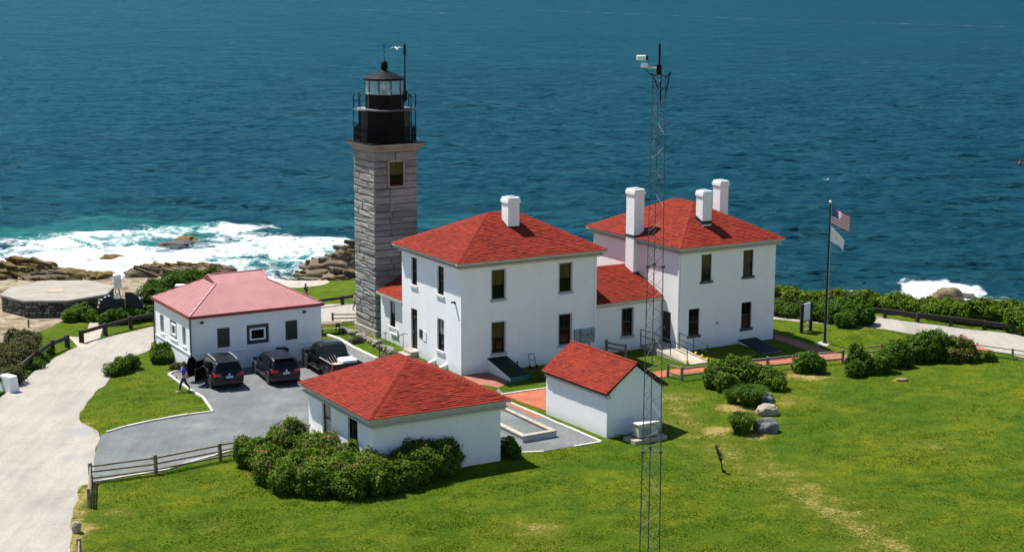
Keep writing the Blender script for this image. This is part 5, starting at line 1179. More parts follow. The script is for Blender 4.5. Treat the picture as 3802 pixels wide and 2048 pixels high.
# left of the road
shrub('scrub', 'brown twiggy scrub bush inside the curve of the left road', 'bush', L_((25, 935, 1.0, 1.1), (55, 915, 1.1, 1.3), (62, 885, 1.0, 1.15), (20, 965, .9, 1.0), (45, 865, .8, .9), (-10, 950, 1.2, 1.2), (5, 905, 1.0, 1.0)), 260, .07, 'leaf_brown')
shrub('shrub', 'low bright green plants beside the brown scrub', 'bush', L_((98, 908, .7, .6), (112, 890, .6, .5), (85, 925, .6, .6)), 380, .06, 'leaf')
shrub('shrub', 'green bush below the octagonal platform, left of the fog signal', 'bush', LF((262, 1192, .6, .8), (300, 1186, .75, 1.05), (330, 1190, .6, .8)), 340, .07, 'leaf')
shrub('shrub', 'clipped dark hedge in front of the fog signal', 'hedge', LF((395, 1204, .6, .85), (430, 1200, .65, .95), (470, 1196, .65, 1.0), (510, 1192, .6, .95), (550, 1186, .6, .9)), 340, .07, 'leaf_dark')
shrub('hedge', 'dark scrubby hedge behind the pink-roofed building', 'hedge', LF((545, 1122, .7, 1.1), (585, 1105, .9, 1.35), (630, 1090, .9, 1.4), (680, 1075, .9, 1.4), (730, 1062, .9, 1.3), (775, 1055, .8, 1.2), (600, 1120, .7, 1.0)), 280, .075, 'leaf_dark')
shrub('shrub', 'spreading shrub between the left road and the grass island', 'bush', LF((420, 1392, .55, .7), (455, 1380, .65, .9), (490, 1368, .55, .8)), 380, .065, 'leaf_dark')
shrub('shrub', 'round shrub against the left wall of the pink-roofed building', 'bush', LF((598, 1340, .62, 1.1), (622, 1344, .5, .9), (585, 1348, .45, .7)), 380, .065, 'leaf_dark')
shrub('shrub', 'small pale plants at the corner of the pink-roofed building', 'bush', LF((650, 1374, .35, .45), (672, 1376, .35, .5), (690, 1374, .25, .5)), 420, .05, 'leaf_brown')

def tussock(label, x, y, r, h, n, extra=()):
    g = gf(x, y); root = thing('grass_tussock', label, 'grass', g, 0, 'ornamental grass tussocks among the boulders'); V = []
    for (ox, oy, rr, hh, nn) in ((0, 0, r, h, n),) + tuple(extra):
        for _ in range(nn):
            a = random.uniform(0, 6.28); b = random.uniform(0, 1) ** .6 * rr * .45; L = hh * random.uniform(.7, 1.25)
            p = Vector((ox + math.cos(a) * b, oy + math.sin(a) * b, 0)); o = Vector((math.cos(a), math.sin(a), 0)); s = random.uniform(.25, 1.0) * (b / (rr * .45) * .7 + .3)
            q = p + o * (rr * .55 * s) + Vector((0, 0, L * .85)); e = q + o * (rr * .45 * s) + Vector((0, 0, -L * .15 * s + .06)); w = Vector((-o.y, o.x, 0)) * .014
            V += [p - w, p + w, q + w, q - w, q - w, q + w, e]
    n_ = len(V) // 7; mb = MB(); mb.v = [tuple(v) for v in V]
    for k in range(n_): i = 7 * k; mb.f += [(i, i + 1, i + 2, i + 3), (i + 4, i + 5, i + 6)]; mb.m += [0, 0]
    mb.build('blades', M['blade'], root, recalc=False); return root
tussock('larger ornamental grass tussock against the big shrub', 2785, 1502, 1.0, 1.0, 2600, ((-.95, .45, .5, .7, 700),))
tussock('smaller ornamental grass tussock left of the grey boulder', 2752, 1604, .80, .95, 2000)

def rock(name, label, pos, size, mat, seed, strata=0.0, sub=4, rough=.22, rz=0.0, parent=None, group=None, cat='rock', tilt=.0, tag_=True):
    v = ICO4[0].copy() if sub == 4 else (ICO5[0].copy() if sub == 5 else ICO3[0].copy())
    f = ICO4[1] if sub == 4 else (ICO5[1] if sub == 5 else ICO3[1])
    n = wob(v + seed * 3.1, 1.5, seed % 20) * rough + wob(v + seed, 4.2, 20) * rough * .42 + wob(v + seed, 10, 8) * rough * .2
    v = v * (1 + n)[:, None]; v = np.sign(v) * np.abs(v) ** .82
    if strata:
        zt = v[:, 2] + .35 * v[:, 0] + .12 * v[:, 1]; st = np.round(zt / strata) * strata; fr_ = (zt - st) / strata
        k = (np.floor(zt / strata) * 12.9898 % 1.7) * .16 + .16 * wob(v, 2.2, 30) * (np.abs(fr_) < .5)
        v[:, 0] *= 1 + k; v[:, 1] *= 1 + k * .8; v[:, 2] = v[:, 2] * .55 + (st - .35 * v[:, 0] - .12 * v[:, 1]) * .45
    v = v * np.array(size); c, s = math.cos(rz), math.sin(rz); v = np.stack([v[:, 0] * c - v[:, 1] * s, v[:, 0] * s + v[:, 1] * c, v[:, 2]], 1)
    o = np_mesh(name, v, f, M[mat], parent, smooth=not strata); o.location = pos
    if label: tag(o, label, cat, group)
    return o
rock('boulder', 'pale rounded boulder on the lawn between the grass tussocks', gf(2852, 1538) + Vector((0, 0, .22)), (.54, .42, .30), 'boulder', 3)
rock('boulder', 'dark grey angular boulder beside the smaller tussock', gf(2838, 1598) + Vector((0, 0, .22)), (.56, .45, .42), 'boulder_grey', 5, .0, 4, .3)
rock('boulder', 'lichen-covered boulder half hidden behind the larger tussock', gf(2846, 1488) + Vector((0, 0, .2)), (.42, .38, .38), 'boulder_grey', 8, .0, 4, .25)
rock('boulder', 'lone pale boulder at the lower left road edge', gf(285, 1975) + Vector((0, 0, .16)), (.20, .20, .30), 'boulder', 9)
rock('stone', 'flat brown stone lying in the grass before the right shrubs', gf(3348, 1412) + Vector((0, 0, .05)), (.34, .22, .10), 'rock', 4, sub=3)
# coast rocks: tilted strata, every slab a piece
S_ = lambda x, y, z=SEA: at_z(x * K, y * K, z)
def slab(r, t, n=9):
    """irregular tilted slab with chipped edges"""
    a = np.sort(RNG.uniform(0, 2 * math.pi, n)); rr = RNG.uniform(.62, 1.1, n); mb = MB()
    top = [(r[0] * q * math.cos(x) * .88, r[1] * q * math.sin(x) * .88, t * (1 + random.uniform(-.25, .12))) for x, q in zip(a, rr)]
    mid = [(r[0] * q * math.cos(x) * random.uniform(.98, 1.1), r[1] * q * math.sin(x) * random.uniform(.98, 1.1), t * random.uniform(.45, .75)) for x, q in zip(a, rr)]
    bot = [(r[0] * q * math.cos(x) * .92, r[1] * q * math.sin(x) * .92, -t * .6) for x, q in zip(a, rr)]
    mb.v = top + mid + bot; mb.f = [tuple(range(n))] + [(n + i, n + (i + 1) % n, (i + 1) % n, i) for i in range(n)] + [(2 * n + i, 2 * n + (i + 1) % n, n + (i + 1) % n, n + i) for i in range(n)]; mb.m = [0] * len(mb.f)
    return mb
def outcrop(label, pos, size, mat, n, dip=(.22, -.12), rz=.2, layers=5, group='rocks along the shore', peak=(0, 0)):
    """heap of tilted slabs; size: half length, half depth, height"""
    root = thing('rock_outcrop', label, 'rock', pos, rz, group); L, D_, H = size
    for i in range(n):
        k = i / max(1, n - 1); sc = (1 - .72 * k); x = peak[0] * k + random.uniform(-1, 1) * L * sc; y = peak[1] * k + random.uniform(-1, 1) * D_ * sc; z = H * (k ** .8) * random.uniform(.82, 1.08) - .25
        w = random.uniform(.28, .55) * L * (1.1 - .4 * k); o = slab((w, w * random.uniform(.45, .8)), random.uniform(.12, .26) * (H ** .5)).build('slab', M[mat], root, recalc=True)
        o.location = (x, y, z); o.rotation_euler = (dip[1] + random.uniform(-.1, .1), dip[0] + random.uniform(-.12, .12), random.uniform(-.5, .5))
    rock('core', None, (peak[0] * .4, peak[1] * .4, H * .22), (L * .72, D_ * .72, H * .55), mat, random.randint(1, 60), 0, 4, .2, 0, parent=root)
    return root
crops = [('ochre layered rock outcrop by the sea, left of the lighthouse tower', (842, 690), -4.7, (3.2, 2.6, 2.1), 'rock', 46, (.6, .3)), ('lower ledge of the layered outcrop nearest the lawn', (800, 703), -4.9, (2.4, 1.8, 1.3), 'rock', 20, (.3, 0)),
         ('tallest ochre crag just behind the lighthouse tower', (893, 668), -4.7, (2.8, 2.4, 2.5), 'rock', 34, (0, 0)), ('flat tip of the layered outcrop in the surf', (775, 704), -5.0, (1.6, 1.2, .6), 'rock', 10, (0, 0)),
         ('steep foot of the layered outcrop facing the lawn', (862, 712), -3.9, (2.8, 1.6, 1.5), 'rock', 22, (0, 0)),
         ('long low ledge washed by foam above the hedge', (470, 673), -5.05, (4.6, 1.4, .55), 'rock_weed', 20, (0, 0)),
         ('high dark crag on the far left shore', (78, 688), -4.7, (3.4, 1.8, 1.6), 'rock_weed', 34, (-.3, 0)), ('weedy ledge at the left edge of the shore', (8, 694), -4.5, (3.4, 2.2, 1.2), 'rock_weed', 30, (0, 0)),
         ('broad tan rock shelf behind the fog signal', (385, 696), -4.3, (3.6, 1.7, 1.1), 'rock', 26, (.5, 0)), ('tan rock shelf between hedge and surf', (480, 692), -4.7, (3.2, 1.7, .9), 'rock', 20, (0, 0)),
         ('tan shelf at the left above the platform', (120, 706), -4.0, (3.2, 1.6, .9), 'rock', 18, (0, 0)), ('tan shelf at the left beside the white cowl', (545, 686), -4.6, (2.4, 1.3, .8), 'rock', 14, (0, 0))]
for lab, (x, y), z, size, mt, n_, pk_ in crops: outcrop(lab, S_(x, y, z), size, mt, n_, peak=pk_)
rocks = [('brown boulder in the white surf at the right', (2386, 750), -4.75, (1.7, .95, .95), 'rock', 61, -.1), ('dark weedy rock alone in the upper surf', (470, 606), -4.9, (1.45, 1.2, .62), 'rock_weed', 25, 0), ('wet grey rock awash below the weedy one', (448, 622), -5.1, (2.2, 1.3, .55), 'rock_grey', 26, .2),
         ('small brown rock ringed by foam, left in the surf', (284, 654), -5.0, (1.1, .9, .50), 'rock_weed', 27, 0),
         ('rounded brown rock on the left shore, right of the dark crag', (180, 695), -4.7, (1.5, 1.2, .75), 'rock_weed', 33, 0), ('ochre rock lump behind the octagonal platform', (235, 699), -4.6, (1.2, 1.0, .75), 'rock_weed', 34, 0),
         ('small weedy rock left of the fog signal horn', (272, 702), -4.5, (.9, .8, .6), 'rock_weed', 35, 0), ('dark wet rock beside the right surf boulder', (2425, 752), -5.05, (.9, .8, .45), 'rock_grey', 42, 0),
         ('flat brown rock tip near the top of the surf', (700, 601), -5.05, (1.0, .9, .32), 'rock_weed', 43, 0)]
for lab, (x, y), z, size, mt, sd_, rz in rocks: rock('rock', lab, S_(x, y, z), size, mt, sd_, 0, 4, .30, rz, group='rocks along the shore')
# dead sapling
g = gf(2684, 1752); sp = thing('sapling', 'small leafless sapling leaning on the open lawn', 'tree', g)
mb = MB(); mb.tube([(0, 0, -.1), (-.08, 0, .45), (-.22, .02, .9), (-.36, .0, 1.25)], [.045, .035, .028, .015], 6); mb.build('trunk', M['bark'], sp)
mb = MB()
for k in range(90):
    t_ = random.uniform(.35, 1); p = Vector((-.36 * t_ ** 1.3, 0, 1.25 * t_)); a = random.uniform(0, 6.28); L = random.uniform(.12, .32) * (1.1 - t_ * .4)
    q = p + Vector((math.cos(a) * L * .6, math.sin(a) * L * .6, L * .8)); mb.tube([p, q], [.009, .004], 4); 
    for _ in range(2): r = p.lerp(q, .6) + Vector((random.uniform(-.1, .1), random.uniform(-.1, .1), random.uniform(.03, .14))); mb.tube([p.lerp(q, .6), r], [.006, .003], 3)
tag(mb.build('twigs', M['leaf_twig'], sp), kind='stuff')
mb = MB(); mb.tube([(.06, .02, -.05), (.07, .02, .12)], .08, 8); mb.build('root_flare', M['bark'], sp)

# ------------------------------------------------------------------ lattice mast
g = Vector((5.46, 62.0, 0)); ms = thing('lattice_mast', 'tall slender lattice mast rising from the front lawn past the shed', 'mast', g)
def mast_leg(k, z):
    w = (.80 - (.80 - .47) * z / 19.8) / math.sqrt(3); a = R_((-150, -30, 90)[k]); return Vector((w * math.cos(a), w * math.sin(a) - .05, z))
secs = [-.3, 5.05, 12.43, 19.75]
for k in range(3):
    for i in range(3): mb = MB(); mb.tube([mast_leg(k, secs[i]), mast_leg(k, secs[i + 1])], (.025, .020, .016)[i], 6); mb.build('leg', M['grey_steel'], ms)
    for z in secs[1:3]: mb = MB(); p = mast_leg(k, z); mb.box(p.x - .07, p.x + .07, p.y - .07, p.y + .07, z - .05, z + .05); mb.build('flange', M['grey_steel'], ms)
z = 0.1; i = 0
while z < 19.6:
    dz = .62 if z < 5 else .46
    for k in range(3):
        j = (k + 1) % 3; a, b = (k, j) if i % 2 else (j, k)
        mb = MB(); mb.tube([mast_leg(a, z), mast_leg(b, min(z + dz, 19.7))], 0.008 if z > 5 else .011, 4); mb.build('brace', M['bright_steel'] if (k + i) % 3 == 0 else M['grey_steel'], ms)
    z += dz; i += 1
for z in (12.43, 5.05, 19.72):
    mb = MB()
    for k in range(3): mb.tube([mast_leg(k, z), mast_leg((k + 1) % 3, z)], .016, 4)
    mb.build('ring_brace', M['grey_steel'], ms)
mb = MB(); mb.tube([(.08, 0, 18.6), (.08, 0, 20.05)], .03, 6); mb.tube([(.02, 0, 20.0), (.02, 0, 20.9)], .045, 6); mb.box(-.09, .09, -.09, .09, 19.72, 20.12); mb.build('antenna', M['black_iron'], ms)
mb = MB(); mb.tube([(-.06, 0, 19.98), (-.48, 0, 20.0)], .04, 6); mb.build('camera_arm', plain('pale_yellow_metal', (.55, .5, .28), .5), ms)
cm = MB(); cm.lathe([(.13, -.10), (.15, -.02), (.11, .06)], 10, (0, 0)); o = cm.build('camera_mount', M['white'], ms); o.location = (-.55, 0, 20.10)
cm = MB(); cm.box(-.24, .10, -.09, .09, -.09, .10); o = cm.build('surveillance_camera', M['white'], ms, bevel=.02); o.location = (-.60, 0, 20.36)
cm = MB(); cm.lathe([(.085, 0), (.085, .09), (.05, .1)], 10); q = cm.build('camera_lens', M['black_iron'], ms); q.location = (-.50, 0, 20.36); q.rotation_euler = (0, R_(90), 0)
mb = MB(); mb.tube([mast_leg(1, 19.6), (.42, -.2, 19.85), (.30, -.05, 19.2), (.25, 0, 18.9)], .025, 5); mb.tube([(-.3, -.1, 19.8), (-.15, -.1, 19.55), (0, 0, 19.2)], .022, 5); mb.tube([(-.5, 0, 19.95), (-.35, 0, 19.75), (-.1, 0, 19.72)], .014, 4); tag(mb.build('cables', M['black_iron'], ms), kind='stuff')

# ------------------------------------------------------------------ flagpole and flags
g = gf(3062, 1272); fp = thing('flagpole', 'tall dark flagpole on the lawn right of the far house', 'flagpole', g)
hp_ = at_y(3086, 757, g.y).z - g.z
mb = MB(); mb.tube([(0, 0, -.2), (0, 0, hp_ * .5), (0, 0, hp_)], [.085, .07, .045], 10); mb.build('pole', M['dark_steel'], fp)
mb = MB(); mb.lathe([(.17, 0), (.17, .06), (.11, .16)], 12); mb.build('base', M['dark_steel'], fp)
mb = MB(); mb.lathe([(.03, hp_), (.09, hp_ + .05), (.11, hp_ + .12), (.08, hp_ + .2), (.02, hp_ + .23)], 12); mb.build('ball', M['gold'], fp, smooth=True)
mb = MB(); mb.tube([(.10, -.03, .9), (.08, -.02, hp_ - .1)], .010, 4); mb.box(.05, .14, -.05, .0, 1.0, 1.16); mb.build('halyard', M['white'], fp)
def cloth(hoist, fly, nx, ny, d, droop, amp, ph, curl):
    V = []
    for j in range(ny + 1):
        for i in range(nx + 1):
            s = i / nx; t_ = j / ny; x = fly * s * (1 - .10 * s); w = amp * s ** .7 * math.sin(s * 6.5 + ph + t_ * 1.6)
            z = -hoist * t_ - droop * s ** 1.3 * fly - curl * s * t_ * (1 - s * .4)
            V.append((d.x * x - d.y * w, d.y * x + d.x * w, z))
    F = [(j * (nx + 1) + i, j * (nx + 1) + i + 1, (j + 1) * (nx + 1) + i + 1, (j + 1) * (nx + 1) + i) for j in range(ny) for i in range(nx)]
    return V, F
top = g + Vector((.09, 0, hp_ - .25))
NX, NY = 60, 52; V, F = cloth(1.02, 1.38, NX, NY, Vector((.80, -.60, 0)).normalized(), .30, .13, .6, .12); mb = MB(); mb.v = V; mb.f = F
for j in range(NY):
    for i in range(NX):
        m_ = 0 if (j // 4) % 2 == 0 else 1
        if i < NX * .4 and j < 28:
            m_ = 2
            r, c = j // 3, i % 4; 
            if j % 3 == 1 and (i + (j // 3 % 2) * 2) % 4 == 1: m_ = 1
        mb.m.append(m_)
fo_ = mb.build('flag', [M['flag_red'], M['flag_white'], M['flag_blue']], None, smooth=True, recalc=False); fo_.location = top; tag(fo_, 'American flag with stars and stripes at the top of the pole', 'flag')
V, F = cloth(1.0, 1.0, 30, 24, Vector((.85, -.5, 0)).normalized(), .85, .10, 2.0, -.45); mb = MB(); mb.v = V; mb.f = F
for j in range(24):
    for i in range(30): mb.m.append(1 if (i - 13) ** 2 + (j - 12) ** 2 < 9 else 0)
fo_ = mb.build('flag', [M['flag_white'], plain('pale_gold_cloth', (.62, .56, .38), .8)], None, smooth=True, recalc=False); fo_.location = g + Vector((.09, 0, hp_ - 1.45)); tag(fo_, 'limp white flag hanging below the American flag', 'flag')
# flag halyard clips are too small to show

# ------------------------------------------------------------------ information sign
ga_, gb_ = gf(2975, 1236), gf(3001, 1229); sg = thing('information_sign', 'information sign with pale panel between two dark posts', 'sign', ga_)
d = (gb_ - ga_); d.z = 0; d = d.normalized() * 1.05
for p in (Vector((0, 0, 0)), d): mb = MB(); mb.bar((p.x, p.y, -.2), (p.x, p.y, 1.98), .22, .22); mb.build('post', M['wood_dark'], sg, bevel=.02)
mb = MB(); n_ = Vector((d.y, -d.x, 0)).normalized(); a = d.normalized() * .11; p0, p1 = a, d - a
mb.hexa([p0 - n_ * .03 + Vector((0, 0, .78)), p1 - n_ * .03 + Vector((0, 0, .78)), p1 + n_ * .03 + Vector((0, 0, .78)), p0 + n_ * .03 + Vector((0, 0, .78))], [p0 - n_ * .03 + Vector((0, 0, 1.95)), p1 - n_ * .03 + Vector((0, 0, 1.95)), p1 + n_ * .03 + Vector((0, 0, 1.95)), p0 + n_ * .03 + Vector((0, 0, 1.95))])
mb.build('panel', plain('pale_blue_panel', (.62, .70, .74), .4), sg, bevel=.01)
mb = MB(); mb.bar(p0 + Vector((0, 0, .45)), p1 + Vector((0, 0, .45)), .06, .08); mb.bar(p0 + Vector((0, 0, .12)), p1 + Vector((0, 0, .12)), .06, .08); mb.bar(p0 + Vector((0, 0, .74)), p1 + Vector((0, 0, .74)), .10, .07); mb.build('cross_rail', M['wood'], sg)

# ------------------------------------------------------------------ generator, planter, ramp, small things round the houses
gn = bld('generator', 'beige standby generator on a concrete slab behind the shed gable wall', 'generator', 0, 0, 2.764); gn.location = sh.matrix_basis @ Vector((0, 0, 0)); gn.matrix_basis = sh.matrix_basis @ Matrix.Translation((1.50, -1.22, 0)) if False else Matrix.Translation(Matrix.Translation(sh.location) @ Matrix.Rotation(R_(H1A + 2.764), 4, 'Z') @ Vector((1.52, -1.25, 0))) @ Matrix.Rotation(R_(H1A + 2.764), 4, 'Z')
mb = MB(); mb.box(-1.0, 1.05, -.52, .52, -.1, .20); mb.build('slab', M['concrete'], gn, bevel=.02)
mb = MB(); mb.box(-.62, .62, -.32, .34, .26, .88); mb.build('housing', M['generator'], gn, bevel=.03)
mb = MB(); mb.box(-.66, .66, -.36, .38, .88, .99); mb.build('lid', plain('pale_beige_lid', (.62, .58, .52), .5), gn, bevel=.04, seg=2)
mb = MB(); mb.box(-.60, .60, -.30, .32, .20, .26); mb.build('skid', M['plastic'], gn)
for x in (-.45, -.15): mb = MB(); mb.box(x, x + .26, -.335, -.321, .36, .74); mb.build('vent_panel', M['box_grey'], gn)
mb = MB(); mb.tube([(-.66, .1, .5), (-1.0, .2, .35), (-1.25, .9, .25)], .03, 6); mb.build('cable', M['plastic'], gn)
# raised gravel bed with a stone kerb wall
o0 = [at_z(x, y, .36) for x, y in [(1830, 1490), (2069, 1597), (1940, 1619), (1812, 1556)]]; gp_ = thing('raised_bed', 'low raised gravel bed walled in pale stone between garage and shed', 'planter', (o0[0].x, o0[0].y, 0)); org = gp_.location.copy()
pt = [Vector((p.x, p.y)) - Vector((org.x, org.y)) for p in o0]
def inset(poly, t):
    out = []; n = len(poly); c = sum(poly, Vector((0, 0))) / n
    for i in range(n):
        a, b, cc = poly[i - 1], poly[i], poly[(i + 1) % n]; d1 = (b - a).normalized(); d2 = (cc - b).normalized(); n1_ = Vector((-d1.y, d1.x)); n2_ = Vector((-d2.y, d2.x))
        if n1_.dot(c - b) < 0: n1_ = -n1_
        if n2_.dot(c - b) < 0: n2_ = -n2_
        m_ = (n1_ + n2_); m_ = m_ / max(.3, m_.dot(n1_)); out.append(b + m_ * t)
    return out
pin = inset(pt, .30); pex = inset(pt, .03)
for i in range(4):
    j = (i + 1) % 4; wl = MB(); q = inset(pt, .26); wl.hexa([(*pex[i], 0), (*pex[j], 0), (*q[j], 0), (*q[i], 0)], [(*pex[i], .30), (*pex[j], .30), (*q[j], .30), (*q[i], .30)]); wl.build('bed_wall', M['sill'], gp_)
    L = (pt[j] - pt[i]).length; nseg = max(1, int(L / 1.3))
    for k in range(nseg):
        a0, a1 = k / nseg + .002, (k + 1) / nseg - .002; A0, A1, B0, B1 = pt[i].lerp(pt[j], a0), pt[i].lerp(pt[j], a1), pin[i].lerp(pin[j], a0), pin[i].lerp(pin[j], a1)
        cp = MB(); cp.hexa([(*A0, .301), (*A1, .301), (*B1, .301), (*B0, .301)], [(*A0, .37), (*A1, .37), (*B1, .37), (*B0, .37)]); cp.build('coping_stone', M['concrete'], gp_, bevel=.008)
fi = MB(); q = inset(pt, .27); fi.quad(*[(*p, .22) for p in q]); fi.build('gravel_fill', M['gravel'], gp_)
# access ramp to the door of the far house
h2m = Matrix.Translation(h2.location) @ Matrix.Rotation(R_(H1A + .72), 4, 'Z')
rp = thing('access_ramp', 'concrete access ramp with dark handrails at the far house door', 'ramp', h2.location, R_(H1A + .72))
mb = MB(); mb.box(-1.55, -.012, .55, 2.1, -.3, .28); mb.build('landing', M['concrete'], rp)
mb = MB(); mb.hexa([(-1.50, .545, -.4), (-.10, .545, -.4), (-.10, -3.1, -.4), (-1.50, -3.1, -.4)], [(-1.50, .545, .28), (-.10, .545, .28), (-.10, -3.1, .02), (-1.50, -3.1, .02)]); mb.build('slope', M['path'], rp)
mb = MB(); mb.hexa([(-1.66, .6, -.3), (-1.505, .6, -.3), (-1.505, -3.0, -.3), (-1.66, -3.0, -.3)], [(-1.66, .6, .36), (-1.505, .6, .36), (-1.505, -3.0, .10), (-1.66, -3.0, .10)]); mb.build('side_kerb', M['concrete'], rp)
mb = MB(); mb.hexa([(-.095, -.2, -.3), (.06, -.2, -.3), (.06, -3.0, -.3), (-.095, -3.0, -.3)], [(-.095, -.2, .32), (.06, -.2, .32), (.06, -3.0, .11), (-.095, -3.0, .11)]); mb.build('side_kerb', M['concrete'], rp)
for x in (-1.58, -.02):
    y0_ = .5 if x < -1 else -.05
    for y in np.linspace(y0_, -2.95, 3): mb = MB(); zb = .10 + .26 * (y + 3.0) / 3.6; mb.tube([(x, y, zb), (x, y, zb + .95)], .026, 6); mb.build('rail_post', M['dark_steel'], rp)
    for dz in (.93, .52):
        mb = MB(); zf = lambda y: .10 + .26 * (y + 3.0) / 3.6 + dz; pts_ = [(x, y0_, zf(y0_)), (x, -2.95, zf(-2.95))]
        if x < -1: pts_ = [(x, 1.95, zf(y0_))] + pts_
        mb.tube(pts_, .024, 6); mb.build('handrail', M['dark_steel'], rp)
mb = MB(); mb.tube([(-1.58, 1.95, .2), (-1.58, 1.95, 1.28)], .026, 6); mb.build('rail_post', M['dark_steel'], rp)
for x, y in ((-.02, -1.75), (-.02, -2.4), (-.02, -2.95), (-1.58, -2.95)):
    mb = MB(); mb.box(x - .05, x + .05, y - .07, y + .07, .08, .37 - .07 * (-y - 1.75)); mb.build('yellow_marking', M['yellow'], rp)
# hand truck leaning at the front wall of the nearer house
p = huv(4.65, -.35); ht = thing('hand_truck', 'small black hand truck leaning at the white wall', 'hand truck', p, R_(H1A))
mb = MB()
for x in (-.2, .2): mb.tube([(x, -.25, .05), (x, .08, .85)], .02, 5)
mb.tube([(-.2, .08, .85), (.2, .08, .85)], .02, 5); mb.tube([(-.2, -.05, .5), (.2, -.05, .5)], .015, 4); mb.box(-.2, .2, -.48, -.22, .03, .05); mb.build('frame', M['plastic'], ht)
for x in (-.24, .24): mb = MB(); mb.tube([(x - .03, -.2, .12), (x + .03, -.2, .12)], .12, 12); mb.build('wheel', M['tyre'], ht)
p = huv(3.55, -.5); bo = thing('bollard', 'short dark post beside the bulkhead doors', 'post', p); mb = MB(); mb.tube([(0, 0, -.1), (0, 0, .55), (0, 0, .6)], [.05, .05, .03], 8); mb.build('post', M['dark_steel'], bo)
p = gf(2024, 1402); bo = thing('bollard', 'wooden stake at the back corner of the shed', 'post', p); mb = MB(); mb.bar((0, 0, -.1), (0, 0, .85), .1, .1); mb.build('post', M['wood'], bo, bevel=.01)
for i, (x, y, lab) in enumerate([(1609, 1352, 'white cellar window cover by the wall, nearer the entrance door'), (1646, 1372, 'white cellar window cover by the wall, nearer the house corner')]):
    p = gf(x, y); o = thing('window_well_cover', lab, 'cover', p, R_(H1A), 'white covers along the side of the nearer house'); mb = MB()
    mb.hexa([(-.55, -.10, -.05), (.42, -.10, -.05), (.42, .10, -.05), (-.55, .10, -.05)], [(-.55, -.10, .10), (.42, -.10, .42), (.42, .10, .42), (-.55, .10, .10)]); mb.build('cover_side', M['white'], o, bevel=.01)
# stone wall and troughs by the lot
sw = thing('stone_wall', 'low dry stone wall between the gravel lot and tower lawn', 'wall', gf(1290, 1236)); so_ = sw.location.copy()
wp = [gf(*q) for q in [(1280, 1232), (1325, 1246), (1362, 1262), (1395, 1282), (1430, 1302), (1462, 1318)]]
for i in range(30):
    t_ = i / 29 * 4.999; a = wp[int(t_)].lerp(wp[int(t_) + 1], t_ % 1)
    rock('stone', None, a - so_ + Vector((random.uniform(-.08, .08), random.uniform(-.08, .08), random.uniform(.1, .32) if i % 2 else .12)), (random.uniform(.2, .34), random.uniform(.16, .24), random.uniform(.12, .2)), 'wall_stone', 50 + i, 0, 3, .25, random.uniform(0, 3), parent=sw)
for (x, y, lab, sz) in [(1322, 1272, 'dark stone trough standing at the edge of the gravel lot', (.42, .30)), (1445, 1334, 'rough stone trough at the foot of the entrance steps', (.50, .36))]:
    p = gf(x, y); o = thing('stone_trough', lab, 'planter', p, R_(H1A)); mb = MB(); a, b = sz
    mb.box(-a, a, -b, b, -.05, .36); mb.build('trough_wall', M['wall_stone_dark'], o, bevel=.04)
    mb = MB(); mb.box(-a + .08, a - .08, -b + .08, b - .08, .362, .37); mb.build('soil', M['bark'], o)
    V, F = leaf_cloud(RNG.uniform(-1, 1, (120, 3)) * np.array([a * .8, b * .8, .08]) + np.array([0, 0, .42]), np.tile([0, 0, 1.0], (120, 1)), .05); tag(np_mesh('plants', V, F, M['leaf_dark'], o), kind='stuff')
kerb([gf(1216, 1246), gf(1262, 1262), gf(1300, 1285), gf(1345, 1308), gf(1400, 1334)], .22, .12)
for (x, y, lab) in [(1409, 1330, 'thin iron post at the end of the dry stone wall'), (1413, 1338, 'thin iron post beside the rough stone trough')][:1]:
    p = gf(x, y); o = thing('iron_post', lab, 'post', p); mb = MB(); mb.tube([(0, 0, -.1), (0, 0, .85)], .03, 6); mb.tube([(-.12, 0, .8), (.12, 0, .8)], .02, 5); mb.build('post', M['grey_steel'], o)
# picnic table
p = gf(1222, 1236); pt_ = thing('picnic_table', 'wooden picnic table beside the right end of the pink-roofed building', 'table', p, R_(20))
for k in range(5): mb = MB(); mb.box(-.85, .85, -.36 + k * .145, -.36 + k * .145 + .135, .70, .74); mb.build('table_board', M['wood'], pt_)
for y in (-.72, .58):
    mb = MB(); mb.box(-.85, .85, y, y + .14, .42, .46); mb.build('bench_board', M['wood'], pt_)
for x in (-.6, .6):
    mb = MB(); mb.bar((x, -.62, 0), (x, -.2, .70), .09, .05); mb.build('leg', M['wood_dark'], pt_); mb = MB(); mb.bar((x, .62, 0), (x, .2, .70), .09, .05); mb.build('leg', M['wood_dark'], pt_); mb = MB(); mb.bar((x + .05, -.7, .40), (x + .05, .7, .40), .05, .08); mb.build('brace', M['wood_dark'], pt_)

# ------------------------------------------------------------------ left shore: octagonal platform, fog signal, white block
C8 = Vector((-32.35, 113.9)); R8 = 3.95; A8 = math.atan2(110.12 - C8.y, -33.72 - C8.x)
pf = thing('octagonal_platform', 'low octagonal stone platform with concrete top on the left shore', 'platform', (C8.x, C8.y, 0))
mb = MB(); mb.lathe([(R8, 1.02), (R8 + .06, 1.04), (R8 + .06, 1.18), (R8 - .05, 1.22)], 8, (0, 0), A8); mb.build('concrete_top', plain('weathered_concrete', (.26, .235, .195), .9, .2, .8, .4, 20), pf)
mb = MB(); mb.box(-.55, .55, -.5, .5, 1.221, 1.25); o = mb.build('hatch', plain('rusty_hatch', (.36, .27, .19), .8), pf); o.rotation_euler = (0, 0, .3); o.location = (-.1, -.3, 0)
mb = MB(); mb.lathe([(R8 - .22, -.8), (R8 - .22, 1.03)], 8, (0, 0), A8); mb.build('wall_core', M['wall_stone_dark'], pf)
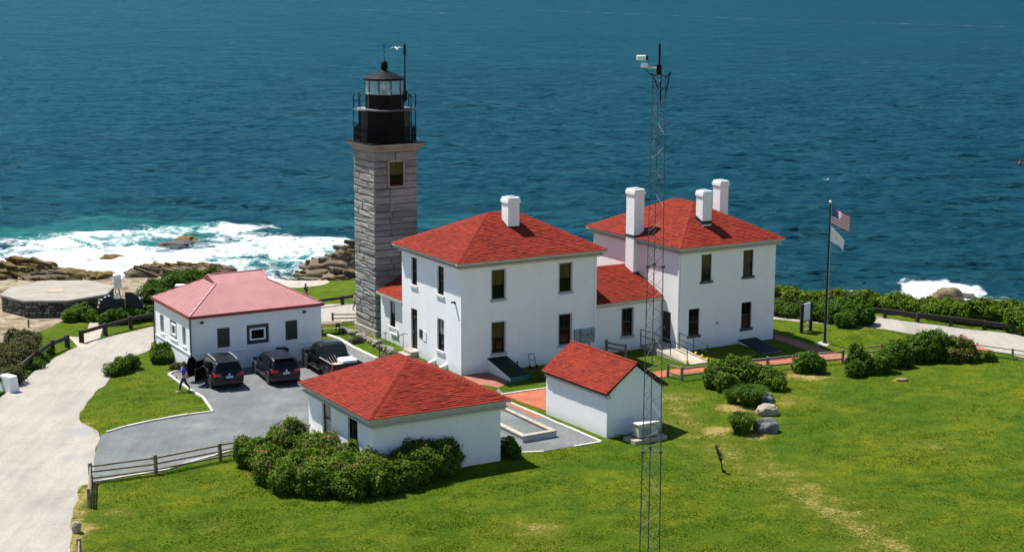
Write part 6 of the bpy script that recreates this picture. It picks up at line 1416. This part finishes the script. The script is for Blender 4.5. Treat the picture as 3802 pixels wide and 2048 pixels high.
for k in (-2, -1, 0, 1, 2):
    a0, a1 = A8 + k * math.pi / 4, A8 + (k + 1) * math.pi / 4; p0, p1 = Vector((math.cos(a0), math.sin(a0), 0)) * (R8 - .05), Vector((math.cos(a1), math.sin(a1), 0)) * (R8 - .05); L = (p1 - p0).length; dx = (p1 - p0).normalized(); out = Vector((dx.y, -dx.x, 0))
    z = -.35
    while z < 1.0:
        hz = min(random.uniform(.14, .24), 1.02 - z); x = 0
        if hz < .05: break
        while x < L - .05:
            w_ = min(random.uniform(.25, .6), L - x); mb = MB(); j = lambda: random.uniform(-.015, .015); dpt = random.uniform(.0, .06)
            q = lambda xx, zz, dd: p0 + dx * xx + out * dd + Vector((0, 0, zz)); e = .012; b = .03
            mb.hexa([q(x + e, z + e, -.2), q(x + w_ - e, z + e, -.2), q(x + w_ - e, z + hz - e, -.2), q(x + e, z + hz - e, -.2)], [q(x + e + b, z + e + b * .6 + j(), dpt), q(x + w_ - e - b, z + e + b * .6 + j(), dpt + j()), q(x + w_ - e - b, z + hz - e - b * .6 + j(), dpt + j()), q(x + e + b, z + hz - e - b * .6 + j(), dpt)])
            mb.build('stone', M['wall_stone'] if random.random() < .45 else M['wall_stone_dark'], pf, recalc=False); x += w_
        z += hz
# fog signal: dark sound baffle panels with a white horn on a lattice stand
p = gf(448, 1196); fs_ = thing('fog_signal', 'dark grey arched fog signal baffles with white horn on top', 'fog signal', p, R_(12)); 
def arch_panel(x0, x1, y, h, side, t=.16):
    pts_ = [(x0, 0), (x1, 0)]; r = min(.9, (x1 - x0) * .8)
    if side > 0: pts_ += [(x1, h - r)] + [(x1 - r + r * math.cos(a), h - r + r * math.sin(a)) for a in np.linspace(0.15, math.pi / 2, 7)] + [(x0, h)]
    elif side < 0: pts_ += [(x1, h)] + [(x0 + r - r * math.sin(a), h - r + r * math.cos(a)) for a in np.linspace(0, math.pi / 2 - .15, 7)] + [(x0, h - r)]
    else: pts_ += [(x1, h), (x0, h)]
    mb = MB(); mb.hexa([(x, y, z) for x, z in pts_], [(x, y + t, z) for x, z in pts_]); return mb
arch_panel(-1.45, -.45, 0, 1.85, -1).build('baffle_panel', M['louvre'], fs_, bevel=.015); arch_panel(.35, 1.35, .35, 2.0, 1).build('baffle_panel', M['louvre'], fs_, bevel=.015); arch_panel(-.43, .33, .12, 1.6, 0).build('baffle_panel', M['louvre'], fs_, bevel=.015)
mb = MB(); mb.hexa([(-1.47, .0, 0), (-1.30, .0, 0), (-1.30, 1.2, 0), (-1.47, 1.2, 0)], [(-1.47, .0, 1.0), (-1.30, .0, 1.0), (-1.30, 1.2, 1.5), (-1.47, 1.2, 1.5)]); mb.build('baffle_side', M['louvre'], fs_)
mb = MB(); mb.box(1.36, 1.5, .3, 1.3, 0, 1.5); mb.build('baffle_side', M['louvre'], fs_)
mb = MB()
for a, b in (((-.42, .2), (-.2, .2)), ((.12, .2), (-.08, .2)), ((-.42, .75), (-.2, .6)), ((.12, .75), (-.08, .6))): mb.tube([(a[0], a[1], 1.3), (b[0], b[1], 2.35)], .03, 5)
mb.tube([(-.40, .2, 1.65), (.08, .2, 2.1)], .02, 4); mb.tube([(.10, .2, 1.65), (-.28, .2, 2.1)], .02, 4); mb.build('stand', M['grey_steel'], fs_)
mb = MB(); mb.lathe([(.26, 2.3), (.30, 2.36), (.30, 2.5), (.25, 2.52), (.25, 2.58), (.29, 2.6), (.29, 2.86), (.24, 2.88), (.24, 2.94), (.28, 2.96), (.28, 3.2), (.2, 3.3), (.05, 3.34)], 14, (-.14, .4)); mb.build('horn', plain('weathered_white_horn', (.6, .6, .57), .6), fs_)
mb = MB(); mb.box(-.35, .05, .1, .2, 1.62, 1.95); mb.build('control_box', M['white'], fs_, bevel=.02)
for i in range(5): mb = MB(); a = i / 4 * 1.3 + .15; mb.box(-.06, .06, -.05, .05, -.03, .04); o = mb.build('warning_light', M['white'], fs_, bevel=.01); o.location = (-1.45 + .85 - .85 * math.cos(a), -.02, .98 + .88 * math.sin(a))
p = gf(35, 1450); wb = thing('concrete_block', 'white painted concrete block at the left edge of the road', 'block', p, R_(-38)); mb = MB(); mb.hexa([(-.55, -.32, -.05), (.55, -.32, -.05), (.55, .32, -.05), (-.55, .32, -.05)], [(-.48, -.24, .92), (.48, -.24, .92), (.48, .24, .92), (-.48, .24, .92)]); mb.build('block', M['white'], wb, bevel=.03)
for x, y, h_, lab in [(314, 1175, 1.1, 'thin dark marker post before the octagonal platform'), (107, 1215, .55, 'short thin marker post among the left rocks'), (545, 1180, 1.0, 'thin dark post left of the pink-roofed building')]:
    o = thing('marker_post', lab, 'post', gf(x, y)); mb = MB(); mb.tube([(0, 0, -.2), (0, 0, h_)], .05, 6); mb.build('post', M['wood_dark'], o)
p = gf(508, 1150); ub = thing('utility_box', 'green utility box on the rocks behind the fog signal', 'box', p); mb = MB(); mb.box(-.4, .4, -.3, .3, -.1, .8); mb.build('box', plain('dull_green_box', (.06, .09, .07), .6), ub, bevel=.02); mb = MB(); mb.box(-.43, .43, -.33, .33, .801, .86); mb.build('lid', M['box_grey'], ub)
p = gf(672, 1112); vt = thing('roof_vent', 'white vent cowl showing above the pink roof', 'vent', Vector((p.x, p.y, 0))); mb = MB(); mb.box(-.3, .3, -.25, .25, -.1, 1.0); mb.build('body', M['white'], vt, bevel=.03); mb = MB(); mb.box(-.36, .36, -.3, .3, 1.0, 1.1); mb.build('cap', M['white'], vt)
# gulls and a lobster buoy
def gull(label, px, py, Y, roll):
    pos = at_y(px, py, Y); o = thing('gull', label, 'bird', pos, R_(35), 'gulls gliding over the sea'); o.rotation_euler = (R_(roll), 0, R_(35))
    mb = MB(); mb.tube([(0, -.32, 0), (0, -.2, .01), (0, 0, 0), (0, .18, .02), (0, .28, .05), (0, .36, .04)], [.015, .05, .075, .06, .045, .01], 8); mb.build('body', M['white'], o, smooth=True)
    for s in (-1, 1):
        mb = MB(); mb.hexa([(s * .05, -.10, .02), (s * .05, .10, .02), (s * .38, .14, .14), (s * .38, -.05, .14)], [(s * .05, -.10, .05), (s * .05, .10, .05), (s * .38, .14, .16), (s * .38, -.05, .16)])
        mb.hexa([(s * .38, -.05, .14), (s * .38, .14, .14), (s * .72, -.02, .08), (s * .70, -.06, .08)], [(s * .38, -.05, .16), (s * .38, .14, .16), (s * .72, -.02, .09), (s * .70, -.06, .09)]); mb.build('wing', M['bright_steel'], o)
gull('white gull flying above the lighthouse lantern', 1472, 181, 170, 25); gull('white gull flying above the flagpole', 3070, 667, 190, -15)
bp = at_z(3787, 610, SEA); by = thing('buoy', 'tiny red lobster buoy at the right edge of the sea', 'buoy', bp); mb = MB(); mb.lathe([(.02, -.2), (.16, -.1), (.22, .15), (.16, .4), (.03, .45), (.03, .9)], 10); mb.build('float', M['flag_red'], by)
# ------------------------------------------------------------------ vehicles (x right, y forward, z up)
def loft(mb, secs):
    n = len(secs[0]); base = len(mb.v); mb.v += [tuple(p) for s in secs for p in s]
    for i in range(len(secs) - 1):
        for k in range(n - 1): mb.f.append((base + i * n + k, base + i * n + k + 1, base + (i + 1) * n + k + 1, base + (i + 1) * n + k)); mb.m.append(0)
    mb.f.append(tuple(base + k for k in range(n))); mb.m.append(0); mb.f.append(tuple(base + (len(secs) - 1) * n + k for k in range(n - 1, -1, -1))); mb.m.append(0)
def body_sec(y, w, b, t, crown=.03, sh=.10):
    half = [(w * .86, b), (w * .97, b + .10), (w, b + .32), (w * .985, t - sh), (w * .93, t - .02), (w * .5, t + crown * .7)]
    return [(x, y, z) for x, z in half] + [(0, y, t + crown)] + [(-x, y, z) for x, z in reversed(half)]
def cab_sec(y, wb, wt, zb, zt):
    h = zt - zb; half = [(wb, zb), (wb - (wb - wt) * .55, zb + h * .6), (wt, zt - h * .10), (wt - .09, zt - .01), (wt * .45, zt + .02 * (h > .2))]
    return [(x, y, z) for x, z in half] + [(0, y, zt + .025 * (h > .2))] + [(-x, y, z) for x, z in reversed(half)]
def wheel(root, x, y, r, w=.22):
    s = 1 if x > 0 else -1
    mb = MB(); mb.lathe([(r * .62, -w / 2), (r * .93, -w / 2), (r, -w * .36), (r, w * .36), (r * .93, w / 2), (r * .62, w / 2)], 20); o = mb.build('wheel', M['tyre'], root); o.location = (x, y, r); o.rotation_euler = (0, R_(90 * s), 0)
    mb = MB(); mb.lathe([(r * .60, .02), (r * .60, w / 2 - .03), (r * .5, w / 2 - .06), (.07, w / 2 - .04), (.05, w / 2 - .01)], 16)
    for k in range(5): a = 2 * math.pi * k / 5; mb.bar((.06 * math.cos(a), .06 * math.sin(a), w / 2 - .03), (r * .58 * math.cos(a), r * .58 * math.sin(a), w / 2 - .03), .07, .03)
    mb.build('rim', M['rim'], o)
def arch(root, x, y, r):
    s = 1 if x > 0 else -1; mb = MB(); n = 12
    for k in range(n):
        a0, a1 = math.pi * k / n, math.pi * (k + 1) / n; R0, R1 = r + .02, r + .10
        P = lambda rr, a, d: (x + s * d, y + rr * math.cos(a), r + rr * math.sin(a))
        mb.hexa([P(R0, a0, -.1), P(R1, a0, -.1), P(R1, a1, -.1), P(R0, a1, -.1)], [P(R0, a0, .035), P(R1, a0, .03), P(R1, a1, .03), P(R0, a1, .035)])
    mb.build('wheel_arch', M['plastic'], root, recalc=False)
def panel(name, mat, root, pts, off=.006, th=.012):
    P = [Vector(p) for p in pts]; n = (P[1] - P[0]).cross(P[2] - P[0]).normalized(); c = sum(P, Vector()) / len(P)
    if n.dot(c - Vector((0, c.y * .75, .75))) < 0: n = -n
    mb = MB(); mb.hexa([p - n * .01 for p in P], [p + n * off for p in P]); return mb.build(name, mat, root)
def suv(name, label, pos, rz, paint, rails=True, doors=False, L=4.58, W=.925, H=1.66, slope=.18):
    root = thing(name, label, 'car', pos, rz, 'dark vehicles parked at the pink-roofed building'); r, f = -L / 2, L / 2; P = M[paint]
    mb = MB(); loft(mb, [body_sec(r, W * .80, .50, .86, .02), body_sec(r + .08, W * .93, .36, 1.0, .02), body_sec(r + .45, W, .28, 1.04), body_sec(-.6, W, .25, 1.03), body_sec(.75, W, .25, 1.03, .02), body_sec(1.15, W * .985, .26, 1.02, .04), body_sec(f - .5, W * .95, .28, .95, .05), body_sec(f - .14, W * .85, .34, .82, .03), body_sec(f, W * .70, .42, .68, .02)])
    mb.build('body', P, root, smooth=True, bevel=0)
    zb = 1.0; wb, wt = W * .95, W * .74
    mb = MB(); loft(mb, [cab_sec(r + .12, wb * .94, wb * .90, zb - .02, zb + .06), cab_sec(r + .12 + slope, wb * .95, wt * .98, zb, H - .13), cab_sec(r + .42 + slope, wb, wt, zb, H - .04), cab_sec(-.7, wb, wt, zb, H), cab_sec(.1, wb, wt, zb, H - .01), cab_sec(.35, wb, wt * .99, zb, H - .07), cab_sec(1.22, wb * .97, wb * .92, zb - .02, zb + .04)])
    mb.build('cabin', P, root, smooth=False, bevel=.02)
    def side(y0, y1, t0, t1, s):    # window quad on the side between belt and roof
        z0, z1 = zb + .07, H - .17; fx = lambda z: wb - (wb - wt) * (z - zb) / (H - zb) * .92
        return [(s * fx(z0), y0, z0), (s * fx(z0), y1, z0), (s * fx(z1), t1, z1), (s * fx(z1), t0, z1)]
    for s in (-1, 1):
        if not (doors and s < 0): panel('window', M['car_glass'], root, side(-.02, .92, -.02, .38, s), .012); panel('window', M['car_glass'], root, side(-.98, -.10, -.98, -.10, s), .012)
        panel('window', M['car_glass'], root, side(-1.72, -1.06, -1.62, -1.06, s), .012)
    panel('rear_window', M['car_glass'], root, [(-wb * .80, r + .10, zb + .10), (wb * .80, r + .10, zb + .10), (wt * .84, r + .12 + slope * .92, H - .17), (-wt * .84, r + .12 + slope * .92, H - .17)], .02)
    panel('windscreen', M['car_glass'], root, [(-wb * .86, 1.16, zb + .07), (wb * .86, 1.16, zb + .07), (wt * .88, .42, H - .10), (-wt * .88, .42, H - .10)], .02)
    mb = MB(); mb.box(-wt * .86, wt * .86, r + .06 + slope * .6, r + .40 + slope, H - .06, H - .03); mb.build('spoiler', P, root, bevel=.012)
    for s in (-1, 1):
        mb = MB(); mb.hexa([(s * W * .98, r + .42, .86), (s * W * .92, r + .02, .84), (s * W * .50, r - .008, .86), (s * W * .52, r + .10, .86)], [(s * W * .95, r + .38, 1.0), (s * W * .88, r + .06, 1.01), (s * W * .50, r + .02, .97), (s * W * .52, r + .12, .97)]); mb.build('tail_light', M['red_lens'], root)
        mb = MB(); mb.hexa([(s * W * .90, f - .42, .72), (s * W * .55, f - .06, .70), (s * W * .55, f - .2, .70), (s * W * .8, f - .5, .72)], [(s * W * .90, f - .46, .90), (s * W * .55, f - .12, .83), (s * W * .55, f - .25, .83), (s * W * .8, f - .55, .90)]); mb.build('headlight', M['bright_steel'], root)
        mb = MB(); mb.box(s * (W + .02) if s > 0 else -W - .22, W + .22 if s > 0 else -W - .02, .72, .90, 1.02, 1.18); mb.build('mirror', P, root, bevel=.03)
        if rails: mb = MB(); mb.tube([(s * (wt - .05), -1.65, H - .02), (s * (wt - .05), -1.5, H + .055), (s * (wt - .05), -.1, H + .06), (s * (wt - .05), .1, H - .01)], .032, 6); mb.build('roof_rail', M['silver'], root)
        mb = MB(); mb.box(s * W - .02, s * W + .02, -1.0, 1.0, .30, .44); mb.build('sill_trim', M['plastic'], root)
    mb = MB(); mb.box(-W * .86, W * .86, r - .02, r + .06, .36, .56); mb.build('bumper', M['plastic'], root, bevel=.03)
    mb = MB(); mb.box(-.20, .20, r - .035, r - .005, .74, .86); mb.build('number_plate', M['plate'], root)
    mb = MB(); mb.lathe([(.055, 0), (.055, .015)], 14); o = mb.build('badge', M['silver'], root); o.location = (0, r - .005, .95); o.rotation_euler = (R_(90), 0, 0)
    for s in (-1, 1):
        for y in (-1.38, 1.36): wheel(root, s * (W - .10), y, .36); arch(root, s * (W - .005), y, .36)
    if doors:
        for nm, yh, ln, ang, t0 in (('front_door', .92, 1.02, 58, .5), ('rear_door', -.10, .98, 42, .95)):
            mb = MB(); n = [(0, .30), (-ln, .30), (-ln, .55), (-ln, 1.06), (0, 1.03)]
            mb.hexa([(0, y, z) for y, z in n], [(-.09, y, z) for y, z in n])
            o = mb.build('door', P, root, bevel=.015); o.location = (-W, yh, 0); o.rotation_euler = (0, 0, R_(-ang))
            mb = MB(); q = [(-.06, 1.04), (-ln + .02, 1.06), (-ln + .10, 1.50), (-.55 if nm == 'front_door' else -.08, 1.48)]
            mb.hexa([(-.03 + .10 * (z > 1.2), y, z) for y, z in q], [(-.05 + .10 * (z > 1.2), y, z) for y, z in q]); mb.build('door_window', M['car_glass'], o)
            mb = MB(); mb.box(-.115, -.09, -ln + .08, -ln + .28, .90, .94); mb.build('handle', P, o)
        mb = MB(); mb.box(-W * 1.003, -W * .6, -1.0, .88, .35, 1.0); mb.build('interior', M['plastic'], root)
    return root
def pk_pt(u, v, z=0): p = Matrix.Translation(pk.location) @ Matrix.Rotation(R_(H1A - .118), 4, 'Z') @ Vector((u, v, z)); return p
suv('parked_car', 'black SUV with silver roof rails and open left doors', pk_pt(.80, -2.42), R_(H1A - 5), 'car_black', True, True)
suv('parked_car', 'dark blue SUV parked in the middle, between the other two', pk_pt(4.02, -3.20), R_(H1A - 6), 'car_blue', False, False, 4.5, .91, 1.64, .34)
def pickup(label, pos, rz):
    root = thing('pickup_truck', label, 'pickup truck', pos, rz, 'dark vehicles parked at the pink-roofed building'); W = .97; P = M['car_black']
    mb = MB(); loft(mb, [body_sec(-.62, W, .42, 1.10, .0), body_sec(.2, W, .40, 1.12, .0), body_sec(1.0, W, .40, 1.13, .02), body_sec(1.35, W * .99, .40, 1.14, .05), body_sec(2.4, W * .95, .42, 1.10, .06), body_sec(2.72, W * .88, .45, 1.02, .03), body_sec(2.82, W * .80, .5, .9, .02)]); mb.build('body', P, root, smooth=True)
    mb = MB(); loft(mb, [cab_sec(-.60, .92, .90, 1.08, 1.12), cab_sec(-.50, .92, .76, 1.08, 1.80), cab_sec(-.1, .92, .76, 1.08, 1.87), cab_sec(.55, .92, .75, 1.08, 1.86), cab_sec(.75, .92, .74, 1.08, 1.78), cab_sec(1.52, .90, .86, 1.08, 1.12)]); mb.build('cabin', P, root, bevel=.02)
    for s in (-1, 1):
        fx = lambda z: .92 - .17 * (z - 1.08) / .78
        for y0, y1, t0, t1 in ((.42, 1.25, .42, .78), (-.42, .34, -.38, .34)): panel('window', M['car_glass'], root, [(s * fx(1.16), y0, 1.16), (s * fx(1.16), y1, 1.16), (s * fx(1.70), t1, 1.70), (s * fx(1.70), t0, 1.70)], .012)
        mb = MB(); mb.box(s * W - .09 if s > 0 else -W, W if s > 0 else -W + .09, -2.72, -.64, .50, 1.16); mb.build('bed_side', P, root, bevel=.03)
        mb = MB(); mb.box(s * (W - .045) - .05, s * (W - .045) + .05, -2.70, -.66, 1.161, 1.19); mb.build('bed_rail', M['bright_steel'], root, bevel=.008)
        mb = MB(); mb.box(s * W - .10 if s > 0 else -W - .004, W + .004 if s > 0 else -W + .10, -2.76, -2.70, .78, 1.12); mb.build('tail_light', M['red_lens'], root)
        mb = MB(); mb.box(W + .02 if s > 0 else -W - .26, W + .26 if s > 0 else -W - .02, .98, 1.10, 1.12, 1.36); mb.build('mirror', M['plastic'], root, bevel=.03)
        mb = MB(); mb.hexa([(s * .9, 2.5, .80), (s * .6, 2.83, .80), (s * .6, 2.7, .80), (s * .8, 2.45, .80)], [(s * .9, 2.5, 1.0), (s * .6, 2.80, .98), (s * .6, 2.66, .98), (s * .8, 2.42, 1.0)]); mb.build('headlight', M['bright_steel'], root)
        for y in (-1.75, 1.75): wheel(root, s * (W - .12), y, .40, .26); arch(root, s * (W - .005), y, .40)
        mb = MB(); mb.box(s * W - .02, s * W + .06, -.6, 1.2, .36, .42); mb.build('side_step', M['plastic'], root)
    panel('rear_window', M['car_glass'], root, [(-.72, -.60, 1.22), (.72, -.60, 1.22), (.66, -.52, 1.70), (-.66, -.52, 1.70)], .02)
    panel('windscreen', M['car_glass'], root, [(-.78, 1.46, 1.18), (.78, 1.46, 1.18), (.66, .80, 1.74), (-.66, .80, 1.74)], .02)
    mb = MB(); mb.box(-W + .09, W - .09, -2.70, -.66, .60, .66); mb.build('bed_floor', M['plastic'], root)
    mb = MB(); mb.box(-W + .10, W - .10, -2.76, -2.68, .58, 1.15); mb.build('tailgate', P, root, bevel=.02)
    mb = MB(); mb.box(-W, W, -2.92, -2.76, .48, .66); mb.build('bumper', M['dark_steel'], root, bevel=.03)
    mb = MB(); mb.box(-.18, .18, -2.935, -2.92, .52, .63); mb.build('number_plate', M['plate'], root)
    return root
tp = pk_pt(7.35, -3.60); trz = R_(H1A - 3)
pickup('black pickup truck with open bed, rightmost of the parked vehicles', tp, trz)
tm = Matrix.Translation(tp) @ Matrix.Rotation(trz, 4, 'Z')
tk = thing('water_tank', 'white plastic tank riding in the bed of the pickup', 'tank', tm @ Vector((.28, -2.05, .662)), trz)
mb = MB(); mb.box(-.48, .48, -.50, .50, 0, .62); mb.build('tank_body', M['tank_white'], tk, bevel=.09, seg=2)
mb = MB(); mb.lathe([(.16, .62), (.16, .68), (.12, .70)], 12); mb.build('cap', M['tank_white'], tk)
bx = thing('cardboard_box', 'tan box wedged beside the white tank in the pickup', 'box', tm @ Vector((-.50, -2.35, .662)), trz); mb = MB(); mb.box(-.22, .22, -.2, .2, 0, .42); mb.build('carton', plain('tan_carton', (.42, .32, .20), .8), bx, bevel=.01)
mb = MB(); mb.box(-.23, .23, -.21, .21, .421, .44); mb.build('flap', plain('tan_flap', (.5, .4, .27), .8), bx)
gt = thing('garden_tools', 'bundle of poles lying in the pickup bed', 'tools', tm @ Vector((-.2, -1.4, .67)), trz)
for k in range(4): mb = MB(); mb.tube([(-.3 + k * .14, -.5, .05), (-.35 + k * .16, .6, .42 + .05 * k)], .022, 5); mb.build('pole', M['wood' if k % 2 else 'plastic'], gt)
p = pk_pt(5.62, -.30); bn = thing('rubbish_bin', 'dark grey bin against the wall beside the pickup', 'bin', p, R_(H1A)); mb = MB(); mb.hexa([(-.26, -.26, 0), (.26, -.26, 0), (.26, .22, 0), (-.26, .22, 0)], [(-.30, -.30, .95), (.30, -.30, .95), (.30, .25, .95), (-.30, .25, .95)]); mb.build('body', M['louvre'], bn, bevel=.02); mb = MB(); mb.box(-.32, .32, -.33, .27, .951, 1.02); mb.build('lid', M['louvre'], bn, bevel=.02)

# ------------------------------------------------------------------ people
def skin_mesh(name, chains, mat, parent, sub=1):
    """chains: list of lists of (point, radius); the first point of a chain may repeat an earlier point to join it"""
    V, E, Rr = [], [], []; idx = {}
    for ch in chains:
        prev = None
        for p, r in ch:
            k = tuple(round(c, 4) for c in p)
            if k not in idx: idx[k] = len(V); V.append(p); Rr.append(r)
            i = idx[k]
            if prev is not None and prev != i: E.append((prev, i))
            prev = i
    me = bpy.data.meshes.new(name); me.from_pydata(V, E, []); me.materials.append(mat); o = bpy.data.objects.new(name, me); COL.objects.link(o); o.parent = parent
    sk = o.modifiers.new('skin', 'SKIN'); sk.use_smooth_shade = True
    for i, sv_ in enumerate(me.skin_vertices[0].data):
        r = Rr[i]; sv_.radius = (r, r) if not isinstance(r, tuple) else r; sv_.use_root = (i == 0)
    sb = o.modifiers.new('sub', 'SUBSURF'); sb.levels = sub; sb.render_levels = sub
    return o
def lerp3(a, b, t): return tuple(a[i] + (b[i] - a[i]) * t for i in range(3))
def person(label, pos, rz, h, top, legs, stride=.35, armswing=.3, hat=None, group='people walking about the grounds'):
    """faces +y; a figure in mid-step"""
    s = h / 1.72; root = thing('person', label, 'person', pos, rz, group); S3 = lambda x, y, z: (x * s, y * s, z * s)
    pel = S3(0, 0, .93); chest = S3(0, .02, 1.28); neck = S3(0, .03, 1.46); hd = S3(0, .06, 1.60)
    def leg(sd, d):
        hip = S3(.09 * sd, 0, .90); kn = S3(.10 * sd, d * .55 + .05, .49); an = S3(.10 * sd, d - (.06 if d < 0 else 0), .10 if d < 0 else .08); toe = S3(.10 * sd, d + .17 - (.06 if d < 0 else 0), .04); return hip, kn, an, toe
    def arm(sd, d):
        sh = S3(.19 * sd, .02, 1.41); el = S3(.25 * sd, d * .45, 1.14); wr = S3(.23 * sd, d + .08, .92); return sh, el, wr
    la, lb = leg(-1, stride), leg(1, -stride); aa, ab = arm(-1, -armswing), arm(1, armswing)
    ch = [[(pel, .12 * s), (chest, .13 * s), (neck, .055 * s), (S3(0, .05, 1.52), .055 * s), (hd, (.085 * s, .10 * s)), (S3(0, .06, 1.70), .06 * s)]]
    for L4 in (la, lb): ch.append([(pel, .12 * s), (L4[0], .09 * s), (L4[1], .058 * s), (L4[2], .042 * s), (L4[3], .035 * s)])
    for A3 in (aa, ab):
        sh, el, wr = A3; pm = (wr[0], wr[1] + .03 * s, wr[2] - .08 * s)
        ch.append([(chest, .13 * s), (sh, .055 * s), (el, .042 * s), (wr, .028 * s), (pm, .034 * s)])
        for k in range(4):
            b = (pm[0], pm[1] + (k - 1.5) * .022 * s, pm[2] - .03 * s); l = (.060, .075, .070, .055)[k] * s
            ch.append([(pm, .034 * s), (b, .010 * s), ((b[0], b[1], b[2] - l * .5), .009 * s), ((b[0] + .012 * s, b[1], b[2] - l), .007 * s)])
        ch.append([(pm, .034 * s), ((pm[0], pm[1] + .045 * s, pm[2] + .01 * s), .011 * s), ((pm[0], pm[1] + .06 * s, pm[2] - .03 * s), .008 * s)])
    skin_mesh('body', ch, M['skin'], root, 1)
    tch = [[(lerp3(pel, chest, -.05), (.135 * s, .125 * s)), (chest, (.155 * s, .135 * s)), (lerp3(chest, neck, .75), .085 * s)]]
    for A3 in (aa, ab): tch.append([(chest, (.155 * s, .135 * s)), (A3[0], .072 * s), (lerp3(A3[0], A3[1], .75), .06 * s)])
    skin_mesh('shirt', tch, M[top], root, 1)
    lch = [[(lerp3(pel, chest, .10), .125 * s), (pel, .135 * s)]]
    for L4 in (la, lb): lch.append([(pel, .135 * s), (L4[0], .105 * s), (L4[1], .074 * s), (lerp3(L4[1], L4[2], .93), .058 * s)])
    skin_mesh('trousers', lch, M[legs], root, 1)
    for L4 in (la, lb): mb = MB(); a, t_ = L4[2], L4[3]; mb.bar((a[0], a[1] - .05 * s, t_[2] + .005), (t_[0], t_[1] + .04 * s, t_[2] + .005), .09 * s, .08 * s); mb.build('shoe', M['shoe'], root, bevel=.02, seg=2)
    v = ICO3[0] * np.array([.105, .115, .10]) * s; v = v[:, :] + np.array(hd) + np.array([0, -.022, .045]) * s
    hr = np_mesh('hair', v, ICO3[1], M['hair'], root, smooth=True)
    mb = MB(); mb.lathe([(.028, 0), (.012, .03)], 6); nz = mb.build('nose', M['skin'], root); nz.location = (hd[0], hd[1] + .09 * s, hd[2] - .01 * s); nz.rotation_euler = (R_(-90), 0, 0)
    if hat:
        mb = MB(); z = hd[2] + .07 * s; mb.lathe([(.20 * s, z), (.20 * s, z + .012), (.115 * s, z + .02), (.10 * s, z + .09 * s), (.04, z + .10 * s)], 16, (hd[0], hd[1] - .01)); mb.build('hat', M[hat], root)
    return root
M['hat'] = plain('straw_white_hat', (.75, .73, .66), .8)
person('person in a royal blue shirt and black trousers walking along the kerb', pk_pt(0, 0) * 0 + (gf(697, 1455) + gf(672, 1449)) / 2, R_(120), 1.70, 'shirt_blue', 'trouser_black', .33, .25)
person('person in dark clothes and pale hat behind the pink-roofed building', gf(1138, 1136), R_(70), 1.72, 'trouser_black', 'trouser_black', .12, .08, 'hat')
person('small person in a pink top and jeans half hidden by the tower', gf(1318, 1150), R_(-100), 1.25, 'shirt_pink', 'jeans', .15, .1)
